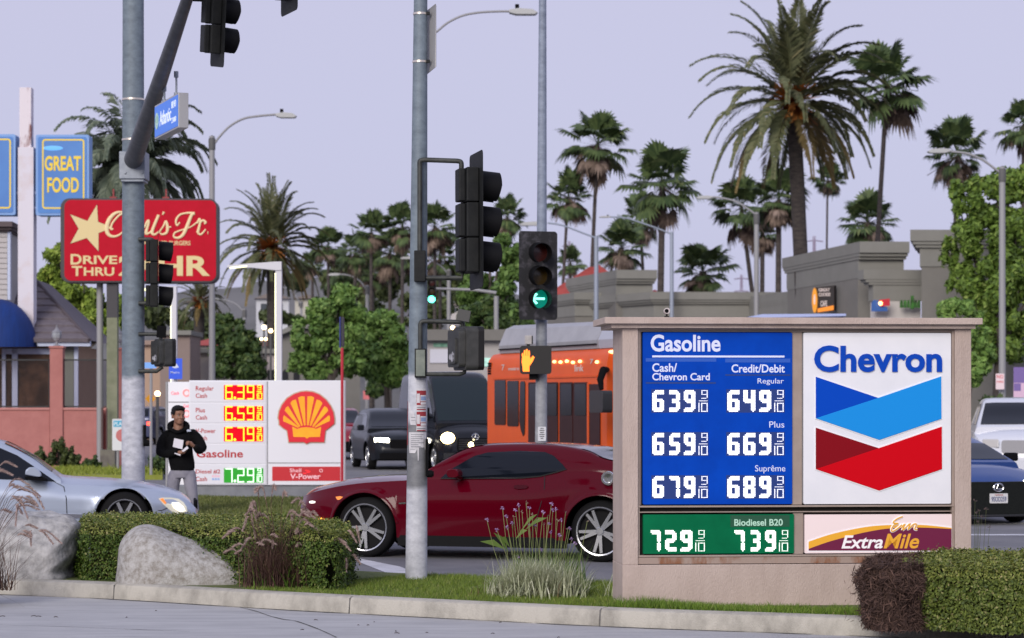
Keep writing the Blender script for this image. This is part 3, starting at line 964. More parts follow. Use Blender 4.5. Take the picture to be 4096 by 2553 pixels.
b.tube([(x1(560),yb,z1(1215)),(x1(615),yb,z1(1215)),(x1(622),yb,z1(1200))], .032, 10)
bend([(x1(560),yb,z1(1338)),(x1(620),yb,z1(1338)),(x1(640),yb,z1(1340)),(x1(648),yb,z1(1350)),(x1(648),yb,z1(1365))], .03)
b.tube([(x1(560),yb,z1(1486)),(x1(632),yb,z1(1486)),(x1(655),yb,z1(1468))], .03, 10)
b.build('bracket', mat('bracket_black', (.02,.02,.02), .5), t1, smooth=40)
b = MB(); b.box(x1(577), x1(585), -.1, .0, z1(1785), z1(1700)); b.tube([(x1(580),-.08,z1(1772)),(x1(600),-.08,z1(1772))], .05, 12); b.build('push_button', blackmat, t1, smooth=40)
for o in [c for c in t1.children if c.name.startswith('bracket') or c.name.startswith('bolt')]: split(o)
signal('black traffic light on the left mast arm pole in front of the red burger sign', (x1(632)+g1.x, D1-.14, z1(1096)+g1.z), R(98), tilt=R(.5))
ped('dark weathered pedestrian signal on the left mast arm pole, seen from behind', (x1(648)+g1.x, D1-.14, z1(1412)+g1.z), R(118))
q0 = Wp(644,1326,D1-.3)
t_ = thing('mounting_plate', 'small black plate above the pedestrian signal of the left mast arm pole', 'plate', q0, 0)
b = MB(); b.prism([(-.07,-.09),(-.06,.09),(.08,.08),(.07,-.10)], -.01, .04); b.build('plate', blackmat, t_, bevel=.006)
# signals hanging on the mast arm (one at the frame edge)
sa = Wp(868, 40, 29.2)
s_top = signal('black traffic light hanging from the mast arm at the top edge, seen from behind', sa, R(112), tilt=R(-8.5))
b = MB(); a0 = arm(29.2)+g1
b.tube([a0-sa, Vector((-.14,0,a0.z-sa.z)), Vector((-.05,0,.25))], .03, 10)
o = b.build('hanger', darkmetal, None); o.parent = s_top; o.rotation_euler = (0,0,-R(112))
s2_ = dup(s_top, Wp(1148,-195,26.6), R(112), 'black traffic light at the arm end, only its bottom tip showing at the top edge')
# street name sign
A = Wp(619, 486, 33.4); Bq = Wp(714, 446, 31.95)
yawS = math.atan2(Bq.y-A.y, Bq.x-A.x); LS = math.hypot(Bq.x-A.x, Bq.y-A.y)
zS = (A.z+Bq.z)/2
fs = Frame((A.x, A.y, zS), yawS)
ts = thing('street_sign', 'blue street name sign with white letters hanging under the mast arm', 'street sign', fs.o, yawS)
hS = .225
b = MB(); b.box(0, LS, 0, .13, -hS, hS); b.build('case', mat('sign_case', (.42,.42,.43), .4, .3), ts, bevel=.006)
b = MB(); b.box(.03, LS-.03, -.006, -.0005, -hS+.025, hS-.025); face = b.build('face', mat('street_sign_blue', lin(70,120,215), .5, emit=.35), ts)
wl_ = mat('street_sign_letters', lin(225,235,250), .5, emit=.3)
text('Atlantic', LS*.24, LS*.72, -.09, .10, -.006, wl_, 'lettering', face, .01)
text('BLVD', LS*.74, LS*.92, .06, .15, -.006, wl_, 'lettering', face)
text('2300', LS*.74, LS*.92, -.13, -.06, -.006, wl_, 'lettering', face)
b = MB(); b.lathe([(.001,-.012),(.11,-.012),(.11,-.0065),(.001,-.0065)], (LS*.12,0,0), 20, 'y'); b.build('seal', mat('city_seal', lin(190,215,215), .5, col2=lin(110,160,130), vscale=14, emit=.2), face)
for f, px, py in ((.22,645,318),(.72,679,192)):
    b = MB()
    d_ = fs.o.y + f*LS*math.sin(yawS); aw = arm(d_)+g1
    x_ = f*LS
    loc_top = Vector((x_, .06, aw.z-zS-.06))
    b.tube([(x_,.06,hS-.01),(x_+.012,.06,(loc_top.z+hS)*.5),loc_top], .014, 8)
    b.tube([(x_,.06,hS),(x_,.06,hS+.05)], .03, 8); b.tube([loc_top-Vector((0,0,.05)), loc_top+Vector((0,0,.03))], .03, 8)
    b.build('hanger', galv, ts, smooth=40)

# ---------------- pole with the lit arrow and the lit hand
D3 = 37.5
g3 = Gp(2163, HY+H*F/D3); p3 = Frame(g3, 0)
z3 = lambda py: p3.L(2163, py)[1]
x3 = lambda px: p3.x(px)
t3 = thing('signal_pole', 'slim pale grey pole carrying the lit green arrow and the lit orange hand', 'signal pole', g3, 0, 'signal poles')
b = MB(); zs = np.linspace(0, 8.8, 10)
b.tube([(x3(2170.5)*z/z3(0),0,z) for z in zs], [.098-(.098-.056)*z/z3(0) for z in zs], 22)
b.build('pole', banded('slim_pole', (.24,.275,.34), [(0,(.33,.34,.36)),(z3(1500),(.25,.265,.29)),(z3(1290),(.25,.29,.37))], 9.0, .05), t3, smooth=40)
b = MB(); b.box(x3(2133), x3(2165), -.20, -.06, z3(945), z3(930)); b.box(x3(2133), x3(2160), -.16, -.05, z3(1275), z3(1262)); b.box(x3(2116), x3(2150), -.16, -.05, z3(1520), z3(1495)); b.build('bracket', darkmetal, t3)
for o in [c for c in t3.children if c.name.startswith('bracket')]: split(o)
sl = signal('traffic light with its green left arrow lit and a worn dark backplate', (x3(2150)+g3.x, D3-.22, z3(1106)+g3.z), R(17), backmat=worn, lit='arrow', pitch=.345)
ped('pedestrian signal showing a lit orange raised hand', Wp(2142.5,1440.5,D3-.20), 0, lit=True)
t_ = thing('light_sensor', 'small whitish box on top of the lit hand signal', 'sensor', Wp(2115,1360,D3-.2), 0)
b = MB(); b.box(-.058,.045,-.05,.05,-.065,.065); b.build('housing', mat('sensor_white', (.5,.48,.46), .6, col2=(.36,.34,.33), vscale=9), t_, bevel=.006)
b = MB(); b.box(.0455,.062,-.05,.05,-.065,.06); b.box(-.03,.02,-.03,.03,-.10,-.065); b.build('bracket', darkmetal, t_)
t_ = thing('button_sign', 'small white crossing instruction plate near the foot of the lit hand pole', 'sign', Wp(2168,1736,D3-.115), 0)
b = MB(); b.prism(rrect(-.06,.06,-.107,.107,.012), -.004, 0); o = b.build('plate', mat('button_sign_white', (.62,.63,.66), .5), t_)
b = MB()
for k, ww in enumerate((.05,.075,.06,.08,.07,.04)): b.box(-ww/2, ww/2, -.0055, -.0042, .075-k*.03, .088-k*.03)
b.build('print', mat('sign_print', (.04,.04,.045), .6), o)

# ---------------- street lights
def streetlight(label, px, d, ytop, w_px, arm_pts, lamp, green=False, cap=True, colr=None, base_y=None, m=None):
    g = Wp(px, 0, d); g.z = 0
    fr = Frame(g, 0)
    t = thing('street_lamp', label, 'street lamp', g, 0, 'street lamps along the road')
    ztop = fr.L(px, ytop)[1]; r = w_px/2/F*d
    mm = m or galv_far
    b = MB(); b.tube([(0,0,0),(0,0,ztop*.5),(0,0,ztop)], [r*1.25,r*1.1,r], 14); b.build('pole', mm, t, smooth=40)
    if cap:
        b = MB(); b.lathe([(r*1.25,ztop-r*5),(r*1.3,ztop-r*1.2),(r*.7,ztop),(.001,ztop+r*.4)], (0,0,0), 12); b.build('cap', mat('lamp_cap', (.10,.10,.10), .7), t, smooth=40)
    P = [(p[0], 0, p[1]) for p in fr.poly(arm_pts)]
    b = MB(); b.tube([tuple(p) for p in smooth_path(P, 5)], r*.42, 8); b.build('arm', mm, t, smooth=50)
    x0, z0 = fr.L(lamp[0], lamp[1]); x1_, _ = fr.L(lamp[2], lamp[1]); hh = lamp[3]/F*d
    b = MB(); s = 1 if x1_ > x0 else -1; Lh = abs(x1_-x0)
    b.prism([(x0,z0-hh*.2),(x0+s*Lh*.25,z0-hh*.5),(x0+s*Lh*.9,z0-hh*.5),(x1_,z0-hh*.15),(x0+s*Lh*.8,z0+hh*.35),(x0+s*Lh*.35,z0+hh*.5),(x0,z0+hh*.3)], -.14, .14)
    o = b.build('lamp_head', mat('lamp_head_grey', (.42,.43,.43), .5), t, bevel=.02)
    if green:
        b = MB(); b.box(x0+s*Lh*.28-.05, x0+s*Lh*.28+.05, -.05, .05, z0+hh*.4, z0+hh*1.15); b.build('photocell', blackmat, o)
    return t
streetlight('grey street lamp whose long curved arm reaches right from behind the middle pole', 1690, 62, 150, 22, [(1700,150),(1745,128),(1790,92),(1850,63),(1920,50),(2000,46),(2045,46)], (2036,48,2152,26), True)
streetlight('street lamp with a brown cap beside the red burger sign, arm curving right', 848, 80, 545, 22, [(858,575),(880,545),(920,505),(975,475),(1040,464),(1110,458)], (1103,462,1188,22), True)
streetlight('tall street lamp before the big leafy trees at the right edge, lamp reaching left', 4009, 91, 668, 24, [(4000,690),(3975,672),(3930,640),(3870,615),(3800,606)], (3800,604,3708,20), False)
streetlight('street lamp in front of the date palm trunk, pale arm reaching left', 3026, 113, 850, 19, [(3018,855),(2990,835),(2940,805),(2870,790),(2840,790)], (2850,790,2784,14), False)
st_blue = mat('pole_bluish', (.30,.34,.42), .5, .2)
streetlight('thin bluish street lamp with a straight arm left of the date palm', 2687, 127, 928, 15, [(2687,938),(2640,918),(2560,890),(2500,872),(2440,868)], (2445,868,2395,7), True, cap=False, m=st_blue)
streetlight('bluish street lamp rising in front of the red tiled roof', 2385, 129, 945, 17, [(2378,950),(2330,932),(2250,902),(2190,892)], (2185,895,2076,17), False, cap=False, m=st_blue)
streetlight('street lamp between the middle pole and its traffic light, pale arm left', 1795, 161, 1078, 15, [(1788,1090),(1760,1062),(1710,1038),(1660,1032)], (1665,1032,1600,10), False)
streetlight('street lamp among the round leafy trees left of the middle pole', 1469, 184, 1142, 14, [(1462,1155),(1440,1125),(1400,1103),(1355,1097)], (1360,1098,1312,11), False)
streetlight('faint street lamp just right of the lamp with the brown cap', 978, 150, 1235, 14, [(972,1245),(945,1218),(905,1202),(875,1198)], (880,1199,848,9), False)
streetlight('faint distant street lamp under the small date palm, right of the white station lamp', 1205, 210, 1208, 10, [(1200,1215),(1180,1180),(1150,1155),(1115,1150)], (1118,1150,1066,9), False)

# white canopy lamps of the far fuel station
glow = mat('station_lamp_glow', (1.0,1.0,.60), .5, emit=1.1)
def station_lamp(label, px0, px1, ytop, ybot, d, arm=None):
    g = Wp((px0+px1)/2, 0, d); g.z = .1
    fr = Frame(g, 0); t = thing('area_lamp', label, 'lamp post', g, 0, 'white station lamp posts')
    b = MB(); xa, xb = fr.x(px0), fr.x(px1); b.box(xa, xb, -.09, .09, 0, fr.L(px0, ytop)[1]); b.build('post', mat('station_white', (.60,.60,.64), .5), t, bevel=.004)
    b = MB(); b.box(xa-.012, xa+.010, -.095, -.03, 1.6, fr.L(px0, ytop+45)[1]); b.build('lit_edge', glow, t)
    if arm:
        P = fr.poly(arm)
        b = MB(); b.prism(P, -.12, .12); o = b.build('lamp_head', mat('station_white', (.7,.7,.7), .5), t)
        A_, B_ = fr.L(922, 1073), fr.L(990, 1066)
        b = MB(); b.prism([(A_[0],A_[1]-.022),(B_[0],B_[1]-.02),(B_[0],B_[1]+.012),(A_[0],A_[1]+.012)], -.125, -.118); b.build('lamp', glow, o)
    return t
station_lamp('white lamp post with a lit slanted lamp arm above the red and white fuel sign', 1103, 1128, 1048, 1600, 53, [(1128,1048),(1103,1048),(912,1062),(912,1072),(1010,1072),(1103,1082),(1128,1082)])
s_ = station_lamp('white lamp post with a bright edge right beside the left mast arm pole', 686, 708, 1146, 1600, 53)
f_ = Frame(s_.location, 0)
b = MB(); P = f_.poly([(574,1153),(690,1146),(690,1160),(600,1166),(574,1166)]); b.prism(P, -.12, .12); o = b.build('lamp_head', mat('station_white', (.7,.7,.7), .5), s_)
A_ = f_.poly([(575,1155),(600,1154),(598,1166),(575,1165)]); b = MB(); b.prism(A_, -.127, -.121); b.build('lamp', glow, o)
# far green signal on its own mast
g = Wp(1794, 0, 103); g.z = 0
fr = Frame(g, 0)
t = thing('mast_arm', 'thin pale mast arm with a far green light behind the middle pole', 'mast arm', g, 0)
b = MB(); b.tube([(fr.x(1985),0,0),(fr.x(1985),0,fr.L(1985,1185)[1])], .1, 10); b.build('pole', galv_far, t, smooth=40)
b = MB(); b.tube([(*fr.L(1985,1172)[:1],0,fr.L(1985,1172)[1]),(fr.x(1900),0,fr.L(1900,1160)[1]),(fr.x(1745),0,fr.L(1745,1155)[1])], [.07,.06,.05], 8); b.build('arm', galv_far, t, smooth=40)
sg = signal('distant traffic light with a bright green lamp showing beside the middle pole', Wp(1727,1164,102), 0, lit='ball', backmat=False)
# ================================================================ vehicles
def interp(tab, x):
    if x <= tab[0][0]: return tab[0][1]
    for (a, va), (b, vb) in zip(tab, tab[1:]):
        if x <= b: return va + (vb - va) * ((x - a) / (b - a)) if b > a else vb
    return tab[-1][1]
def scurve(tab, k=6):
    """monotone smooth table"""
    tab = sorted(tab)
    out = smooth_path(tab, k)
    res = []; last = -1e9
    for x, v in out:
        if x > last + 1e-5: res.append((float(x), float(v))); last = x
    return res

def paint(name, c, c2=None, rough=.28, metal=.35):
    return mat(name, c, rough, metal, coat=.7, spec=.5)

class Car:
    """car whose front axle stands at the local origin; x forward, y to its left, z up"""
    def __init__(s, root, **k):
        s.r = root; s.k = k
        s.top = scurve(k['top']); s.sh = scurve(k['shoulder']); s.wd = scurve(k['width']); s.roof = scurve(k['roof'])
        s.nose, s.tail = k['width'][-1][0], k['width'][0][0]
        s.sill = k.get('sill', .2); s.wb = k['wb']; s.arch = k['arch']; s.rad = k['rad']
        s.lean = k.get('lean', .5); s.bf = k.get('belt', .93)
        s.body()
    def w(s, x): return interp(s.wd, x)
    def zb(s, x):
        z = s.sill + s.k.get('nose_lift', .06) * max(0, (x - s.arch - .1) / (s.nose - s.arch)) if x > 0 else s.sill
        if x < -s.wb - s.arch: z = s.sill + .1 * min(1, (-s.wb - s.arch - x) / .5)
        for xc in (0, -s.wb):
            d = abs(x - xc)
            if d < s.arch: z = max(z, s.rad + math.sqrt(s.arch**2 - d*d) * s.k.get('archk', 1))
        return z
    def section(s, x):
        w, zs, zt, zb = s.w(x), interp(s.sh, x), interp(s.top, x), s.zb(x)
        zc = s.k.get('crease', .0)
        pts = []
        for f in np.linspace(0, 1, 15):
            z = zb + (zs - zb) * f
            q = (z - s.sill) / max(.05, zs - s.sill)     # 0 sill .. 1 shoulder
            y = w * (1 - .055 * max(0, .35 - q)**1.0 * 2 - .085 * max(0, q - .62)**1.6 * 3.0)
            y -= max(0, q - .74) * s.k.get('crease', 0)
            if s.k.get('waist'): y -= s.k['waist'] * math.exp(-((q - s.k.get('waistq', .72)) / .10)**2)
            # flare round the wheels
            for xc in (0, -s.wb):
                rr = math.hypot(x - xc, z - s.rad)
                if rr < s.arch + .10: y += .018 * max(0, 1 - abs(rr - s.arch - .02) / .08)
            pts.append((y, z))
        y0, z0 = pts[-1]
        for f in (.12, .3, .55, .8, 1.0):
            y = y0 * (1 - f)
            z = z0 + (zt - z0) * (1 - (1 - f)**2.4)
            pts.append((y, z))
        return pts
    def body(s):
        k = s.k
        xs = set(np.linspace(s.tail, s.nose, 46).tolist())
        for xc in (0, -s.wb):
            xs |= set((xc + s.arch * np.cos(np.linspace(0, math.pi, 21))).tolist())
            xs |= {xc + s.arch + .004, xc - s.arch - .004}
        for e in np.linspace(0, .25, 8): xs |= {s.nose - e, s.tail + e}
        xs = sorted(xs)
        xs = [x for i, x in enumerate(xs) if i == 0 or x - xs[i-1] > .0015]
        secs = [s.section(x) for x in xs]
        n = len(secs[0]); b = MB(); vs, fs = [], []
        for x, sec in zip(xs, secs):
            for y, z in sec: vs.append((x, y, z))
            for y, z in reversed(sec[:-1]): vs.append((x, -y, z))
        N = 2*n - 1
        for i in range(len(xs)-1):
            for j in range(N-1): fs.append((i*N+j, i*N+j+1, (i+1)*N+j+1, (i+1)*N+j))
        fs.append(tuple(range(N-1, -1, -1))); fs.append(tuple((len(xs)-1)*N+j for j in range(N)))
        b.add(vs, fs)
        s.body_o = b.build('body', k['paint'], s.r, smooth=k.get('sharp', 34))
        # underside and wheel wells
        b = MB(); wi = min(s.w(0), s.w(-s.wb)) - .27
        b.box(s.tail+.45, min(s.nose-.35, s.arch+.05), -wi, wi, s.sill-.02, min(interp(s.sh, s.arch), interp(s.sh, s.tail+.45))-.16)
        b.box(-s.wb+s.arch-.02, -s.arch+.02, -wi-.2, wi+.2, s.sill-.04, s.sill+.12)
        b.build('underbody', blackmat, s.r)
        if k.get('rocker'):
            b = MB()
            for sg in (1, -1): b.box(-s.wb+s.arch+.01, -s.arch-.01, sg*(s.w(-1.4)-.10), sg*(s.w(-1.4)-.012), k['rocker'], s.sill+.03)
            b.build('rocker_panel', mat('rocker_black', (.004,.004,.005), .6, spec=.15), s.r)
        s.cabin()
        s.wheels()
    def belt(s, x): return interp(s.sh, x) + .015
    def gh(s, x):
        zb_, zr = s.belt(x), interp(s.roof, x)
        h = max(.004, zr - zb_); w = s.w(x) * s.bf
        return zb_, zr, h, w
    def gy(s, x, z):
        zb_, zr, h, w = s.gh(x)
        return w - s.lean * max(0, z - zb_)
    def cabin(s):
        k = s.k
        x1, x0 = s.roof[-1][0], s.roof[0][0]
        xs = np.linspace(x0, x1, 56)
        vs, fs = [], []
        for x in xs:
            zb_, zr, h, w = s.gh(x)
            sec = [(w, zb_-.05), (w, zb_), (w - s.lean*h*.45, zb_+h*.45), (w - s.lean*h*.80, zb_+h*.80)]
            yc, zc = w - s.lean*h*.93, zb_+h*.93
            sec += [(yc-.015, zc+h*.005), (yc-.07*min(1,h*2), zb_+h*.975), ((yc)*.72, zr-h*.006), (yc*.36, zr), (0, zr+.004)]
            for y, z in sec: vs.append((x, y, z))
            for y, z in reversed(sec[:-1]): vs.append((x, -y, z))
        N = 17
        for i in range(len(xs)-1):
            for j in range(N-1): fs.append((i*N+j, i*N+j+1, (i+1)*N+j+1, (i+1)*N+j))
        fs.append(tuple(range(N-1, -1, -1))); fs.append(tuple((len(xs)-1)*N+j for j in range(N)))
        b = MB(); b.add(vs, fs)
        s.roof_o = b.build('roof', k.get('roofpaint', k['paint']), s.r, smooth=38)
    def window(s, poly, side, name='side_window', m=None, off=.010):
        """glass over the polygon (x,z) of one flank"""
        P = [tuple(p) for p in poly]
        # densify edges
        Q = []
        for a, b_ in zip(P, P[1:]+P[:1]):
            nn = max(1, int(math.hypot(b_[0]-a[0], b_[1]-a[1]) / .12))
            for i in range(nn): Q.append((a[0]+(b_[0]-a[0])*i/nn, a[1]+(b_[1]-a[1])*i/nn))
        b = MB()
        tri = tessellate_polygon([[Vector((p[0], p[1], 0)) for p in Q]])
        vs = [(p[0], side*(s.gy(p[0], p[1])+off), p[1]) for p in Q]
        fs = []
        for t in tri:
            a_ = [Q[i] for i in t]
            ar = (a_[1][0]-a_[0][0])*(a_[2][1]-a_[0][1])-(a_[2][0]-a_[0][0])*(a_[1][1]-a_[0][1])
            if (ar > 0) == (side < 0): fs.append(tuple(t))
            else: fs.append(tuple(reversed(t)))
        n = len(Q)
        vs += [(v[0], v[1]-side*.03, v[2]) for v in vs]
        for i in range(n):
            j = (i+1) % n; fs.append((i, j, j+n, i+n))
        b.add(vs, fs)
        return b.build(name, m or glassdark, s.r)
    def screen(s, xa, xb, name, frac=.86, m=None, lift=.008):
        xs = np.linspace(xa, xb, 12); vs, fs = [], []
        for x in xs:
            zb_, zr, h, w = s.gh(x)
            yc = (w - s.lean*h*.93) * frac
            for f in np.linspace(-1, 1, 9):
                d = abs(f*frac)
                z = zr + lift + .004*(1-d) - h*.03*max(0, (d-.72)/.28)**1.5
                vs.append((x, f*yc, z))
        for i in range(11):
            for j in range(8): fs.append((i*9+j, i*9+j+1, (i+1)*9+j+1, (i+1)*9+j))
        b = MB(); b.add(vs, fs)
        return b.build(name, m or glassdark, s.r, smooth=60)
    def wheels(s):
        k = s.k; W_ = .24; r = s.rad; rr = k.get('rim', r*.73)
        for xc in (0, -s.wb):
            for sg in (1, -1):
                yo = s.w(xc) - k.get('inset', .035)
                c = (xc, sg*yo, r)
                b = MB()
                b.lathe([(rr*.9,0),(rr+.005,-.004),(r-.05,-.006),(r-.015,-.022),(r,-.05),(r,-W_+.05),(r-.015,-W_+.02),(rr,-W_),(rr*.9,-W_+.01)], (0,0,0), 36, 'y', cap=False)
                b.v = [(x+c[0], c[1]+sg*y, z+c[2]) for x, y, z in b.v]
                wo = b.build('wheel', rubber, s.r, smooth=40)
                b = MB()
                b.lathe([(rr*.915,-.018),(rr*.95,.004),(rr*1.0,.008),(rr*1.012,-.004),(rr*.97,-.03),(rr*.93,-.05)], (0,0,0), 40, 'y', cap=False)
                ns = k.get('spokes', 5)
                for i in range(ns):
                    a0 = 2*math.pi*i/ns + k.get('phase', .3)
                    for da in ((-.17, .17) if k.get('twin', True) else (0,)):
                        a1 = a0 + da; a2 = a0 + da*.55
                        w0 = .043 if k.get('twin', True) else .05
                        ca, sa = math.cos(a1), math.sin(a1)
                        cb, sb = math.cos(a2), math.sin(a2)
                        p0 = (cb*rr*.16, sb*rr*.16); p1 = (ca*rr*.94, sa*rr*.94)
                        nx, nz = -(p1[1]-p0[1]), p1[0]-p0[0]; L = math.hypot(nx, nz); nx, nz = nx/L*w0/2, nz/L*w0/2
                        vs = [(p0[0]-nx,-.012,p0[1]-nz),(p0[0]+nx,-.012,p0[1]+nz),(p1[0]+nx*.75,-.004,p1[1]+nz*.75),(p1[0]-nx*.75,-.004,p1[1]-nz*.75)]
                        vs += [(x,y-.035,z) for x,y,z in vs]
                        b.add(vs, [(0,1,2,3),(7,6,5,4),(0,4,5,1),(1,5,6,2),(2,6,7,3),(3,7,4,0)])
                b.lathe([(.001,.0),(rr*.15,.0),(rr*.20,-.02),(rr*.20,-.05)], (0,0,0), 16, 'y')
                b.v = [(x+c[0], c[1]+sg*y, z+c[2]) for x, y, z in b.v]
                b.build('rim', k.get('rimmat', mat('alloy_rim', (.62,.63,.65), .25, .9)), wo)
                b = MB(); b.lathe([(.001,-.055),(rr*.93,-.055),(rr*.93,-.09),(.001,-.09)], (0,0,0), 24, 'y')
                b.v = [(x+c[0], c[1]+sg*y, z+c[2]) for x, y, z in b.v]
                b.build('wheel_recess_shade', mat('wheel_shadow', (.008,.008,.009), .7, spec=.15), wo)  # dark disc: the shade behind the spokes is put into its colour
    def patch(s, poly, side, name, m, off=.012, thick=.03, parent=None):
        """thin piece of the flank following the body side"""
        vs = []; n = len(poly)
        def ys(x, z):
            sec = s.section(x)
            for (ya, za), (yb, zb) in zip(sec, sec[1:]):
                if za <= z <= zb: return ya + (yb-ya)*((z-za)/(zb-za) if zb > za else 0)
            return sec[0][0] if z < sec[0][1] else sec[14][0]
        Q = []
        for a, b_ in zip(poly, list(poly[1:])+[poly[0]]):
            nn = max(1, int(math.hypot(b_[0]-a[0], b_[1]-a[1]) / .1))
            for i in range(nn): Q.append((a[0]+(b_[0]-a[0])*i/nn, a[1]+(b_[1]-a[1])*i/nn))
        n = len(Q)
        vs = [(x, side*(ys(x, z)+off), z) for x, z in Q]
        tri = tessellate_polygon([[Vector((p[0], p[1], 0)) for p in Q]])
        fs = []
        for t in tri:
            a_ = [Q[i] for i in t]
            ar = (a_[1][0]-a_[0][0])*(a_[2][1]-a_[0][1])-(a_[2][0]-a_[0][0])*(a_[1][1]-a_[0][1])
            fs.append(tuple(t) if (ar > 0) == (side < 0) else tuple(reversed(t)))
        vs += [(v[0], v[1]-side*(thick), v[2]) for v in vs]
        for i in range(n):
            j = (i+1) % n; fs.append((i, j, j+n, i+n))
        b = MB(); b.add(vs, fs)
        return b.build(name, m, parent or s.r)

head_on = mat('headlight_lit', (1.0,.93,.74), .3, emit=14)
head_warm = mat('headlight_warm', (1.0,.78,.35), .3, emit=16)
amber_on = mat('amber_lit', (1.0,.30,.03), .4, emit=5)
amber = mat('amber_marker', (.75,.22,.04), .3, emit=.6)
tail_on = mat('tail_lamp_lit', (1.0,.06,.03), .4, emit=4)
seam = mat('panel_seam', (.01,.01,.012), .8)

# ---------------- red coupe crossing the junction
def red_coupe():
    pf, pr_ = Gp(1460, 2229.6), Gp(2403.6, 2249.5)
    fwd = (pf - pr_).normalized(); yaw = math.atan2(fwd.y, fwd.x)
    left = Vector((-fwd.y, fwd.x, 0))          # towards us
    o = pf - left*.905; o.z = 0
    t = thing('red_coupe', 'dark red two door coupe with silver wheels crossing the junction behind the pole', 'car', o, yaw)
    fr = Frame(o, yaw)
    Q = lambda pts, off=.93: [fr.L(1200+x/1.8953, 1720+y/1.8953, off) for x, y in pts]
    P = lambda x, y, off=.93: fr.L(1200+x/1.8953, 1720+y/1.8953, off)
    top = Q([(60,432),(180,404),(320,372),(460,356),(650,346),(820,346),(1000,350)], .55)
    cow = top[-1][0]; nose = .97
    top = [(nose, top[0][1]-.10), (nose-.06, top[0][1]-.03)] + top
    sh = Q([(60,475),(160,452),(300,425),(460,404),(640,392),(820,382),(1000,372),(1250,368),(1500,368),(1720,360),(1850,340),(1960,318),(2080,312),(2250,318)], .90)
    sh = [(nose, sh[0][1]-.06)] + sh + [(-3.4,.985),(-3.7,.97),(-4.05,.94)]
    top += [(-1.5,sh[9][1]+.03),(-2.2,.90),(-2.9,1.03),(-3.3,1.07),(-3.7,1.06),(-4.05,1.0)]
    roof = Q([(965,362),(1130,243),(1300,140),(1440,108),(1620,99),(1800,98),(1980,107),(2130,128),(2260,160),(2385,216)], .35)
    roof += [(-3.33,1.13),(-3.52,1.05)]
    c = Car(t, top=top, shoulder=sh, width=[(-4.05,.74),(-3.95,.86),(-3.7,.93),(-3.2,.965),(-2.9,.97),(-2.2,.945),(-1.4,.93),(-.7,.935),(0,.95),(.35,.93),(.6,.88),(.82,.77),(nose,.60)],
            roof=roof, wb=2.946, arch=.415, rad=.362, rim=.285, sill=.245, lean=.62, belt=.88, paint=mat('red_pearl', (.082,.0004,.0065), .10, .0, coat=.16, spec=.16),
            rocker=.15, crease=.24, waist=.008, waistq=.90, phase=1.05, twin=True, spokes=5, sharp=28, nose_lift=.03)
    win = Q([(1085,362),(1150,296),(1300,200),(1400,172),(1640,160),(1840,168),(1915,196),(2000,262),(2030,294),(1960,313),(1830,346),(1700,358),(1400,362)], .76)
    c.window(win, 1); c.window(win, -1)
    trim = mat('window_trim', (.008,.008,.008), .3)
    belt_l = Q([(1075,372),(1400,372),(1700,368),(1830,356),(1960,323),(2035,298),(2030,294),(1960,313),(1830,346),(1700,358),(1400,362),(1085,362)], .78)
    c.window(belt_l, 1, 'belt_trim', trim, .013)
    c.screen(cow-.16, roof[3][0]+.02, 'windscreen', .93); c.screen(-3.28, -2.62, 'rear_window', .90)
    # lights on the nose corner and flank
    c.patch(Q([(262,508),(300,503),(345,512),(338,528),(285,530)]), 1, 'side_marker', amber, .006)
    c.patch(Q([(105,674),(150,668),(212,676),(212,692),(150,698),(108,692)]), 1, 'turn_lamp', amber_on, .008)
    c.patch(Q([(34,545),(60,541),(92,546),(90,556),(60,559),(36,556)]), 1, 'running_lamp', mat('running_lit', (1,.95,.85), .4, emit=2), .01)
    # door seams, handle, fuel cap, crease trim, badge
    dl = Q([(905,388),(902,500),(900,640),(905,780)]); dl2 = Q([(1838,352),(1850,440),(1830,560),(1790,700),(1740,815)])
    for L_ in (dl, dl2):
        poly = [(x-.004, z) for x, z in L_] + [(x+.004, z) for x, z in reversed(L_)]
        c.patch(poly, 1, 'door_seam', seam, .006, .015)
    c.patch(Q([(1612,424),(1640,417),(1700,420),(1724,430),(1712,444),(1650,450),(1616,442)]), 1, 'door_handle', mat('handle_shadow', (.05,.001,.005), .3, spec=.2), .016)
    c.patch(Q([(750,551),(804,547),(804,560),(752,562)]), 1, 'badge', chrome, .006)
    fc = P(2340,366,.93)
    b = MB(); b.lathe([(.001,1.0),(.05,1.002),(.056,1.008),(.078,1.008),(.083,.995),(.083,.92)], (0,0,0), 28, 'y')
    b.v = [(x+fc[0], y-.035, z+fc[1]) for x, y, z in b.v]; b.build('fuel_cap', chrome, t, smooth=40)
    m_ = Q([(1105,330),(1112,305),(1140,297),(1180,300),(1198,318),(1200,350),(1180,362),(1120,360)], 1.08)
    b = MB(); b.prism(m_, .92, 1.08); b.tube([(m_[0][0]-.10,.82,m_[6][1]-.02),(m_[0][0]-.08,.95,m_[6][1]+.02)], .03, 8)
    b.build('door_mirror', c.k['paint'], t, bevel=.03, smooth=40)
    # arch lips
    for xc in (0, -2.946):
        b = MB(); vs, fs = [], []
        n = 30
        for i in range(n+1):
            a = R(8 + 164*i/n)
            for r_, y_ in ((.412,.0),(.418,.014),(.446,.010),(.46,-.004)):
                x, z = xc + r_*math.cos(a), .362 + r_*math.sin(a)
                sec = c.section(x); yy = sec[0][0]
                for (ya, za), (yb_, zb_) in zip(sec, sec[1:15]):
                    if za <= z <= zb_: yy = ya + (yb_-ya)*((z-za)/(zb_-za))
                vs.append((x, yy + y_, z))
        for i in range(n):
            for j in range(3): fs.append((i*4+j, (i+1)*4+j, (i+1)*4+j+1, i*4+j+1))
        b.add(vs, fs); b.build('arch_lip', c.k['paint'], t, smooth=50)
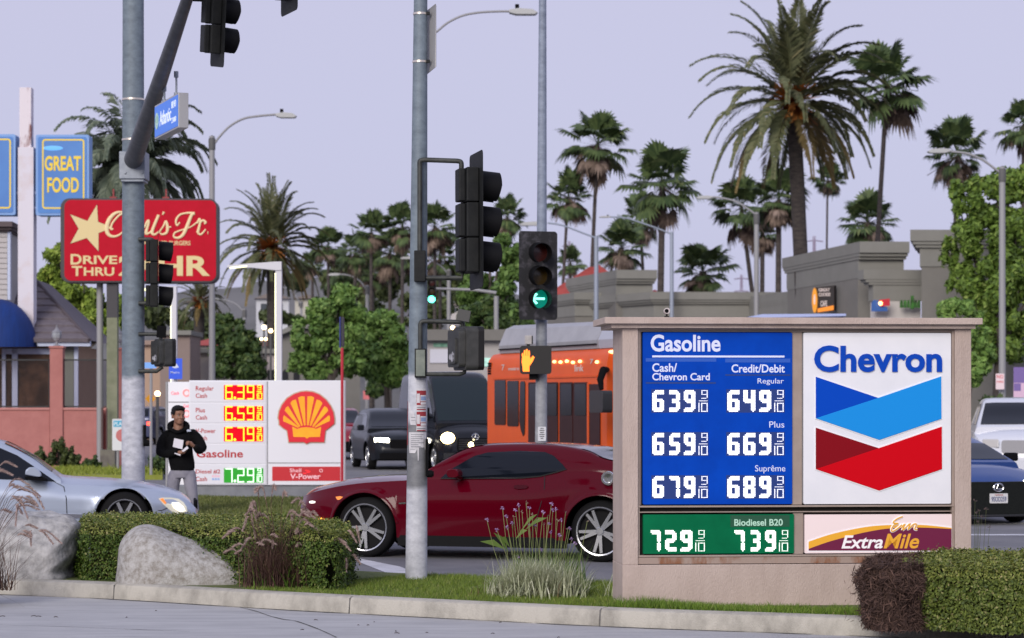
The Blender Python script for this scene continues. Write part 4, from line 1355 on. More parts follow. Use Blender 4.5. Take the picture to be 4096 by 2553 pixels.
    # front
    b = MB(); b.box(nose-.01, nose+.015, -.50, .50, .56, .70); b.build('grille', blackmat, t, bevel=.02)
    b = MB(); b.box(nose-.25, nose-.02, -.56, .56, .14, .27); b.build('chin', blackmat, t, bevel=.02)
    b = MB(); b.box(-4.07, -4.03, -.7, .7, .72, .86); b.build('tail_lamp', mat('tail_lamp_off', (.2,.01,.01), .3), t, bevel=.01)
    return c
COUPE = red_coupe()

# ---------------- silver sedan at the left edge
def silver_sedan():
    # near-side front wheel centre sighted at photo (497, 2105); street direction as the coupe's
    yaw = R(9.0); d = 33.2
    fwd = Vector((math.cos(yaw), math.sin(yaw), 0)); right = Vector((fwd.y, -fwd.x, 0))
    near = Wp(497, 0, d); near.z = 0
    o = near - right*.89
    t = thing('silver_sedan', 'silver sedan behind the boulders at the left edge with its headlight lit', 'car', o, yaw)
    fr = Frame(o, yaw)
    S = 2.9229
    Q = lambda pts, off=-.9: [fr.L(x/S, 1720+y/S, off) for x, y in pts]
    top = Q([(2238,838),(2160,762),(2060,712),(1900,660),(1700,620),(1500,592),(1250,570),(1000,556),(750,545),(640,520)], -.4)
    top = [(top[0][0]+.08, top[0][1]-.16)] + top
    sh = Q([(2230,860),(2120,800),(1950,742),(1700,706),(1450,676),(1200,660),(950,645),(770,640),(640,612),(300,592),(0,578)], -.88)
    sh = [(sh[0][0]+.10, sh[0][1]-.10)] + sh + [(sh[-1][0]-1.2, sh[-1][1]+.03), (-4.0, .93)]
    top += [(-2.2,1.0),(-3.3,1.02),(-4.0,.95)]
    roof = Q([(720,560),(560,450),(400,330),(200,215),(60,150),(0,128)], -.5)
    x_ = roof[-1]
    roof += [(x_[0]-.5, x_[1]+.10), (x_[0]-1.0, x_[1]+.13), (x_[0]-1.6, x_[1]+.06), (x_[0]-2.2, x_[1]-.16), (-3.55, 1.0)]
    nose = top[0][0]
    c = Car(t, top=top, shoulder=sh, width=[(-4.0,.72),(-3.8,.86),(-3.2,.92),(-2,.935),(-1,.935),(0,.925),(.3,.90),(.55,.83),(nose-.1,.68),(nose,.54)],
            roof=roof, wb=2.87, arch=.385, rad=.335, rim=.24, sill=.22, lean=.60, belt=.90, paint=mat('silver_paint', (.42,.475,.58), .32, .45, coat=.4, spec=.4),
            phase=.2, twin=False, spokes=7, sharp=40, crease=.16)
    win = Q([(-260,545),(-240,160),(0,215),(200,300),(400,430),(560,540),(655,602),(400,588),(0,572)], -.76)
    c.window(win, -1); c.window(win, 1)
    c.screen(roof[0][0]-.12, roof[4][0], 'windscreen', .93)
    hl = Q([(1852,800),(1900,790),(2000,792),(2090,808),(2150,850),(2185,905),(2195,960),(2110,972),(2060,990),(1990,940),(1910,870)], -.80)
    glow = mat('headlamp_glass_lit', (.62,.60,.50), .15, emit=.25)
    h = c.patch(hl, -1, 'headlight', glow, .012, .02)
    c.patch(Q([(1868,806),(1905,798),(1945,850),(1930,868)], -.80), -1, 'turn_lamp', amber, .016, .02)
    c.patch(Q([(2010,850),(2090,850),(2150,905),(2170,950),(2100,958),(2030,910)], -.80), -1, 'headlight_bulb', mat('headlight_beam', (1.0,.93,.72), .3, emit=1.6), .017, .02, h)
    c.patch(hl, 1, 'headlight', glow, .010, .02)
    dl = Q([(640,612),(745,665),(775,800),(782,975)], -.92)
    c.patch([(x-.005,z) for x,z in dl]+[(x+.005,z) for x,z in reversed(dl)], -1, 'door_seam', seam, .009, .02)
    dl = Q([(1740,944),(1890,942),(1960,912)], -.86)
    c.patch([(x,z-.005) for x,z in dl]+[(x,z+.005) for x,z in reversed(dl)], -1, 'bumper_seam', seam, .009, .02)
    dl = Q([(820,575),(870,612),(910,636)], -.82)
    c.patch(Q([(655,985),(700,978),(960,986),(955,1012),(930,1032),(760,1028),(700,1018)], -.93), -1, 'chrome_trim', chrome, .014, .02)
    mo = Q([(292,520),(300,470),(340,438),(400,436),(450,462),(480,510),(486,545),(400,545)], -1.05)
    b = MB(); b.prism(mo, -1.08, -.93); b.build('door_mirror', c.k['paint'], t, bevel=.03, smooth=40)
    ml = Q([(280,548),(486,540),(560,578),(520,600),(330,585)], -1.0)
    b = MB(); b.prism(ml, -1.05, -.85); b.build('mirror_base', blackmat, t, bevel=.01)
    b = MB(); b.box(nose-.03, nose+.004, -.36, .36, .36, .54); b.build('grille', blackmat, t, bevel=.01)
    return c
SEDAN = silver_sedan()

# ---------------- other traffic
def face_frame(px, py, yaw):
    o = Gp(px, py); return o, yaw
def simple_car(name, label, cat, o, yaw, col, kind, lamps=None, group=None, d_lamp=head_on, rimm=None, pm=None, L=None):
    t = thing(name, label, cat, o, yaw, group)
    K = dict(paint=pm or paint(name+'_paint', col), twin=False, spokes=6)
    if rimm: K['rimmat'] = rimm
    if kind == 'sedan':
        K.update(top=[(-3.75,.92),(-3.5,1.02),(-2.9,1.06),(-1,.98),(.1,.95),(.5,.84),(.72,.72),(.85,.56)],
                 shoulder=[(-3.75,.86),(-3.3,.95),(-2,.93),(-.6,.90),(.3,.82),(.85,.52)],
                 width=[(-3.75,.70),(-3.55,.84),(-2.7,.90),(-1.3,.905),(0,.90),(.4,.84),(.7,.72),(.85,.52)],
                 roof=[(-3.45,1.04),(-3.0,1.22),(-2.4,1.38),(-1.8,1.43),(-1.3,1.42),(-.8,1.28),(-.3,1.08),(-.05,.98)], wb=2.7, arch=.37, rad=.325, sill=.2, lean=.5)
        win = [(-2.75,1.0),(-2.5,1.24),(-2.1,1.34),(-1.5,1.35),(-1.0,1.24),(-.55,1.02)]
    elif kind == 'suv':
        K.update(top=[(-3.75,1.0),(-3.6,1.12),(-1,1.12),(.0,1.10),(.5,1.0),(.72,.88),(.86,.66)],
                 shoulder=[(-3.75,.98),(-3.3,1.06),(-1,1.04),(.1,1.0),(.55,.86),(.86,.62)],
                 width=[(-3.75,.78),(-3.6,.90),(-2.7,.96),(-1.3,.96),(0,.955),(.4,.90),(.7,.80),(.86,.62)],
                 roof=[(-3.7,1.12),(-3.5,1.45),(-3.2,1.62),(-2.4,1.69),(-1.6,1.69),(-1.1,1.60),(-.55,1.33),(-.1,1.14)], wb=2.85, arch=.42, rad=.375, sill=.27, lean=.38)
        win = [(-3.3,1.18),(-3.1,1.48),(-2.2,1.58),(-1.5,1.57),(-1.1,1.46),(-.62,1.18)]
    elif kind == 'van':
        K.update(top=[(-5.3,1.2),(-1,1.25),(.2,1.28),(.45,1.18),(.7,1.04),(.85,.82)],
                 shoulder=[(-5.3,1.2),(-1,1.2),(.2,1.16),(.5,1.05),(.72,.93),(.85,.72)],
                 width=[(-5.3,.96),(-5.1,1.0),(-1.3,1.0),(0,.995),(.4,.93),(.7,.83),(.85,.70)],
                 roof=[(-5.3,2.55),(-5.0,2.68),(-2.4,2.72),(-1.5,2.70),(-1.15,2.56),(-.75,2.25),(-.2,1.78),(.30,1.30)], wb=3.65, arch=.42, rad=.36, sill=.3, lean=.13, belt=.975)
        win = [(-1.6,1.35),(-1.6,1.95),(-.85,1.98),(-.35,1.62),(-.05,1.36)]
    c = Car(t, **K)
    c.window(win, 1); c.window(win, -1)
    n = K['width'][-1][0]
    if kind == 'van':
        c.window([(-3.3,1.35),(-3.3,2.0),(-1.8,2.0),(-1.8,1.35)], 1); c.window([(-3.3,1.35),(-3.3,2.0),(-1.8,2.0),(-1.8,1.35)], -1)
        c.screen(.24, -1.12, 'windscreen', .95, mat('van_windscreen', (.010,.018,.022), .08, spec=.3))
    else:
        r = K['roof']; c.screen(r[-1][0]-.10, r[-3][0]+.02, 'windscreen', .92)
        c.screen(r[0][0]+.06, r[2][0]-.02, 'rear_window', .88)
    return c, t, n
def lamp_pair(t, n, y, z, ry, rz, m, back=.12, slant=.16, name='headlight', glow=None):
    for sg in (1, -1):
        b = MB()
        vs = []
        for yy, xx in ((y-ry, n+.012), (y+ry, n-slant)):
            for zz in (z-rz, z+rz): vs.append((xx-(.02 if zz > z else 0), sg*yy, zz))
        vs += [(v[0]-back, v[1], v[2]) for v in vs]
        f = [(0,2,3,1),(4,5,7,6),(0,4,6,2),(1,3,7,5),(0,1,5,4),(2,6,7,3)]
        if sg < 0: f = [tuple(reversed(q)) for q in f]
        b.add(vs, f)
        b.build(name, m, t, bevel=.02)

# black sport utility, coming towards us
o = Gp(1600, 1878)
c, t, n = simple_car('black_suv', 'black sport utility car with bright headlights beside the red and white fuel sign', 'car', o, R(-78), (.012,.013,.016), 'suv', pm=mat('black_gloss', (.009,.011,.015), .3, coat=.25, spec=.2))
lamp_pair(t, n-.05, .62, .82, .19, .06, head_on)
b = MB(); b.prism(rrect(-.42,.42,.60,.84,.06), n-.03, n+.02, axis='x'); b.build('grille', blackmat, t)
b = MB(); b.prism(rrect(-.7,.7,.30,.48,.04), n-.12, n+.005, axis='x'); b.build('lower_grille', blackmat, t)
for sg in (1,-1):
    b = MB(); b.box(-.62,-.48, sg*.93, sg*1.12, 1.08, 1.24); b.build('door_mirror', c.k['paint'], t, bevel=.03)
# red hatchback, mostly behind the sign post
o = Gp(1362, 1838)
c, t, n = simple_car('red_hatchback', 'red car showing its front corner beside the red and white fuel sign', 'car', o, R(-80), (.30,.012,.03), 'suv', pm=paint('bright_red', (.30,.010,.028)))
lamp_pair(t, n-.05, .62, .82, .14, .06, head_on)
b = MB(); b.prism(rrect(-.62,.62,.30,.60,.06), n-.12, n+.01, axis='x'); b.build('grille', blackmat, t)
# pale blue sedan behind them
o = Gp(1465, 1776)
c, t, n = simple_car('blue_grey_sedan', 'pale blue grey sedan behind the black car, its roof and rear seen', 'car', o, R(100), (.22,.26,.36), 'sedan', pm=paint('blue_grey', (.20,.24,.33)))
o = Gp(1385, 1762)
c, t, n = simple_car('dark_sedan', 'dark distant sedan beyond the pale blue grey one', 'car', o, R(-85), (.06,.07,.11), 'sedan', pm=paint('slate', (.06,.07,.11)))
# black delivery van
o = Gp(1872, 1883)
c, t, n = simple_car('black_van', 'tall black passenger van with glaring headlights, seen behind the middle pole', 'van', o, R(-76), (.01,.011,.014), 'van', pm=mat('black_van_gloss', (.007,.008,.012), .25, coat=.3, spec=.2))
for sg in (1,-1):
    b = MB(); b.ell((n-.06,sg*.74,.90), (.10,.19,.15), 16, 10); b.build('headlight', head_warm, t, smooth=60)
b = MB(); b.ell((n+.03,-.12,.72), (.04,.07,.07), 12, 8); b.build('fog_lamp', head_warm, t, smooth=60)
b = MB(); b.prism(rrect(-.5,.5,.55,.90,.05), n-.03, n+.02, axis='x'); o_ = b.build('grille', blackmat, t)
b = MB()
for k in range(5): b.box(n+.02, n+.03, -.45, .45, .60+k*.06, .615+k*.06)
b.build('grille_bars', mat('grille_grey', (.06,.06,.065), .4), o_)
b = MB(); b.prism(rrect(-.85,.85,.30,.50,.05), n-.10, n+.03, axis='x'); b.build('bumper', mat('van_bumper', (.02,.02,.022), .5), t)
for sg in (1,-1):
    b = MB(); b.box(-.35,-.22, sg*1.02, sg*1.22, 1.35, 1.72); b.tube([(-.3,sg*.95,1.45),(-.3,sg*1.05,1.45)], .03, 6); b.build('door_mirror', blackmat, t, bevel=.03)
b = MB(); b.lathe([(.078,0),(.088,.012),(.098,0)], (n+.035,0,.93), 24, 'x', cap=False)
for a_ in (90,210,330): b.tube([(n+.035,0,.93),(n+.035,.085*math.cos(R(a_)),.93+.085*math.sin(R(a_)))], [.016,.005], 6)
b.build('emblem', chrome, t)
# lit tail lamps beyond the left pole
o = Gp(640, 1775)
c, t, n = simple_car('blue_hatchback', 'dark blue car with lit red tail lamps beyond the left mast arm pole', 'car', o, R(80), (.05,.06,.12), 'suv', pm=paint('navy', (.05,.06,.13)))
for sg in (1,-1):
    b = MB(); b.box(-3.77,-3.70, sg*.62, sg*.86, .86, 1.02); b.build('tail_lamp', tail_on, t, bevel=.02)
# white boxy off-roader behind the blue car
o = Gp(4085, 1950) + Vector((0,0,0))
c, t, n = simple_car('white_suv', 'white boxy sport utility car behind the blue car at the right edge', 'car', o, R(-98), (.62,.64,.68), 'suv', pm=paint('white_paint_car', (.62,.64,.70), rough=.3, metal=0))
t.scale = (1,1.12,1.16)
lamp_pair(t, n-.04, .62, .84, .15, .08, mat('headlight_off', (.5,.5,.5), .2))
b = MB(); b.prism(rrect(-.42,.42,.66,.9,.05), n-.03, n+.015, axis='x'); b.build('grille', mat('grille_light', (.3,.3,.32), .4), t)
# blue luxury saloon, coming towards us
o = Gp(3985, 2100)
yawb = R(-73)
fwd = Vector((math.cos(yawb), math.sin(yawb), 0))
o = o - fwd*.80
c, t, n = simple_car('blue_sedan', 'deep blue luxury car with a black grille and front plate right of the stucco sign', 'car', o, yawb, (.02,.05,.18), 'sedan', pm=mat('deep_blue', (.022,.060,.22), .3, .2, coat=.5, spec=.3))
gm = mat('mesh_grille', (.006,.007,.007), .5, col2=(.014,.016,.014), vscale=60, spec=.15)
b = MB(); b.prism([(-.74,.66),(-.55,.69),(.55,.69),(.74,.66),(.52,.50),(.60,.30),(.72,.16),(-.72,.16),(-.60,.30),(-.52,.50)], n-.20, n+.022, axis='x'); g_ = b.build('grille', gm, t)
b = MB(); b.lathe([(.068,0),(.082,.008),(.094,0)], (n+.026,0,.60), 28, 'x', cap=False); b.v=[(x,y,.60+(z-.60)*.74) for x,y,z in b.v]
b.tube([(n+.03,-.012,.645),(n+.03,-.034,.575),(n+.03,.05,.575)], .009, 6)
b.build('emblem', chrome, g_)
b = MB(); b.prism(rrect(-.152,.152,.35,.505,.012), n+.02, n+.034, axis='x'); pl = b.build('licence_plate', mat('plate_white', (.62,.62,.62), .5), t)
tm = mat('plate_blue', (.06,.08,.20), .6)
o2 = text('9SOD259', -.125, .125, .375, .455, 0, tm, 'plate_number', pl, .01, depth=.002)
o2.rotation_euler = (0,0,R(90)); o2.location = (n+.036, 0, 0)
o2 = text('California', -.07, .07, .472, .497, 0, mat('plate_red', (.4,.05,.05), .6), 'plate_state', pl, 0, depth=.002)
o2.rotation_euler = (0,0,R(90)); o2.location = (n+.036, 0, 0)
lamp_pair(t, n-.10, .66, .66, .13, .045, head_on)
t.scale = (1,1,.95)
b = MB(); b.box(n-.1, n+.035, -.62, .62, .13, .17); b.build('lower_lip', mat('lip_dark', (.02,.02,.022), .4), t, bevel=.02)
for sg in (1,-1):
    b = MB(); b.box(-.72,-.56, sg*.92, sg*1.12, .98, 1.12); b.build('door_mirror', blackmat, t, bevel=.03)

# ---------------- orange bus
def bus():
    A = Wp(2428, 0, 45.5); Bk = Wp(1950, 0, 51.5)
    yaw = math.atan2(A.y-Bk.y, A.x-Bk.x)
    o = Vector((Bk.x, Bk.y, 0)); fr = Frame(o, yaw); L = (Vector((A.x,A.y,0))-o).length
    t = thing('city_bus', 'orange city bus with a grey roof fairing and dark doors behind the lit hand signal', 'bus', o, yaw)
    S = 2.7
    P = lambda x, y, off=0: fr.L(1880+x/S, 1240+y/S, off)
    orange = mat('bus_orange', (.74,.105,.012), .4, col2=(.68,.09,.010), vscale=1.2, spec=.25)
    zr = 2.86
    # body: rounded box, side on y=0
    b = MB()
    prof = [(0,.30),(0,2.55),(.03,2.72),(.12,2.83),(.26,2.87),(2.2,2.87),(2.36,2.82),(2.46,2.70),(2.5,2.5),(2.5,.30)]
    vs = []
    for x in (0, L): vs += [(x, y, z) for y, z in prof]
    n = len(prof); fs = [(i, n+i, n+i+1, i+1) for i in range(n-1)] + [tuple(range(n)), tuple(range(2*n-1,n-1,-1)), (0, n-1, 2*n-1, n)]
    b.add(vs, fs); b.build('body', orange, t, smooth=50)
    # grey fairing over the tanks
    xs0, xs1 = P(330,440,.2)[0], P(1400,440,.2)[0]
    b = MB(); vs = []
    zl, zrr = P(430,172,.5)[1], P(1370,132,.5)[1]; dxl = P(425,180,.4)[0]-xs0
    for x, dx, zt_ in ((xs0, dxl, zl), (xs1, -.1, zrr)):
        vs += [(x, .18, 2.86), (x, .16, 3.02), (x+dx, .32, zt_-.08), (x+dx, .50, zt_), (x+dx, 2.0, zt_), (x+dx, 2.2, zt_-.08), (x, 2.34, 3.02), (x, 2.32, 2.86)]
    b.add(vs, [(i, 8+i, 9+i, i+1) for i in range(7)] + [tuple(range(8)), tuple(range(15,7,-1))])
    b.build('roof_fairing', mat('fairing_grey', (.36,.36,.38), .45, col2=(.30,.30,.32), vscale=2), t, smooth=30)
    b = MB(); vs = []
    for x, dx in ((xs1+.03, -.1), (L-.06, -.05)):
        vs += [(x, .18, 2.86), (x, .16, 3.02), (x+dx, .32, zrr-.07), (x+dx, .50, zrr+.01), (x+dx, 2.0, zrr+.01), (x+dx, 2.2, zrr-.07), (x, 2.34, 3.02), (x, 2.32, 2.86)]
    b.add(vs, [(i, 8+i, 9+i, i+1) for i in range(7)] + [tuple(range(8)), tuple(range(15,7,-1))])
    b.build('front_fairing', mat('fairing_pale', (.40,.41,.47), .4), t, smooth=30)
    b = MB(); b.box(xs0+.05, xs1-.05, .135, .17, 2.93, 2.955); b.build('fairing_seam', blackmat, t)
    glass = mat('bus_glass', (.008,.008,.008), .1, col2=(.016,.014,.013), vscale=3, spec=.2)
    def pane(x0, x1, y0, y1, nm='side_window', m=None, off=-.015, r=.05):
        a = P(x0, y1, off); c = P(x1, y0, off)
        b = MB(); b.prism(rrect(a[0], c[0], a[1], c[1], min(r, abs(c[0]-a[0])*.3)), off, .02)
        return b.build(nm, m or glass, t)
    pane(264, 382, 758, 1240); pane(400, 520, 765, 1255)
    a = [P(x, y, -.015) for x, y in ((540,790),(552,770),(580,770),(592,795),(590,1180),(585,1340),(572,1365),(548,1300),(530,1200))]
    b = MB(); b.prism(a, -.015, .02); b.build('side_window', glass, t)
    door = mat('bus_door', (.040,.012,.011), .4, col2=(.028,.009,.009), vscale=2, spec=.2)
    for x0, x1 in ((628, 735), (742, 945), (965, 1105), (1115, 1262)):
        d = pane(x0, x1, 780, 1640, 'door_leaf', door, -.02, .04)
        a = P(x0+12, 1140, -.03); c_ = P(x1-12, 800, -.03)
        b = MB(); b.prism(rrect(a[0], c_[0], a[1], c_[1], .05), -.028, -.021); b.build('door_glass', glass, d)
    pane(1282, 1400, 800, 1640, 'door_leaf', door, -.02, .04)
    b = MB(); a = P(1262, 1640, -.03); c_ = P(1280, 790, -.03); b.box(a[0], c_[0], -.03, .0, a[1], c_[1]); b.build('door_post', orange, t)
    # upper band lettering, lights, rail
    txw = mat('bus_lettering', (.62,.52,.48), .5)
    for s_, x0, x1, y0, y1 in (('metro', 415, 530, 620, 655), ('link', 1130, 1225, 590, 665), ('7', 340, 372, 590, 655), ('7', 1296, 1330, 530, 585)):
        a = P(x0, y1, -.004); c_ = P(x1, y0, -.004); text(s_, a[0], c_[0], a[1], c_[1], -.002, txw, 'lettering', t, .01)
    lm = mat('bus_marker_lit', (1.0,.62,.22), .4, emit=3)
    for x, y in ((905,560),(972,564),(1040,554),(1106,568),(1182,556),(1365,563)):
        a = P(x, y, -.02); b = MB(); b.ell((a[0], -.01, a[1]), (.09,.02,.03), 10, 6); b.build('marker_lamp', lm, t, smooth=60)
    a = P(250, 742, -.02); c_ = P(1370, 750, -.02); b = MB(); b.box(a[0], c_[0], -.02, .005, a[1]-.02, a[1]+.02); b.build('belt_rail', orange, t)
    b = MB()
    for k in range(5):
        z = P(222, 580+k*27)[1]; b.box(.03, .22, -.006, .004, z-.02, z+.02)
    b.build('vent', blackmat, t)
    # front: mirror, windscreen, corner pillar
    b = MB(); b.prism(rrect(.35,2.2,2.30,2.70,.08), L-.02, L+.012, axis='x'); b.build('destination_sign', blackmat, t)
    b = MB(); b.prism(rrect(.25,2.3,.95,2.2,.12), L-.02, L+.015, axis='x'); b.build('windscreen', glassdark, t)
    a = P(1500, 492, -.02); b = MB(); b.ell((L+.0, .12, 2.78), (.06,.09,.035), 10, 6); b.build('marker_lamp', lm, t, smooth=60)
    am = fr.L(1880+1385/S, 1240+650/S, -.45); ab = fr.L(1880+1390/S, 1240+860/S, -.45)
    b = MB(); b.tube([(L-.05,.02,am[1]+.02),(am[0],-.35,am[1]),(am[0]+.02,-.42,(am[1]+ab[1])/2),(ab[0]+.06,-.42,ab[1])], [.05,.07,.06,.04], 10)
    b.build('mirror_arm', blackmat, t, smooth=40)
    q0 = fr.L(1880+1340/S, 1240+1110/S, -.45); q1 = fr.L(1880+1490/S, 1240+870/S, -.45)
    b = MB(); b.prism(rrect(q0[0], q1[0], q0[1], q1[1], .07), -.55, -.36); b.build('mirror', mat('bus_mirror', (.02,.02,.021), .4), t, bevel=.04, smooth=40)
    # rear skirt and wheels
    for x in (1.2, L-1.4):
        b = MB(); b.lathe([(.001,-.02),(.30,-.02),(.46,-.01),(.48,.03),(.48,.28),(.001,.28)], (x,0,.48), 28, 'y'); b.build('wheel', rubber, t, smooth=40)
    return fr
BUS = bus()
# ================================================================ the man at the far corner
def person():
    D = 38.6
    g = Wp(716, 0, D); g.z = 0.01
    fr = Frame(g, 0)
    t = thing('person', 'person in a black hooded sweatshirt and grey sweatpants holding white papers at the corner', 'person', g, 0)
    P = lambda px, py, y=0.0: Vector((*fr.L(px, py)[:1], y, fr.L(px, py)[1]))
    skin = mat('skin', (.30,.155,.10), .55, col2=(.25,.12,.075), vscale=9)
    hood = mat('black_sweatshirt', (.0045,.0045,.005), .95, col2=(.008,.008,.009), vscale=7, bump=.3, bscale=14, spec=.1)
    pants = mat('grey_sweatpants', (.22,.215,.26), .95, col2=(.29,.28,.33), vscale=5, bump=.4, bscale=12)
    hairm = mat('black_hair', (.006,.005,.005), .6, bump=.6, bscale=90, spec=.2)
    def chain(b, pts, rad, n=14, sy=1.0):
        q = smooth_path([tuple(p)+(r,) for p, r in zip(pts, rad)], 5)
        b.tube([(a[0],a[1],a[2]) for a in q], [max(.004,a[3]) for a in q], n)
        for p, r in ((pts[0], rad[0]), (pts[-1], rad[-1])): b.ell(p, (r,r,r), n, 8)
    def blob(b, name, m, vox, par, sm=3, fac=.5):
        o = b.build(name, m, par)
        r = o.modifiers.new('r', 'REMESH'); r.mode = 'VOXEL'; r.voxel_size = vox; r.use_smooth_shade = True
        s = o.modifiers.new('s', 'SMOOTH'); s.factor = fac; s.iterations = sm
        bake(o); o.data.materials.clear(); o.data.materials.append(m)
        o.data.polygons.foreach_set('use_smooth', [True]*len(o.data.polygons))
        return o
    def oval(b, rings, n=22):
        """loft of elliptical rings (centre, rx, ry)"""
        vs, fs = [], []
        for c, rx, ry in rings:
            for k in range(n):
                a = 2*math.pi*k/n; vs.append((c[0]+rx*math.cos(a), c[1]+ry*math.sin(a), c[2]))
        for i in range(len(rings)-1):
            for k in range(n):
                k2 = (k+1) % n; fs.append((i*n+k, i*n+k2, (i+1)*n+k2, (i+1)*n+k))
        fs.append(tuple(range(n-1,-1,-1))); fs.append(tuple((len(rings)-1)*n+k for k in range(n)))
        b.add(vs, fs)
    # ---- body: head, neck, trunk core, arms, hands, legs as one surface
    hc = P(714, 1663, -.02); KH = 1.2                      # head centre
    s = .00386
    yawh = R(30)                               # face turned to his left (our right)
    def HP(x, y, z):                           # head space: x to his left/our right, -y forward, z up
        c, sn = math.cos(yawh), math.sin(yawh)
        return Vector((hc.x + KH*(x*c - y*sn), hc.y + KH*(x*sn + y*c), hc.z + KH*z))
    b = MB()
    def hell(c, r, n=16, k=10):
        i0 = len(b.v); b.ell((0,0,0), r, n, k)
        for i in range(i0, len(b.v)):
            v = b.v[i]; b.v[i] = tuple(HP(v[0]+c[0], v[1]+c[1], v[2]+c[2]))
    hell((0,.01,.045), (.078,.098,.085)); hell((0,-.018,-.03), (.066,.078,.085)); hell((0,-.045,-.085), (.046,.050,.034))
    hell((0,-.03,-.062), (.064,.062,.045))
    hell((.038,-.052,-.035), (.034,.034,.034)); hell((-.038,-.052,-.035), (.034,.034,.034))     # cheeks
    hell((0,-.086,.020), (.055,.020,.016))                                                        # brow
    hell((0,-.100,-.012), (.014,.020,.028)); hell((0,-.110,-.030), (.020,.017,.013))             # nose
    hell((0,-.090,-.062), (.027,.014,.009)); hell((0,-.088,-.073), (.024,.013,.008))             # lips
    hell((.079,.012,-.012), (.010,.020,.032)); hell((-.079,.012,-.012), (.010,.020,.032))        # ears
    neck0, neck1 = P(714, 1692, .01), P(712, 1722, .02)
    chain(b, [neck0, neck1], [.072,.085])
    oval(b, [(P(712,1726,.02),.10,.08),(P(712,1750,.02),.15,.10),(P(715,1800,.01),.145,.105),(P(724,1870,0),.15,.11),(P(728,1890,0),.15,.11)])
    LE, RE = P(646,1808,-.02), P(812,1792,-.02)
    LS, RS = P(662,1742,.02), P(776,1736,.02)
    LH, RH = P(726,1809,-.24), P(778,1780,-.25)
    chain(b, [LS, LE], [.05,.042]); chain(b, [LE, P(672,1816,-.12), LH+Vector((-.02,.01,0))], [.038,.034,.028])
    chain(b, [RS, RE], [.05,.042]); chain(b, [RE, P(800,1800,-.14), RH+Vector((.02,.015,-.015))], [.038,.034,.028])
    # legs
    LHp, RHp = P(698,1900,.0), P(756,1898,.0)
    LK, RK = P(694,1990,.02), P(770,1986,-.03)
    LA, RA = P(692,2078,.05), P(782,2074,-.02)
    chain(b, [LHp, LK, LA], [.08,.055,.04]); chain(b, [RHp, RK, RA], [.08,.055,.04])
    # hands: palm, four fingers, thumb
    def hand(base, axis, out, curl, sg):
        ax = Vector(axis).normalized(); o_ = Vector(out).normalized(); side = ax.cross(o_).normalized()
        chain(b, [base, base+ax*.045], [.030,.034], 10); chain(b, [base+side*.018, base+ax*.06+side*.022], [.020,.020], 8); chain(b, [base-side*.018, base+ax*.06-side*.022], [.020,.020], 8)
        for k, (off, ln) in enumerate(((-.030,.052),(-.010,.062),(.010,.058),(.029,.045))):
            p0 = base + ax*.070 + side*off
            p1 = p0 + ax*ln*.5 + o_*ln*.15; p2 = p1 + ax*ln*.25*(1-curl) + o_*ln*.5*curl*1.4; p3 = p2 + o_*ln*.35 - ax*ln*.30*curl
            chain(b, [p0, p1, p2, p3], [.0115,.0110,.0100,.009], 8)
        q0 = base + ax*.02 + side*.03*sg; 
        chain(b, [q0, q0+side*.022*sg+ax*.022+o_*.012, q0+side*.015*sg+ax*.05+o_*.03], [.015,.013,.010], 8)
    hand(LH, (1,-.25,.05), (0,-.5,.85), .55, 1)
    hand(RH, (-.55,-.35,.55), (-.3,-.3,-.9), .8, -1)
    body = blob(b, 'body', skin, .0075, t, 3, .45)
    # ---- face details
    eyem, eyed = mat('eye_white', (.55,.52,.5), .4), mat('eye_dark', (.01,.007,.006), .3)
    for sx in (1,-1):
        b = MB(); i0 = 0; b.ell((0,0,0), (.0135,.006,.0065), 10, 6); b.v = [tuple(HP(v[0]+sx*.031, v[1]-.0845, v[2]+.001)) for v in b.v]; e = b.build('eye', eyem, body, smooth=60)
        b = MB(); b.ell((0,0,0), (.0062,.004,.0062), 8, 6); b.v = [tuple(HP(v[0]+sx*.031, v[1]-.0885, v[2]+.001)) for v in b.v]; b.build('iris', eyed, body, smooth=60)
        b = MB(); b.tube([tuple(HP(sx*.012,-.1035,.019)), tuple(HP(sx*.032,-.100,.024)), tuple(HP(sx*.052,-.083,.018))], [.004,.005,.003], 6); b.build('eyebrow', hairm, body)
    b = MB(); b.tube([tuple(HP(-.022,-.098,-.067)), tuple(HP(0,-.1035,-.0665)), tuple(HP(.022,-.098,-.067))], [.002,.003,.002], 6); b.build('mouth', mat('lips', (.16,.06,.05), .5), body)
    # ---- hair: cropped sides, thick top with a fringe
    b = MB()
    hell((0,.018,.066), (.084,.100,.072)); hell((0,.045,.03), (.082,.075,.075)); hell((0,-.035,.095), (.070,.060,.036)); hell((.03,-.070,.088), (.036,.028,.026)); hell((-.03,-.066,.088), (.036,.028,.026)); hell((0,-.078,.092),(.034,.024,.022)); hell((.062,.0,.05),(.022,.05,.05)); hell((-.062,.0,.05),(.022,.05,.05))
    blob(b, 'hair', hairm, .008, t, 2)
    # ---- sweatshirt
    b = MB()
    oval(b, [(P(729,1884,0),.175,.14),(P(730,1872,0),.190,.150),(P(727,1850,0),.200,.155),(P(721,1815,0),.198,.150),(P(717,1780,0),.205,.145),(P(716,1752,.01),.205,.13),(P(715,1735,.02),.175,.115),(P(714,1722,.02),.115,.10)])
    chain(b, [P(668,1742,.02), P(650,1770,.03), P(644,1806,-.01)], [.085,.088,.080]); chain(b, [P(644,1806,-.01), P(672,1816,-.12), LH+Vector((-.055,.02,.0))], [.082,.066,.050])
    chain(b, [P(770,1738,.02), P(792,1762,.02), P(808,1790,-.02)], [.085,.088,.080]); chain(b, [P(808,1790,-.02), P(800,1800,-.14), RH+Vector((.05,.03,-.035))], [.080,.066,.050])
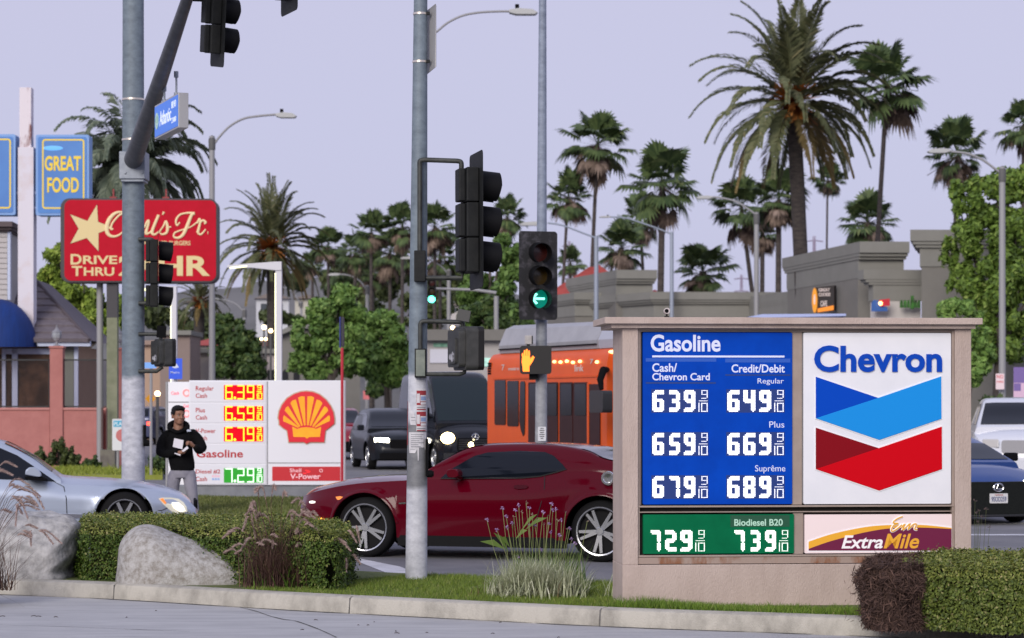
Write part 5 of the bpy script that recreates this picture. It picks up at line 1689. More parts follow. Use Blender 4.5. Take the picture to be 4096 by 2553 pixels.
    # hood lying on the shoulders
    chain(b, [P(680,1716,-.06), P(682,1700,.06), P(712,1692,.13), P(742,1702,.07), P(750,1718,-.05)], [.035,.055,.06,.055,.035])
    chain(b, [P(684,1716,-.08), P(714,1728,-.13), P(746,1716,-.08)], [.034,.03,.034])
    sw = blob(b, 'sweatshirt', hood, .010, t, 4)
    b = MB(); q = [P(752,1720,-.152), P(758,1717,-.150), P(767,1719,-.147), P(769,1726,-.147), P(753,1727,-.152)]
    b.add([tuple(v) for v in q]+[(v.x,v.y+.02,v.z) for v in q], [(0,1,2,3,4)] + [(i,(i+1)%5+0,(i+1)%5+5,i+5) for i in range(5)]); b.build('chest_badge', mat('badge_white', (.45,.5,.62), .6), sw)
    # ---- trousers and shoes
    b = MB()
    oval(b, [(P(727,1912,0),.150,.125),(P(728,1895,0),.172,.14),(P(729,1876,0),.176,.14)])
    chain(b, [P(700,1902,.0), P(692,1945,.01), P(692,1990,.02), P(690,2040,.045), P(690,2068,.05)], [.105,.098,.080,.068,.062])
    chain(b, [P(757,1900,.0), P(764,1945,-.02), P(772,1988,-.03), P(780,2035,-.02), P(784,2064,-.02)], [.105,.098,.080,.066,.060])
    blob(b, 'sweatpants', pants, .010, t, 4)
    for q_, dx in ((P(690,2080,.05), -.02), (P(785,2078,-.02), .04)):
        b = MB(); chain(b, [Vector((q_.x, q_.y+.06, .055)), Vector((q_.x+dx, q_.y-.06, .05)), Vector((q_.x+dx*2, q_.y-.16, .042))], [.052,.050,.038])
        b.v = [(v[0], v[1], max(v[2], .004)) for v in b.v]
        blob(b, 'shoe', mat('white_shoe', (.5,.5,.52), .6), .010, t, 2)
    # papers he holds: things of their own
    def paper(label, pts, y, c):
        P_ = [P(x, yy, y) for x, yy in pts]
        o = P_[0].copy()
        b = MB(); v = [tuple(p-o) for p in P_]; n = len(v)
        b.add(v + [(a[0],a[1]+.006,a[2]) for a in v], [tuple(range(n)), tuple(range(2*n-1,n-1,-1))] + [(i,(i+1)%n,(i+1)%n+n,i+n) for i in range(n)])
        m = b.build('paper_card', mat('paper', c, .7), None, loc=tuple(o+g))
        tag(m, label, 'paper', 'papers in the hands of the man')
    paper('large white square card held upright in the right hand of the man', [(702,1786),(708,1752),(745,1760),(740,1796)], -.315, (.72,.70,.76))
    paper('grey folded slip between the two hands of the man', [(738,1802),(760,1783),(766,1792),(746,1806)], -.345, (.42,.43,.48))
    paper('thin white paper edge showing under the right hand of the man', [(707,1813),(711,1810),(734,1817),(731,1822)], -.30, (.66,.66,.68))
person()
# ================================================================ far price sign, restaurant, burger sign, shops
def dots_text(*a): pass
SEG = {'0':'abcdef','1':'bc','2':'abged','3':'abgcd','4':'fgbc','5':'afgcd','6':'afgedc','7':'abc','8':'abcdefg','9':'abcdfg'}
def seven(b, ch, x0, x1, z0, z1, wd, y0, y1):
    """rounded seven segment digit"""
    xm0, xm1 = x0+wd/2, x1-wd/2; zm = (z0+z1)/2; a, c = z0+wd/2, z1-wd/2
    S = {'a':((xm0,c),(xm1,c)),'b':((xm1,c),(xm1,zm)),'c':((xm1,zm),(xm1,a)),'d':((xm0,a),(xm1,a)),'e':((xm0,a),(xm0,zm)),'f':((xm0,zm),(xm0,c)),'g':((xm0,zm),(xm1,zm))}
    for k, s in enumerate(SEG[ch]):
        (p, q), (r, t) = S[s]; h = wd/2
        e = .0004*k
        if abs(p-r) > abs(q-t): b.box(min(p,r)-h, max(p,r)+h, y0-e, y1, q-h, q+h)
        else: b.box(p-h, p+h, y0-e, y1, min(q,t)-h, max(q,t)+h)

def shell_sign():
    d = 47.6
    base = Wp(1060, 0, d); base.z = .10
    fr = Frame(base, R(1.0))
    t = thing('fuel_price_sign', 'white fuel station price sign with red price rows and a yellow shell emblem', 'price sign', base, fr.yaw)
    X = lambda px, o=0: fr.x(px, o)
    Z = lambda py, px=1060, o=0: fr.L(px, py, o)[1]
    white = mat('sign_white', (.70,.70,.74), .5, emit=.12); grey = mat('sign_grey', (.16,.17,.19), .7, col2=(.22,.23,.25), vscale=3)
    line = mat('sign_seam', (.12,.11,.12), .7); redl = mat('sign_red_letters', lin(168,22,34), .5, emit=.12)
    b = MB(); b.box(X(700), X(1345), .05, .45, -.2, Z(1942)); b.build('plinth', grey, t, bevel=.02)
    b = MB(); b.box(X(756), X(1378), 0, .5, Z(1941), Z(1522)); cab = b.build('cabinet', white, t, bevel=.012)
    b = MB(); b.box(X(1067), X(1072), -.004, .0, Z(1938), Z(1526)); b.build('divider', mat('divider_grey', (.3,.3,.32), .6), t)
    rows = ((1526,1609),(1613,1692),(1696,1773),(1777,1855),(1859,1937))
    red = mat('red_display', lin(150,0,16), .6, emit=.75, ecol=lin(240,6,30), spec=.1); ylw = mat('yellow_digit', lin(255,232,50), .5, emit=.9)
    grn = mat('green_display', lin(0,90,10), .6, emit=.55, ecol=lin(30,190,30)); wg = mat('white_green_digit', lin(225,255,225), .5, emit=.9)
    texts = (('Regular','Cash'),('Plus','Cash'),('V-Power','Cash'),('Gasoline',),('Diesel #2','Cash'))
    nums = ('639','659','679',None,'729')
    txw = ((783,855,783,828),(783,820,783,828),(783,862,783,828),(786,972),(783,881,783,828))
    for i, (y0, y1) in enumerate(rows):
        b = MB(); b.box(X(761), X(1064), -.012, -.001, Z(y1), Z(y0)); p = b.build('price_row', mat('row_white', (.66,.66,.71), .5, emit=.10), t, bevel=.004)
        def tx(s_, px0, px1, a, c_, bold=.008):
            q0 = fr.L(px0, c_, -.012); q1 = fr.L(px1, a, -.012); text(s_, q0[0], q1[0], q0[1], q1[1], -.012, redl, 'lettering', p, bold)
        if i == 3: tx('Gasoline', 786, 972, 1799, 1831, .02)
        else:
            w_ = txw[i]; hh = 23 if 'g' in texts[i][0] else 18
            tx(texts[i][0], w_[0], w_[1], y0+19, y0+19+hh, .012); tx('Cash', w_[2], w_[3], y0+48, y0+66, .012)
            dm, lm = (red, ylw) if i < 4 else (grn, wg)
            sh = (0, 84, 167, 0, 332)[i]
            b = MB(); b.box(X(896), X(1053), -.02, -.0125, Z(1599+sh), Z(1541+sh)); dp = b.build('display', dm, p)
            for ch, (px0, px1) in zip(nums[i], ((902,931),(950,978),(989,1017))):
                b = MB(); seven(b, ch, X(px0), X(px1), Z(1598+sh), Z(1541.5+sh), .0225, -.03, -.0205)
                b.build('digit', lm, dp, bevel=.006)
            b = MB(); b.lathe([(.001,-.03),(.020,-.03),(.026,-.0205),(.001,-.0205)], (X(940),0,Z(1592+sh)), 12, 'y'); b.build('decimal_point', lm, dp)
            b = MB(); seven(b, '9', X(1030), X(1046), Z(1561+sh), Z(1541.5+sh), .013, -.03, -.0205); b.build('digit', lm, dp)
            b = MB(); b.box(X(1028), X(1048), -.03, -.0205, Z(1569+sh), Z(1565.5+sh)); b.box(X(1028), X(1031), -.03, -.0205, Z(1597+sh), Z(1573+sh)); b.build('digit', lm, dp)
            b = MB(); seven(b, '0', X(1034), X(1049), Z(1597+sh), Z(1572+sh), .013, -.031, -.0206); b.build('digit', lm, dp)
    b = MB()
    for k in range(3): b.box(X(848+k*11), X(857+k*11), -.013, -.0122, Z(1921), Z(1913))
    for k in range(3): b.box(X(848+k*11), X(857+k*11), -.0131, -.0122, Z(1909), Z(1901), 1)
    b.build('card_marks', [mat('card_blue', lin(150,180,225), .6), mat('card_pink', lin(235,190,205), .6)], t)
    b = MB(); b.box(X(1073), X(1375), -.004, -.0005, Z(1853.5), Z(1851)); b.build('panel_seam', line, t)
    # shell emblem
    S = 3.0243
    q = lambda pts, o=-.01: [fr.L(660+x/S, 1500+y/S, o) for x, y in pts]
    outer = [(1385,560),(1372,520),(1384,440),(1420,360),(1480,285),(1560,235),(1640,207),(1710,200),(1790,208),(1870,240),(1945,300),(2000,375),(2035,450),(2048,530),(2046,590),(1985,640),(1940,672),(1925,812),(1750,812),(1715,832),(1680,812),(1500,812),(1480,672),(1430,640),(1385,600)]
    edge = [(1710+(x-1710)*1.045, 512+(y-512)*1.045) for x, y in outer]
    b = MB(); b.prism(q(edge), -.012, -.001); em = b.build('scallop_emblem', mat('emblem_edge', lin(190,175,150), .5), t)
    b = MB(); b.prism(q(outer), -.03, -.0125); b.build('red_scallop', mat('shell_red', lin(206,26,44), .4, emit=.25), em)
    yel = mat('shell_yellow', lin(238,168,22), .4, col2=lin(228,150,14), vscale=3, emit=.3)
    ribs = [((1440,488),(1432,560),(1610,640),(1622,632)), ((1490,378),(1450,432),(1622,628),(1640,622)), ((1585,298),(1518,340),(1650,618),(1668,612)), ((1690,262),(1612,276),(1684,612),(1702,608)),
            ((1724,262),(1806,274),(1738,612),(1718,608)), ((1835,298),(1905,342),(1768,618),(1750,612)), ((1930,378),(1976,432),(1798,628),(1780,622)), ((1985,488),(1996,556),(1818,640),(1806,632))]
    for k, r_ in enumerate(ribs):
        a_, b_, c_, d_ = r_
        mid = ((a_[0]+b_[0])/2 - (6 if k < 4 else -6), (a_[1]+b_[1])/2-10)
        b = MB(); b.prism(q([a_, mid, b_, c_, d_]), -.036, -.0305); b.build('scallop_rib', yel, em)
    b = MB(); b.prism(q([(1540,625),(1600,655),(1640,640),(1712,632),(1790,640),(1830,655),(1890,628),(1876,750),(1745,752),(1718,772),(1695,752),(1555,750)]), -.0365, -.0305); b.build('scallop_base', yel, em)
    rs = [fr.L(660+x/S, 1500+y/S, -.004) for x, y in ((1297,1282),(2120,1110))]
    b = MB(); b.box(rs[0][0], rs[1][0], -.008, -.001, rs[0][1], rs[1][1]); st = b.build('red_strip', mat('strip_red', lin(184,26,38), .5, emit=.2), t)
    pk = mat('strip_letters', lin(236,190,196), .5, emit=.2)
    def tz(s_, x0, x1, y0, y1, bold=.01):
        a = fr.L(660+x0/S, 1500+y1/S, -.008); c_ = fr.L(660+x1/S, 1500+y0/S, -.008); text(s_, a[0], c_[0], a[1], c_[1], -.008, pk, 'lettering', st, bold)
    tz('Shell', 1508, 1648, 1132, 1178); tz('V-Power', 1515, 1882, 1195, 1260, .02)
    cc = fr.L(660+1888/S, 1500+1158/S, -.01); b = MB(); b.lathe([(.022,-.016),(.034,-.016),(.034,-.0085),(.022,-.0085)], (cc[0],0,cc[1]), 16, 'y', cap=False); b.build('ring_mark', pk, st)
    b = MB()
    for x, y in ((1715,1155),(1740,1168),(1690,1190),(1730,1175)): a = fr.L(660+x/S, 1500+y/S, -.008); b.box(a[0]-.03, a[0]+.03, -.0095, -.0081, a[1]-.008, a[1]+.008)
    b.build('red_reflection_mark', mat('strip_bright', lin(255,40,50), .5, emit=.4), st)
    # second cabinet at its left, set back
    b2 = Wp(714, 0, d+1.6); b2.z = .1
    f2 = Frame(b2, R(-8))
    t2_ = thing('fuel_price_sign', 'narrow white sign with pinkish red writing behind the head of the man', 'price sign', b2, f2.yaw)
    x0, x1 = f2.x(672), f2.x(757)
    b = MB(); b.box(x0, x1, 0, .4, f2.L(714,1945)[1], f2.L(714,1528)[1]); c_ = b.build('cabinet', white, t2_, bevel=.01)
    b = MB()
    for py in (1609, 1692, 1773): b.box(x0+.01, x1-.01, -.004, -.0005, f2.L(714,py+1.5)[1], f2.L(714,py-1.5)[1])
    b.build('panel_seam', line, t2_)
    pk2 = mat('pink_letters', lin(240,110,130), .5, emit=.4)
    for px0, px1, y0, y1, s_ in ((685,716,1566,1579,'Cash'),(734,756,1618,1630,'Cash')):
        a = f2.L(px0, y1); e_ = f2.L(px1, y0); text(s_, a[0], e_[0], a[1], e_[1], -.004, pk2, 'lettering', t2_, .01)
    for py in (1572, 1655):
        b = MB(); a = f2.L(750, py); b.lathe([(.05,-.012),(.075,-.012),(.075,-.001),(.05,-.001)], (a[0]-.02,0,a[1]), 16, 'y', cap=False); b.build('round_mark', mat('pink_mark', lin(245,130,130), .5, emit=.5), t2_)
    b = MB(); xa = f2.x(662); b.tube([(xa,.1,-.1),(xa,.1,f2.L(662,1528)[1])], .028, 10); b.build('post', galv_far, t2_)
    # red lamp pole beside it
    g = Wp(1368.5, 0, 46.9); g.z = .1; f3 = Frame(g, 0)
    t3_ = thing('marker_pole', 'slim red pole with dark blue top beside the red and white fuel sign', 'pole', g, 0)
    b = MB(); b.tube([(0,0,0),(0,0,f3.L(1368,1392)[1])], .028, 12); b.build('pole', mat('pole_red', lin(186,40,58), .4), t3_, smooth=40)
    b = MB(); b.box(-.052,-.022, -.03,.03, f3.L(1368,1392)[1], f3.L(1368,1268)[1]); b.build('blue_tube', mat('tube_blue', lin(40,52,120), .4), t3_, bevel=.01)
    b = MB(); b.box(-.018,.042, -.03,.03, f3.L(1368,1388)[1], f3.L(1368,1270)[1]); b.build('dark_tube', mat('tube_dark', lin(42,40,52), .4), t3_, bevel=.01)
shell_sign()

def rect(b, fr, px0, px1, py0, py1, y0, y1, m=0):
    a = fr.L(px0, py1, y0); c_ = fr.L(px1, py0, y0); b.box(a[0], c_[0], y0, y1, a[1], c_[1], m)

# ---------------- burger sign (the mascot left out: a plain star)
def burger_sign():
    d = 68.5; base = Wp(556, 0, d); base.z = 0; fr = Frame(base, R(2))
    t = thing('burger_sign', 'large red drive through sign with rounded corners, a plain pale star and cream script', 'sign', base, fr.yaw)
    frame_m = mat('sign_dark_frame', (.035,.032,.040), .5); redm = mat('burger_red', lin(186,18,44), .6, col2=lin(176,16,38), vscale=1.5, emit=.08, spec=.12)
    cream = mat('burger_cream', lin(226,206,160), .6, emit=.10); dcream = mat('burger_tan', lin(214,194,142), .6, emit=.08)
    a = fr.L(242, 1131); c_ = fr.L(871, 795)
    b = MB(); b.prism(rrect(a[0], c_[0], a[1], c_[1], .24), .0, .75); b.build('case', frame_m, t, bevel=.03)
    a = fr.L(258, 1123); c_ = fr.L(864, 802)
    b = MB(); b.prism(rrect(a[0], c_[0], a[1], c_[1], .18), -.02, .01); f_ = b.build('face', redm, t)
    q = lambda pts: [fr.L(x/2.3623, 640+y/2.3623, -.02) for x, y in pts]
    star = [(917,425),(926,586),(1062,640),(931,692),(931,862),(820,738),(667,790),(744,650),(665,516),(826,578)]
    cx_, cy_ = 860, 650
    edge = [(cx_+(x-cx_)*1.035, cy_+(y-cy_)*1.035) for x, y in star]
    b = MB(); b.prism(q(edge), -.025, -.0201); b.build('star_outline', frame_m, f_)
    b = MB(); b.prism(q(star), -.034, -.0252); b.build('star', dcream, f_)
    def script(strokes, r0, nm='script_letter'):
        for st in strokes:
            pts = smooth_path(st, 6); P_ = q([(p[0], p[1]) for p in pts])
            b = MB(); b.tube([(x, -.04, z) for x, z in P_], [r0*p[2]*d/F/2.3623 for p in pts], 10, flat=.5)
            b.build(nm, cream, f_, smooth=60)
    script([[(1072,650,7),(1050,655,9),(1062,600,9),(1120,530,9),(1160,505,9),(1150,492,8),(1090,505,14),(1035,560,19),(1008,640,20),(1022,700,17),(1065,724,12),(1115,715,9),(1165,680,7)],
            [(1330,590,9),(1290,570,10),(1240,620,14),(1235,690,13),(1270,690,9),(1330,600,8),(1310,690,14),(1350,690,8)],
            [(1365,640,8),(1395,578,10),(1408,590,9),(1380,690,14),(1412,690,9),(1440,660,6)],
            [(1500,520,13),(1462,610,14),(1437,685,14),(1462,706,10),(1500,678,6)],
            [(1550,492,12),(1536,520,5)],
            [(1500,690,6),(1545,625,8),(1568,580,10),(1584,640,14),(1572,690,12),(1530,704,8),(1515,690,6)], [(1585,640,8),(1618,632,6)],
            [(1700,590,7),(1672,620,8),(1665,570,10),(1700,520,9),(1770,502,9),(1838,506,12),(1812,520,14),(1775,610,16),(1735,700,16),(1690,736,12),(1645,728,9),(1652,690,8),(1710,665,7),(1800,635,6),(1862,590,7)],
            [(1862,600,8),(1885,560,11),(1892,590,10),(1868,690,14)], [(1885,610,6),(1915,572,9),(1944,590,11),(1930,605,8)], [(1868,690,10),(1900,704,9),(1945,655,6)],
            [(1962,690,13),(1968,690,14)]], 1.0)
    def tx(s_, x0, x1, y0, y1, bold=.025, m=dcream):
        a, c_ = q([(x0, y1), (x1, y0)]); text(s_, a[0], c_[0], a[1], c_[1], -.02, m, 'lettering', f_, bold, depth=.012)
    tx('D', 668, 772, 890, 990); tx('RIVE', 785, 1108, 905, 985); tx('T', 678, 778, 1003, 1097); tx('HRU', 792, 1080, 1015, 1096)
    tx('24HR', 1122, 1985, 905, 1095, .03); tx('CHARBROILED BURGERS', 1255, 1800, 765, 806, .02)
    for px in (1058, 1558):
        b = MB(); x = fr.L(px/2.3623, 800)[0]; z = fr.L(0, 795)[1]; b.box(x-.09, x+.09, .2, .5, z-.02, z+.08); b.box(x-.02, x+.02, .3, .4, z+.08, z+.3); b.build('roof_light', mat('sign_lug', lin(140,50,50), .6), t)
    b = MB(); x0, x1 = fr.x(424), fr.x(466); z1_ = fr.L(445, 1131)[1]; zm = fr.L(445, 1270)[1]
    b.box(x0, x1, .15, .5, 0, z1_); b.build('post', mat('burger_post', (.17,.185,.115), .8, col2=(.23,.24,.16), vscale=4), t)
    b = MB(); b.box(x0-.004, x1+.004, .145, .505, zm, z1_); b.build('post_sleeve', frame_m, t)
    b = MB(); b.box(fr.x(402), fr.x(462), -.1, .65, 0, fr.L(430,1800)[1]); b.build('footing', mat('mossy_concrete', (.13,.115,.10), .9, col2=(.19,.18,.14), vscale=4), t, bevel=.02)
    b = MB(); xs = fr.x(412); b.tube([(xs,-.15,.6),(xs,-.15,1.7),(xs+.1,-.15,1.75)], .03, 6); b.tube([(xs+.12,-.15,.6),(xs+.12,-.15,1.7)], .02, 6); b.build('conduit', mat('rust_pipe', (.10,.06,.055), .8), t)
    b = MB(); b.tube([(fr.x(390),.5,0),(fr.x(390),.5,fr.L(390,1131)[1])], .09, 10); b.build('rear_post', galv_far, t, smooth=40)
burger_sign()

# ---------------- blue food signs on the rusty white column
def food_sign():
    d = 74; base = Wp(100, 0, d); base.z = 0; fr = Frame(base, 0)
    t = thing('food_sign', 'rusty white sign column carrying two blue panels, one reading great food in yellow', 'sign', base, 0)
    Lp = lambda px, py, o=0: fr.L(px, py, o)
    rusty = mat('rusty_white', lin(222,214,220), .7, col2=lin(120,60,46), vscale=1.1, vdet=9, lo=.56, hi=.68, stretch=(2,2,.8))
    wh = mat('column_white', lin(216,212,222), .7, col2=lin(205,190,190), vscale=1.0, lo=.5, hi=.7)
    b = MB(); a = Lp(78, 590); c_ = Lp(124, 350); b.box(a[0], c_[0], 0, .4, a[1], c_[1]); b.build('upper_column', rusty, t)
    b = MB(); a = Lp(73, 1200); c_ = Lp(135, 590); b.box(a[0], c_[0], -.05, .45, a[1]-3.5, c_[1]); b.build('column', wh, t)
    edge = mat('food_frame', lin(120,160,215), .5); blue = mat('food_blue', lin(58,120,190), .4, col2=lin(50,108,180), vscale=1, emit=.1)
    yl = mat('food_yellow', lin(226,196,50), .5, emit=.12)
    for x0, x1, y0, y1, wr in ((143,356,539,862,True),(-150,62,537,861,False)):
        a = Lp(x0, y1, -.1); c_ = Lp(x1, y0, -.1)
        b = MB(); b.prism(rrect(a[0], c_[0], a[1], c_[1], .06), -.1, .5); p = b.build('sign_panel', edge, t, bevel=.02)
        m_ = 9 if wr else 10
        a = Lp(x0+m_, y1-m_, -.1); c_ = Lp(x1-m_, y0+m_, -.1)
        b = MB(); b.prism(rrect(a[0], c_[0], a[1], c_[1], .06), -.115, -.1005); f_ = b.build('face', blue, p)
        a = Lp(x0+26, y1-26, -.1); c_ = Lp(x1-18, y0+18, -.1); w_ = .045; r_ = .09
        o_ = rrect(a[0], c_[0], a[1], c_[1], r_, 4); i_ = rrect(a[0]+w_, c_[0]-w_, a[1]+w_, c_[1]-w_, r_-w_, 4)
        b = MB(); n = len(o_); vs = [(x,-.121,z) for x,z in o_]+[(x,-.121,z) for x,z in i_]+[(x,-.1155,z) for x,z in o_]+[(x,-.1155,z) for x,z in i_]
        fs = []
        for i in range(n):
            j = (i+1)%n; fs += [(i,i+n,j+n,j)[::-1], (i,j,j+2*n,i+2*n), (i+n,i+3*n,j+3*n,j+n)]
        b.add(vs, fs); b.build('border_line', yl, f_)
        if wr:
            for s_, q0, q1, r0, r1 in (('GREAT',179,324,624,684),('FOOD',189,315.5,710,771)):
                a = Lp(q0, r1, -.12); c_ = Lp(q1, r0, -.12); text(s_, a[0], c_[0], a[1], c_[1], -.1155, yl, 'lettering', f_, .028, depth=.012)
                n_ = len(s_); wl = (c_[0]-a[0])/n_
            b = MB()
            # slab serifs on the straight letters
            for px in (208,236,262,300,309,201,222,290): pass
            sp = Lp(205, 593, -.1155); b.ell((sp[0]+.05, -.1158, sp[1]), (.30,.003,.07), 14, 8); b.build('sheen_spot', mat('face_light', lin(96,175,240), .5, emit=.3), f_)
    b = MB()
    for py in (830, 770):
        z = Lp(100, py)[1]; b.box(Lp(62,0)[0], Lp(143,0)[0], .1, .2, z-.04, z+.04)
    b.build('crossbar', wh, t)
food_sign()

# ---------------- restaurant with pink terrace wall
def restaurant():
    d = 70; base = Wp(230, 0, d); base.z = 0.06; fr = Frame(base, R(3))
    pink = mat('pink_stucco', (.40,.155,.14), .9, col2=(.46,.19,.17), vscale=2.5, bump=.3, bscale=30)
    trimw = mat('restaurant_trim', lin(190,200,225), .6); bl = mat('screen_frame', (.02,.02,.022), .6)
    t = thing('terrace_wall', 'pink stucco terrace wall with pillars and dark glass wind screens', 'wall', base, fr.yaw)
    b = MB(); rect(b, fr, -420, 198, 1640, 1905, 0, .3); rect(b, fr, 252, 402, 1640, 1905, 0, .3); rect(b, fr, 402, 500, 1640, 1905, .6, .9)
    b.build('wall', pink, t)
    b = MB(); rect(b, fr, -420, 198, 1631, 1640, -.04, .34); rect(b, fr, 252, 470, 1631, 1640, -.04, .34); b.build('coping', mat('pink_trim', (.50,.22,.20), .8), t)
    for x0, x1, y0 in ((199,251,1393),(452,498,1400),(-160,-110,1393)):
        b = MB(); rect(b, fr, x0, x1, y0, 1905, -.06, .40); rect(b, fr, x0-4, x1+4, y0-9, y0, -.10, .44); b.build('pillar', pink, t, bevel=.01)
    smoke = mat('wind_screen', (.10,.085,.085), .15, trans=.0, col2=(.05,.04,.042), vscale=1.2, spec=.25)
    for x0, x1 in ((-110,198),(252,452)):
        b = MB(); rect(b, fr, x0, x1, 1437, 1443, .10, .16); rect(b, fr, x0, x1, 1624, 1630, .10, .16)
        rect(b, fr, x0, x0+4, 1437, 1630, .10, .16); rect(b, fr, x1-4, x1, 1437, 1630, .10, .16); b.build('screen_rail', bl, t)
    # what stands behind the screens: dining room fronts seen through the glass
    gl = bpy.data.materials.new('clear_screen'); gl.use_nodes = True
    n_ = gl.node_tree; n_.nodes.remove(n_.nodes['Principled BSDF'])
    tr = n_.nodes.new('ShaderNodeBsdfTransparent'); tr.inputs[0].default_value = (.86,.84,.86,1)
    gs = n_.nodes.new('ShaderNodeBsdfGlossy'); gs.inputs['Roughness'].default_value = .08
    mx = n_.nodes.new('ShaderNodeMixShader'); mx.inputs[0].default_value = .06
    n_.links.new(tr.outputs[0], mx.inputs[1]); n_.links.new(gs.outputs[0], mx.inputs[2]); n_.links.new(mx.outputs[0], n_.nodes['Material Output'].inputs[0])
    for x0, x1 in ((-110,198),(252,452)):
        b = MB(); rect(b, fr, x0+4, x1-4, 1443, 1624, .12, .135); b.build('glass_screen', gl, t)
    # lanterns on the pillars
    for px, y0, lab in ((224,1385,'pale glass lantern on the pink pillar beside the blue awning'),(475,1391,'pale glass lantern on the pillar half hidden by the left mast arm pole')):
        q0 = Vector((0,0,0)); x, z = fr.L(px, y0); p = base + Vector((x*fr.u[0]-.17*fr.n[0]*-1*0 + fr.n[0]*.17, x*fr.u[1]+fr.n[1]*.17, z))
        tl = thing('lantern', lab, 'lantern', p, 0, 'lanterns on the pink pillars')
        lg = mat('lantern_glass', (.36,.38,.42), .3, col2=(.28,.29,.32), vscale=8); lmtl = mat('lantern_metal', (.24,.24,.27), .5)
        b = MB(); b.lathe([(.12,0),(.10,.03),(.04,.05),(.035,.13),(.07,.16)], (0,0,0), 12); b.build('base', lmtl, tl, smooth=40)
        b = MB(); b.lathe([(.07,.16),(.13,.24),(.145,.33),(.13,.38)], (0,0,0), 8); b.build('glass', lg, tl)
        b = MB(); b.lathe([(.15,.38),(.12,.43),(.06,.47),(.045,.50),(.02,.54),(.03,.57),(.001,.60)], (0,0,0), 8); b.build('cap', lmtl, tl, smooth=30)
    # the house
    hb = base + Vector((fr.n[0]*4.0, fr.n[1]*4.0, 0)); hf = Frame(hb, fr.yaw)
    h = thing('restaurant', 'restaurant with a grey tiled roof, blue dome awning and pale trimmed windows', 'building', hb, fr.yaw)
    cream = mat('restaurant_wall', lin(150,120,98), .8, col2=lin(160,132,108), vscale=2); side = mat('siding', lin(176,172,170), .8)
    b = MB(); rect(b, hf, -400, 312, 1384, 1930, 0, 6); b.build('wall', cream, h)
    b = MB()
    for x0, x1, y0, y1 in ((20,205,1395,1417),(-100,-60,1395,1640),(48,70,1395,1640),(8,22,1395,1640),(296,312,1388,1640)): rect(b, hf, x0, x1, y0, y1, -.12, -.004)
    b.build('window_trim', trimw, h)
    wn = mat('restaurant_window', (.045,.026,.018), .3, col2=(.16,.085,.05), vscale=1.3, lo=.45, hi=.7, spec=.2)
    for x0, x1 in ((72,200),(24,46),(-58,6)):
        b = MB(); rect(b, hf, x0, x1, 1418, 1640, -.06, -.003); b.build('window', wn, h)
    b = MB(); rect(b, hf, 252, 294, 1388, 1640, -.05, -.002); b.build('siding_panel', mat('siding_green', lin(130,134,124), .8), h)
    b = MB(); rect(b, hf, 150, 360, 1361, 1385, -.6, -.3); b.build('fascia', trimw, h)
    # tiled roof: sloping plane with courses
    tile = mat('roof_tile', lin(98,90,96), .8, col2=lin(112,104,110), vscale=6)
    b = MB(); n = 9
    for k in range(n):
        f0, f1 = k/n, (k+1)/n
        def edge(f): return (42*(1-f)+ (-60)*f*0 + 42*f, 137+(358-137)*f, 1116+(1361-1116)*f)
        xl0, xr0, y0 = edge(f0); xl1, xr1, y1 = edge(f1)
        ya, yb_ = 3.2*(1-f0)-.7*f0, 3.2*(1-f1)-.7*f1
        p = [hf.L(-60, y0, ya), hf.L(xr0, y0, ya), hf.L(xr1, y1, yb_), hf.L(-60, y1, yb_)]
        vs = [(p[0][0],ya,p[0][1]-.0),(p[1][0],ya,p[1][1]),(p[2][0],yb_,p[2][1]+.05),(p[3][0],yb_,p[3][1]+.05),(p[2][0],yb_+.02,p[2][1]-.06),(p[3][0],yb_+.02,p[3][1]-.06)]
        b.add(vs, [(0,3,2,1),(3,5,4,2)])
    xr_t, xr_b = hf.L(137,1116,3.2), hf.L(358,1361,-.7)
    b.add([(xr_t[0],3.2,xr_t[1]),(xr_b[0],-.7,xr_b[1]),(xr_b[0],7,xr_b[1]),(xr_t[0],7,xr_t[1])], [(0,1,2,3)])
    b.build('roof', tile, h)
    b = MB(); b.tube([(xr_t[0],3.2,xr_t[1]),(xr_b[0],-.7,xr_b[1])], .06, 6); b.build('hip_ridge', mat('ridge_tile', lin(84,76,82), .8), h)
    # tower with lap siding and cornice
    b = MB(); rect(b, hf, -300, 30, 925, 1361, .3, 4); 
    b.build('tower', side, h)
    b = MB()
    for k in range(14):
        y = 930 + k*21; rect(b, hf, -300, 29, y, y+17, .26, .30)
    b.build('lap_boards', mat('siding_board', lin(188,184,184), .8), h)
    b = MB(); rect(b, hf, -310, 44, 905, 918, .05, 4.2); rect(b, hf, -305, 36, 918, 926, .15, 4.1); rect(b, hf, -310, 48, 886, 905, -.1, 4.3); b.build('cornice', mat('cornice_brown', lin(92,80,82), .8), h)
    b = MB(); rect(b, hf, 30, 41, 926, 1200, .24, .5); b.build('corner_board', trimw, h)
    # blue dome awning
    b = MB(); vs, fs = [], []; N = 14; M_ = 12
    cxp, rz, rxp = -10, 1388-1196, 158
    for j in range(M_+1):
        el = R(90*j/M_)
        for i in range(N+1):
            az = R(-90 + 180*i/N)
            px = cxp + rxp*math.cos(el)*math.sin(az); py = 1388 - rz*math.sin(el)
            o_ = -1.3*math.cos(el)*math.cos(az) - .2
            x, z = hf.L(px, py, o_); vs.append((x, o_, z))
    for j in range(M_):
        for i in range(N): fs.append((j*(N+1)+i, j*(N+1)+i+1, (j+1)*(N+1)+i+1, (j+1)*(N+1)+i))
    b.add(vs, fs); b.build('awning', mat('awning_blue', lin(2,50,122), .8, col2=lin(2,40,102), vscale=2, stretch=(6,1,.3)), h, smooth=50)
restaurant()

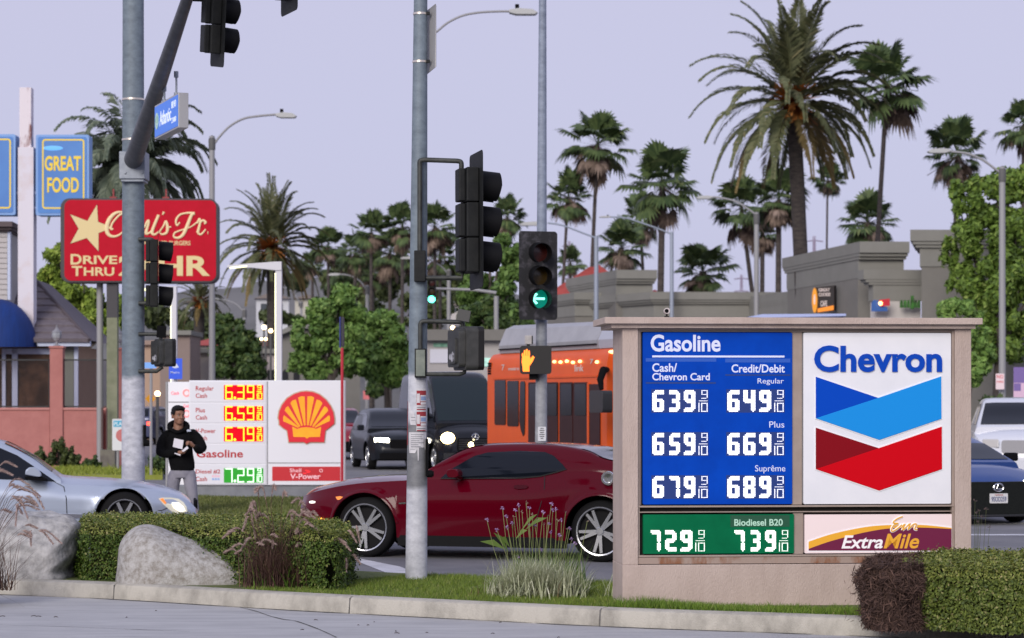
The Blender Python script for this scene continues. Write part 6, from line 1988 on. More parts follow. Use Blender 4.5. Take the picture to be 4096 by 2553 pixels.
# small signs and lamps between the left pole and the station sign
def plate_sign(name, label, cat, px0, px1, py0, py1, d, col, post=True, postpx=None, diamond=False, letters=None, group=None, base_z=0.0, emit=.1):
    cx_ = (px0+px1)/2; g = Wp(cx_, 0, d); g.z = base_z; fr = Frame(g, 0)
    t = thing(name, label, cat, g, 0, group)
    b = MB(); a = fr.L(px0, py1); c_ = fr.L(px1, py0)
    m = mat(name+'_face_%d' % int(px0), col, .5, emit=emit)
    if diamond:
        mx_, mz = (a[0]+c_[0])/2, (a[1]+c_[1])/2; b.prism([(mx_,a[1]),(c_[0],mz),(mx_,c_[1]),(a[0],mz)], -.01, 0)
    else: b.prism(rrect(a[0], c_[0], a[1], c_[1], abs(c_[0]-a[0])*.06), -.01, 0)
    p = b.build('panel', m, t)
    for s_, q0, q1, r0, r1, lc in (letters or []):
        a_ = fr.L(q0, r1); b_ = fr.L(q1, r0); text(s_, a_[0], b_[0], a_[1], b_[1], -.011, mat('sign_print_%s' % name, lc, .6), 'lettering', p, .01, depth=.003)
    if post:
        x = fr.x(postpx or cx_); b = MB(); b.tube([(x,.05,0),(x,.05,c_[1]*.98)], .035, 8); b.build('post', galv_far, t)
    return t, fr, p
t, fr, p = plate_sign('bus_stop_sign', 'blue rectangular sign with white marks just left of the red and white fuel sign', 'sign', 676, 729, 1434, 1517, 52, lin(30,78,205), postpx=700, letters=[('Metro',683,718,1486,1494,(.6,.65,.8))], base_z=.1, emit=.2)
b = MB(); P_ = [fr.L(x,y) for x,y in ((690,1455),(700,1447),(708,1458),(716,1470),(700,1474),(690,1470))]; b.prism(P_, -.014, -.0105); b.build('symbol', mat('sign_symbol', (.6,.66,.8), .5), p)
plate_sign('route_sign', 'pale blue strip sign peeking out right of the left mast arm pole', 'sign', 566, 626, 1450, 1474, 60, lin(110,160,225), postpx=603, emit=.15)
plate_sign('warning_sign', 'yellow diamond warning sign right of the left mast arm pole', 'sign', 581, 623, 1573, 1618, 78, lin(240,165,10), diamond=True, postpx=603, emit=.15)
t, fr, p = plate_sign('shop_sign', 'white upright board with a blue heading behind the foot of the left mast arm pole', 'sign', 449, 520, 1676, 1802, 63, lin(205,208,212), postpx=470, emit=.05)
b = MB(); a = fr.L(454, 1708); c_ = fr.L(515, 1683); b.box(a[0], c_[0], -.013, -.0105, a[1], c_[1]); hd = b.build('heading', mat('heading_blue', lin(70,165,200), .6), p)
a = fr.L(457, 1703); c_ = fr.L(500, 1688); text('PLAY', a[0], c_[0], a[1], c_[1], -.013, mat('heading_letters', lin(215,230,235), .6), 'lettering', hd, .01)
b = MB(); x, z = fr.L(489, 1742); b.lathe([(.001,-.014),(.16,-.014),(.16,-.0105),(.001,-.0105)], (x,0,z), 20, 'y'); b.build('round_mark', mat('mark_red', lin(190,110,110), .6), p)
def globe_lamp(label, px, py, d, r, base=0.0, strength=8):
    g = Wp(px, 0, d); g.z = base; fr = Frame(g, 0); z = fr.L(px, py)[1]
    t = thing('globe_lamp', label, 'lamp', g, 0, 'small lit lamps along the street')
    b = MB(); b.tube([(0,0,0),(0,0,z-r*.8)], .05, 8); b.build('post', mat('lamp_post_dark', (.10,.10,.10), .6), t)
    b = MB(); b.ell((0,0,z), (r,r,r), 14, 10); b.build('globe', mat('globe_lit', (1.0,.72,.36), .4, emit=strength), t, smooth=60)
globe_lamp('glowing orange globe lamp beside the yellow diamond sign', 630, 1575, 76, .085)
globe_lamp('lit lamp in front of the red tiled roof behind the red and white fuel sign', 1083, 1324, 120, .10)
globe_lamp('dim lit lamp a little left above the other one, under the small date palm', 1056, 1310, 126, .11)
globe_lamp('small white lit lamp left of the dark pedestrian signal on the middle pole', 1811, 1312, 100, .085)
for k, (px, dd) in enumerate(((1046,0),(1063,0))):
    globe_lamp(('left' if k == 0 else 'right')+' one of two small warm lamps low over the far red roof', px, 1357, 118, .07, strength=4)
plate_sign('parking_sign', 'small pinkish street sign on the lamp post left of the middle pole', 'sign', 1453, 1477, 1563, 1598, 182, lin(225,120,125), post=False, emit=.1)
plate_sign('parking_sign', 'small red and white sign on the lamp post right of the stucco sign', 'sign', 3983, 4017, 1495, 1558, 90.6, lin(225,205,210), post=False, emit=.05, letters=[('NO',3987,4013,1500,1514,(.6,.03,.05)),('STOPPING',3986,4014,1524,1532,(.5,.1,.1))])
t, fr, p = plate_sign('hall_sign', 'violet and pink board on a white post at the right edge', 'sign', 4054, 4180, 1469, 1622, 76, lin(208,176,200), postpx=4066, emit=.05)
b = MB()
for x0,x1,y0,y1 in ((4054,4180,1469,1532),(4055,4083,1534,1564)): a = fr.L(x0,y1); c_ = fr.L(x1,y0); b.box(a[0], c_[0], -.013-.002*(y0>1500), -.0105, a[1], c_[1])
b.build('violet_field', mat('violet', lin(120,100,160), .6), p)
# ---------------- shopping centre: one thing per building block
taupe = mat('taupe_stucco', (.172,.165,.150), .9, col2=(.196,.188,.171), vscale=.8)
corn = mat('cornice_taupe', (.205,.202,.183), .85, col2=(.225,.222,.202), vscale=1)
pale = mat('parapet_white', (.52,.49,.47), .9, col2=(.56,.53,.51), vscale=.8)
redtile = mat('red_roof_tile', lin(172,74,66), .85, col2=lin(150,60,54), vscale=1.5, stretch=(1,1,1))
def tower(name, label, corner_px, top_py, d, wl, wr, yaw_l, parts, dz=0.0, mwall=None, cs=1.0):
    """block with a stepped cornice; its near corner at corner_px, left wall running back along yaw_l for wl metres, right wall for wr"""
    g = Wp(corner_px, 0, d); g.z = 0; 
    zt = H + (HY-top_py)/F*d
    t = thing(name, label, 'building', g, 0)
    ul = Vector((-math.cos(yaw_l), math.sin(yaw_l))); ur = Vector((math.sin(yaw_l)*.0+1.0, .04)).normalized()
    def ring(e):   # plan outline grown by e
        a = Vector((0,0)) + (-ul*0) ; 
        o = [ul*wl, Vector((0,0)), ur*wr, ur*wr+ul*wl]
        c = sum(o, Vector((0,0)))/4
        return [p + (p-c).normalized()*e*1.35 for p in o]
    b = MB(); b.prism([tuple(p) for p in ring(0)], 0, zt-.05, axis='z'); b.build('wall', mwall or taupe, t)
    b = MB()
    for e, z0, z1 in ((.07*cs, zt-1.55*cs, zt-.75*cs), (.24*cs, zt-.75*cs, zt-.62*cs), (.36*cs, zt-.62*cs, zt-.48*cs), (.46*cs, zt-.48*cs, zt)):
        b.prism([tuple(p) for p in ring(e)], z0, z1, axis='z')
    b.build('cornice', corn, t)
    return t, g, zt
yl = R(82)
T1 = tower('shop_building', 'taupe tower block with stepped cornice carrying the orange and black shop sign', 3432, 970, 108, 11.5, 1.95, R(81), [])
tower('shop_building', 'tall taupe tower partly behind the leafy trees at the right edge', 3686, 921, 101, 6, 9, R(102), [], cs=.95)
g_ = tower('shop_building', 'low white walled shop front with a taupe cornice between the two taupe towers', 3500, 1080, 106.0, .5, 1.95, R(75), [], cs=.85, mwall=pale)
tower('shop_building', 'long low white parapet with a taupe cornice left of the orange and black shop sign', 2618, 1169, 128, 9, 8.2, R(64), [], cs=.82, mwall=pale)
tower('shop_building', 'taupe block with a stepped cornice in front of the red tiled roof', 2463, 1082, 131, 9.0, 1.9, R(76), [], cs=.95)
tower('shop_building', 'low taupe wing behind the lit green arrow signal', 2300, 1172, 134, 5, 2.0, R(74), [], cs=.8)
tower('shop_building', 'low parapet with taupe cornice at the left flank of the tower with the orange sign', 3178, 1163, 121, 8, .5, R(78), [], cs=.8, mwall=pale)
def hip(name, label, px0, px1, peak_px, py_eave, py_peak, d, depth, rm, wm=None):
    g = Wp((px0+px1)/2, 0, d); g.z = 0; fr = Frame(g, 0)
    t = thing(name, label, 'building', g, 0)
    a, ze = fr.L(px0, py_eave); c_, _ = fr.L(px1, py_eave); pk, zp = fr.L(peak_px, py_peak)
    b = MB(); b.add([(a,0,ze),(c_,0,ze),(c_,depth,ze),(a,depth,ze),(pk,depth*.5,zp)], [(0,1,4),(1,2,4),(2,3,4),(3,0,4)]); b.build('roof', rm, t)
    b = MB(); b.box(a+.3, c_-.3, .3, depth-.3, 0, ze-.02); b.build('wall', wm or taupe, t)
    return t, fr
hip('tiled_building', 'building with a red tiled pyramid roof behind the taupe block', 2180, 2560, 2395, 1180, 1034, 146, 9, redtile)
hip('tiled_building', 'low red tiled roof showing just left of the orange and white sign corner palms', 2590, 2660, 2628, 1178, 1150, 165, 6, redtile)
hip('tiled_building', 'red tiled roof beside the lamp with the brown cap', 735, 905, 850, 1382, 1334, 132, 8, redtile, mat('far_wall', (.30,.29,.27), .9))
hip('tiled_building', 'red tiled roof right of the dark round tree behind the red and white fuel sign', 985, 1110, 1020, 1385, 1345, 136, 8, redtile, mat('far_wall', (.3,.29,.27), .9))
# mid block behind the round trees
g = Wp(1135, 0, 112); g.z = 0; fr = Frame(g, R(4))
t = thing('arcade_building', 'grey taupe arcade building behind the round leafy trees and the red and white fuel sign', 'building', g, fr.yaw)
b = MB()
P_ = [(1118,1900),(1118,1340),(1190,1310),(1440,1322),(1440,1900)]; b.prism(fr.poly(P_), 0, 6); b.build('wall', taupe, t)
b = MB(); b.prism(fr.poly([(1114,1326),(1188,1291),(1445,1303),(1445,1323),(1190,1312),(1114,1344)], -.4), -.4, .3); b.build('cornice', corn, t)
dk = mat('arch_dark', (.03,.03,.034), .9, spec=.1)
for px in (1140, 1186, 1232, 1270):
    b = MB(); q_ = [fr.L(px-12,1640,-.02), fr.L(px-12,1500,-.02), fr.L(px-9,1486,-.02), fr.L(px,1478,-.02), fr.L(px+9,1486,-.02), fr.L(px+12,1500,-.02), fr.L(px+12,1640,-.02)]; b.prism(q_, -.05, .02); b.build('arch', dk, t)
for k, (px0, px1, py0, d, lab) in enumerate(((560,660,1380,122,'tan far wall right of the left mast arm pole'),(640,760,1340,118,'greyish brown far block above the blue sign'),(760,1000,1412,124,'low pale shop front behind the lamp with the brown cap'),(1000,1120,1414,126,'pale low wall with a dark doorway left of the white station lamp'))):
    g = Wp((px0+px1)/2, 0, d); g.z = 0; fr = Frame(g, 0)
    t = thing('shop_building', lab, 'building', g, 0)
    cw = (lin(176,150,132), lin(140,124,118), lin(176,168,160), lin(178,168,168))[k]
    b = MB(); rect(b, fr, px0, px1, py0, 1850, 0, 4); b.build('wall', mat('far_block_%d' % k, cw, .9, col2=tuple(v*.9 for v in cw), vscale=.6), t)
    b = MB(); rect(b, fr, px0-4, px1+4, py0-18, py0, -.3, 4.2); b.build('cornice', corn if k else mat('far_trim', lin(150,130,120), .9), t)
    if k > 1:
        b = MB(); rect(b, fr, px1-50, px1-12, 1480, 1700, -.04, 0); b.build('door', dk, t)
# green lettered shop front seen between the middle pole and its signals
g = Wp(1860, 0, 98); g.z = 0; fr = Frame(g, 0)
t = thing('shop_building', 'pale shop front with small green letters between the middle pole and the orange bus', 'building', g, 0)
b = MB(); rect(b, fr, 1640, 2140, 1362, 1900, 0, 5); b.build('wall', mat('shop_pale', lin(170,166,164), .9), t)
b = MB(); rect(b, fr, 1640, 2140, 1318, 1362, -.4, 5.2); b.build('cornice', taupe, t)
b = MB(); rect(b, fr, 1720, 1920, 1397, 1452, -.06, 0); b.build('fascia_panel', mat('fascia_white', lin(208,208,218), .8), t)
a = fr.L(1736,1387,-.05); c_ = fr.L(1792,1374,-.05); text('GROCERY', a[0], c_[0], a[1], c_[1], -.03, mat('shop_green', lin(70,140,100), .6), 'lettering', t, .01) if False else None
b = MB(); rect(b, fr, 1734, 1790, 1373, 1388, -.05, -.004); b.build('green_sign', mat('shop_green', lin(80,140,110), .6, col2=lin(150,190,170), vscale=5), t)
b = MB(); rect(b, fr, 1915, 1962, 1432, 1466, -.06, -.004); b.build('lit_window', mat('lit_mint', lin(190,235,220), .6, col2=lin(110,150,140), vscale=4, emit=.6), t)
# shop signs on the towers
def wall_sign(label, pts, d, build, cat='sign'):
    c = Wp(sum(p[0] for p in pts)/len(pts), sum(p[1] for p in pts)/len(pts), d)
    yaw = R(-72); fr = Frame(c, yaw)
    t = thing('shop_sign', label, cat, c, yaw)
    return t, fr
g = Wp(3294, 1198, 111.0); fr = Frame(g, R(-30)); t = thing('shop_sign', 'orange and black cookie shop sign on the taupe tower', 'sign', g, fr.yaw)
q = lambda pts: fr.poly([(3072+x/2.3623, 640+y/2.3623) for x, y in pts])
b = MB(); b.prism(q([(445,1205),(625,1185),(625,1420),(455,1445)]), 0, .25); b.build('panel', mat('cookie_black', (.02,.015,.015), .6), t)
b = MB(); b.prism(q([(470,1405),(622,1375),(622,1418),(470,1442)]), -.03, -.004); b.build('orange_band', mat('cookie_orange', lin(235,140,40), .5, emit=.3), t)
b = MB(); P_ = [(445+25*math.cos(a), 1328+118*math.sin(a)) for a in np.linspace(0, 6.283, 21)[:-1]]; b.prism(q(P_), -.06, -.005); b.build('orange_oval', mat('cookie_orange2', lin(228,150,40), .5, emit=.25), t)
b = MB(); P_ = [(445+9*math.cos(a), 1320+50*math.sin(a)) for a in np.linspace(0, 6.283, 15)[:-1]]; b.prism(q(P_), -.07, -.061); b.build('oval_mark', mat('cookie_pale', lin(240,215,200), .5), t)
for s_, x0, x1, y0, y1 in (('GREAT', 480, 585, 1212, 1245), ('COOKIE', 480, 590, 1255, 1290), ('CAFE', 498, 560, 1330, 1385)):
    a, c_ = q([(x0,y1),(x1,y0)]); text(s_, a[0], c_[0], a[1], c_[1], -.005, mat('cookie_letters', lin(205,190,185), .5, emit=.2), 'lettering', t, .02, depth=.02)
g = Wp(3522, 1212, 105.5); fr = Frame(g, R(4)); t = thing('shop_sign', 'red and blue cut out shop sign with a tiny lit rainbow spot', 'sign', g, fr.yaw)
q = lambda pts: fr.poly([(3072+x/2.3623, 640+y/2.3623) for x, y in pts])
b = MB(); b.prism(q([(978,1345),(1000,1325),(1035,1330),(1050,1380),(1120,1390),(1125,1430),(975,1432)]), -.12, 0); b.build('blue_letters', mat('neon_blue', lin(52,92,160), .5, emit=.15), t)
b = MB(); b.prism(q([(1040,1325),(1140,1312),(1142,1380),(1060,1385)]), -.2, -.125); b.build('red_letters', mat('neon_red', lin(190,40,56), .5, emit=.15), t)
b = MB(); x, z = q([(1052,1358)])[0]; b.ell((x,-.24,z), (.09,.03,.09), 10, 6); b.build('lit_spot', mat('spot_lit', (1,.5,.2), .5, emit=4), t)
g = Wp(3640, 1212, 105.6); fr = Frame(g, R(4)); t = thing('shop_sign', 'green lettered shop sign with dark edges next to the red and blue one', 'sign', g, fr.yaw)
q = lambda pts: fr.poly([(3072+x/2.3623, 640+y/2.3623) for x, y in pts])
a, c_ = q([(1242,1402),(1440,1322)]); text('Subtle', a[0], c_[0], a[1], c_[1], -.12, mat('neon_green', lin(60,120,48), .5, emit=.15), 'lettering', t, .05, depth=.05) if False else None
b = MB()
for k in range(6):
    x0 = 1245+k*33; P_ = [(x0,1398),(x0,1345),(x0+9,1325),(x0+24,1330),(x0+26,1398)]; b.prism(q(P_), -.12, 0)
b.prism(q([(1345,1410),(1348,1285),(1372,1285),(1372,1410)]), -.14, .0)
b.build('letters', mat('neon_green', lin(66,128,50), .5, col2=lin(30,50,28), vscale=6, emit=.12), t)
# pale blue car port roof edge showing over the sign
g = Wp(3216, 1263, 60); fr = Frame(g, R(-3)); g2_ = g.copy(); t = thing('canopy', 'thin pale bluish canopy edge just above the cap of the stucco sign', 'canopy', g, fr.yaw)
b = MB(); b.prism(fr.poly([(2990,1268),(3050,1257),(3384,1255),(3384,1264),(3050,1272)]), 0, 5); b.build('roof_edge', mat('canopy_blue', lin(165,178,220), .5), t)
b = MB()
for px in (3050, 3380): x = fr.x(px); b.box(x-.06, x+.06, .5, .62, -g.z+.0, -.03)
b.build('post', galv_far, t)
# transmission pylons far behind
def pylon(label, px, py, d, wpx):
    g = Wp(px, 0, d); g.z = 0; fr = Frame(g, 0); z = fr.L(px, py)[1]; wdt = wpx/F*d
    t = thing('power_pylon', label, 'pylon', g, 0, 'distant power pylons')
    b = MB(); r = .10*d/400
    for sx in (-1,1): b.tube([(sx*wdt*.32,0,0),(sx*wdt*.10,0,z*.62),(sx*wdt*.05,0,z)], r, 5)
    for k in range(8):
        f0, f1 = k/8, (k+1)/8; h_ = lambda f: wdt*(.32-.35*f if f < .62 else .10-.13*(f-.62))
        b.tube([(-h_(f0),0,z*f0),(h_(f1),0,z*f1)], r*.7, 4); b.tube([(h_(f0),0,z*f0),(-h_(f1),0,z*f1)], r*.7, 4)
    b.build('tower', mat('pylon_grey', lin(150,140,160), .7), t)
    for f in (.78,.88,.97):
        b = MB(); b.tube([(-wdt*.5,0,z*f),(0,0,z*f+wdt*.06),(wdt*.5,0,z*f)], r, 4); b.build('crossarm', mat('pylon_grey', lin(150,140,160), .7), t)
pylon('faint lattice power pylon between the palms left of the red tiled roof', 2277, 965, 420, 56)
pylon('faint power pylon low between the bluish lamp and the date palm', 2966, 1100, 420, 58)
pylon('faint power pylon just right of the date palm trunk', 3257, 945, 400, 72)
# ================================================================ hills, trees, palms, planting
hill_m = mat('hillside', (.10,.10,.095), .95, col2=(.17,.165,.16), vscale=.03, vdet=9)
def hills():
    b = MB(); vs, fs = [], []
    ridge = [(-900,1330),(0,1250),(500,1200),(900,1150),(1300,1100),(1500,1075),(1750,1090),(2000,1150),(2300,1230),(2700,1330),(3300,1420),(4600,1500)]
    xs = smooth_path(ridge, 6); n = len(xs); rr = random.Random(3)
    for k, (d, f) in enumerate(((225,0.0),(260,.25),(300,.55),(345,.85),(380,1.0),(470,.8))):
        for px, py in xs:
            z = (H + (HY-py)/F*380) * f
            X = (px-CX)/F*380 if k < 5 else (px-CX)/F*470
            z += (rr.uniform(-1,1)*.5 if 0 < f else -.4)
            vs.append((X, d, z))
    for k in range(5):
        for i in range(n-1): fs.append((k*n+i, k*n+i+1, (k+1)*n+i+1, (k+1)*n+i))
    b.add(vs, fs); return struct(b.build('hills', hill_m, smooth=60))
hills()
def added_ridge_behind():  # unseen ridge added behind the camera to darken reflections and fill
    b = MB(); vs, fs = [], []; n = 60; rr = random.Random(5)
    for k, (d, f) in enumerate(((120,0),(150,.5),(190,.85),(230,1.0),(280,.85))):
        for i in range(n+1):
            a = R(95 + 350*i/n*.5 + 0) if False else R(180 + 180*i/n)
            h = (22 + 6*math.sin(i*.7) + 4*math.sin(i*1.9+1))*f
            vs.append((d*math.cos(a)*1.2, d*math.sin(a), h-.4))
    for k in range(4):
        for i in range(n): fs.append((k*(n+1)+i, k*(n+1)+i+1, (k+1)*(n+1)+i+1, (k+1)*(n+1)+i))
    b.add(vs, fs); struct(b.build('hills', mat('added_ridge_dark', (.035,.04,.03), .95, col2=(.06,.06,.045), vscale=.05), smooth=60))
added_ridge_behind()

def leaf_quads(P, N, size, rnd, squash=1.0):
    """one quad per point, normals N jittered"""
    n = len(P)
    a = rnd.normal(size=(n,3)); nn = N + rnd.normal(scale=.55, size=(n,3))
    nn /= np.linalg.norm(nn, axis=1)[:,None]+1e-9
    u = np.cross(nn, a); u /= np.linalg.norm(u, axis=1)[:,None]+1e-9
    v = np.cross(nn, u)
    s = size * rnd.uniform(.6,1.35,size=(n,1))
    V = np.stack([P-u*s-v*s*.15, P+v*s*.55*squash-u*s*.1, P+u*s+v*s*.1, P-v*s*.55*squash+u*s*.15], axis=1)
    return V.reshape(-1,3)
def crown_points(lobes, n, rnd, shell=.55):
    """points filling lumpy lobes (cx,cy,cz,rx,ry,rz), denser towards their skins"""
    vol = np.array([l[3]*l[4]*l[5] for l in lobes])**.75; k = rnd.choice(len(lobes), size=n, p=vol/vol.sum())
    L = np.array(lobes)[k]
    d = rnd.normal(size=(n,3)); d /= np.linalg.norm(d, axis=1)[:,None]
    r = rnd.uniform(shell,1.04,size=(n,1))
    return L[:,:3] + d*r*L[:,3:6], d
def tree(name, label, base, lobes, nleaf, size, m, trunk_r, group=None, seed=1, limbs=True, trunkm=None, sub=14):
    rnd = np.random.default_rng(seed); rr = random.Random(seed)
    t = thing(name, label, 'tree', base, 0, group)
    # break every lobe into smaller lumps so the outline is uneven
    lumps = []
    for (x,y,z,a,b_,c) in lobes:
        for _ in range(sub):
            d = Vector((rr.gauss(0,1), rr.gauss(0,1), rr.gauss(0,1))).normalized(); k = rr.uniform(.45,.95)
            f = rr.uniform(.25,.48)
            lumps.append((x+d.x*a*k, y+d.y*b_*k, z+d.z*c*k, a*f, b_*f, c*f))
    P, D = crown_points(lumps, nleaf, rnd, .35)
    V = leaf_quads(P, D, size, rnd, .9)
    np_mesh('crown', V, np.arange(len(V)), m, t)
    zc = min(l[2]-l[5]*.5 for l in lobes); top = max(l[2] for l in lobes)
    b = MB(); b.tube([(0,0,0),(rr.uniform(-.1,.1),0,zc*.6),(rr.uniform(-.2,.2),0,zc),(0,0,top)], [trunk_r*1.2,trunk_r,trunk_r*.85,trunk_r*.2], 9)
    for l in lobes:
        for _ in range(3):
            q = (l[0]+rr.uniform(-.6,.6)*l[3], l[1]+rr.uniform(-.6,.6)*l[4], l[2]+rr.uniform(-.4,.5)*l[5])
            b.tube([(0,0,zc*.9),(q[0]*.45,q[1]*.45,(zc+q[2])*.5),q], [trunk_r*.5,trunk_r*.3,trunk_r*.1], 5)
    b.build('trunk', trunkm or mat('bark_brown', (.075,.06,.05), .95, col2=(.12,.10,.085), vscale=5), t, smooth=50)
    return t
bright = leafmat('leaf_bright', (.065,.135,.028), (.20,.33,.075), (.30,.42,.13))
mid = leafmat('leaf_mid', (.045,.095,.02), (.13,.22,.05), (.19,.28,.08))
dark = leafmat('leaf_dark', (.022,.050,.013), (.075,.12,.032), (.13,.17,.05))
yellowish = leafmat('leaf_yellowish', (.075,.12,.018), (.24,.34,.045), (.38,.45,.09))
olive = leafmat('leaf_olive', (.030,.045,.014), (.085,.11,.035), (.13,.15,.06))
def at(px, d, z=0.0): g = Wp(px, 0, d); g.z = z; return g
def px_lobes(base_px, d, L):
    """crown lobes sighted in the photo: (px, py, half width, half height)"""
    s = d/F; out = []
    for px, py, a, c in L: out.append(((px-base_px)*s, random.uniform(-.2,.2)*a*s, H+(HY-py)*s, a*s, min(a,c*1.2)*s, c*s))
    return out
tree('leafy_tree', 'big bright green leafy tree at the right edge behind the tall street lamp', at(3990,97), px_lobes(3990,97,[(3960,840,110,120),(4070,730,110,100),(3850,790,55,70),(4060,960,120,150),(3870,960,85,100),(3800,1010,45,60),(3990,1130,130,150),(4090,1200,90,200),(3850,1120,60,80),(4010,1350,110,120),(3920,1230,60,80)]), 42000, .115, leafmat('leaf_olive_bright', (.055,.105,.016), (.16,.25,.04), (.26,.34,.08)), .22, 'leafy street trees', 21)
tree('leafy_tree', 'smaller light green tree in front of the big leafy tree beside the stucco sign', at(3870,92), px_lobes(3870,92,[(3840,1280,80,80),(3890,1360,75,90),(3800,1250,50,50),(3930,1420,60,90),(3900,1480,60,70)]), 11000, .12, bright, .12, 'leafy street trees', 22)
tree('leafy_tree', 'tallest round street tree behind the red and white fuel sign', at(1330,100), px_lobes(1330,100,[(1375,1170,62,70),(1340,1250,100,80),(1400,1300,80,90),(1250,1340,85,75),(1330,1400,110,100),(1200,1440,45,50),(1270,1470,80,60),(1390,1440,70,70)]), 17000, .13, bright, .15, 'leafy street trees', 23)
tree('leafy_tree', 'second round street tree between the lamp post and the middle pole', at(1540,104), px_lobes(1540,104,[(1530,1290,70,60),(1560,1350,80,80),(1480,1360,55,60),(1590,1420,50,70),(1500,1450,80,70),(1570,1490,70,60),(1450,1470,50,50)]), 13000, .13, bright, .13, 'leafy street trees', 24)
tree('leafy_tree', 'dark round tree right of the lamp with the brown cap', at(935,112), px_lobes(935,112,[(930,1310,75,60),(900,1380,80,80),(980,1390,70,80),(940,1460,110,70),(1000,1480,60,60)]), 13000, .14, dark, .13, 'leafy street trees', 25)
tree('leafy_tree', 'bright yellowish green tree behind the red burger sign', at(330,92), px_lobes(330,92,[(235,1040,60,60),(200,1110,60,70),(300,1180,100,80),(420,1230,90,90),(330,1290,110,90),(450,1330,70,80),(520,1260,60,90),(250,1190,60,70)]), 16000, .14, yellowish, .15, 'leafy street trees', 26)
tree('leafy_tree', 'broad green tree behind the slim pole carrying the lit hand', at(1960,118), px_lobes(1960,118,[(2010,1010,70,70),(2050,1080,60,90),(1950,1150,110,80),(1890,1190,60,50),(2000,1260,120,110),(2060,1330,60,80),(1930,1300,80,80)]), 17000, .16, mid, .18, 'leafy street trees', 27)
tree('leafy_tree', 'dark low tree right behind the middle pole traffic light', at(2000,108), px_lobes(2000,108,[(1960,1260,110,70),(2030,1330,90,80),(1930,1340,80,60),(1990,1390,90,50)]), 9000, .15, dark, .15, 'leafy street trees', 28)
# distant trees massed on the slope and behind the shops
def far_mass(name, spans, m, seed, size):
    rnd = np.random.default_rng(seed); rr = random.Random(seed); lumps = []
    for px0, px1, py0, py1, d, n in spans:
        for _ in range(n):
            px = rr.uniform(px0, px1); py = rr.uniform(py0, py1); s = d/F; a = rr.uniform(25,55)*s
            lumps.append(((px-CX)*s, d+rr.uniform(-6,6), max(a*.6, H+(HY-py)*s), a, a*.8, a*rr.uniform(.6,1.0)))
    P, D = crown_points(lumps, len(lumps)*170, rnd, .3)
    V = leaf_quads(P, D, size, rnd)
    o = np_mesh(name, V, np.arange(len(V)), m); o['kind'] = 'stuff'
far_mass('distant_trees', [(560,1350,1240,1420,205,24),(1350,2080,1180,1330,215,18),(1450,1950,1340,1450,190,12),(560,1300,1420,1560,175,22),(1850,2150,1250,1400,170,10),(1150,1900,1060,1180,235,26)], olive, 31, .42)
far_mass('distant_shrubs', [(-300,120,1450,1560,150,5),(1480,1960,1480,1560,150,14),(3880,4200,1600,1660,82,14)], dark, 32, .25)
# houses on the slope
def house(px, py, d, wpx, hpx, col, label, roofc=(.20,.17,.16)):
    g = Wp(px, py, d); fr = Frame(g, R(random.uniform(-12,12))); s = d/F
    t = thing('hillside_house', label, 'house', g, fr.yaw, 'houses on the far slope')
    w_, h_ = wpx*s, hpx*s
    b = MB(); b.box(-w_/2, w_/2, 0, w_*.7, -h_*2.0, h_*.6); b.build('wall', mat('house_wall_%d' % (hash(col) % 97), col, .9), t)
    b = MB(); b.prism([(-w_*.56,h_*.58),(w_*.56,h_*.58),(0,h_*1.05)], -.5, w_*.75); b.build('roof', mat('house_roof', roofc, .9), t)
    for k in (-.27,.22):
        b = MB(); b.box(w_*k-w_*.09, w_*k+w_*.09, -.05, .0, -h_*.3, h_*.25); b.build('window', mat('house_window', (.05,.06,.075), .3), t)
for px, py, d, w_, h_, c_, lab in ((1770,1400,200,150,40,(.52,.52,.56),'white house right behind the middle pole, low on the slope'),(1640,1230,240,70,26,(.50,.50,.52),'small white house on the slope left of the middle pole'),(1090,1230,250,130,60,(.55,.56,.60),'pale house behind the small date palm trunk'),
    (800,1250,250,120,60,(.55,.57,.62),'pale house behind the lamp with the brown cap'),(1230,1215,240,100,34,(.50,.48,.42),'cream house right of the white station lamp'),(870,1320,220,110,36,(.55,.55,.60),'whitish low house left of the dark round tree'),(1580,1330,195,80,40,(.58,.58,.62),'white house between the round trees and the middle pole'),
    (1840,1240,260,80,30,(.50,.47,.46),'small beige house right of the far green light'),(1530,1150,300,60,20,(.42,.40,.40),'tiny house high on the slope above the round trees')):
    house(px, py, d, w_, h_, c_, lab)

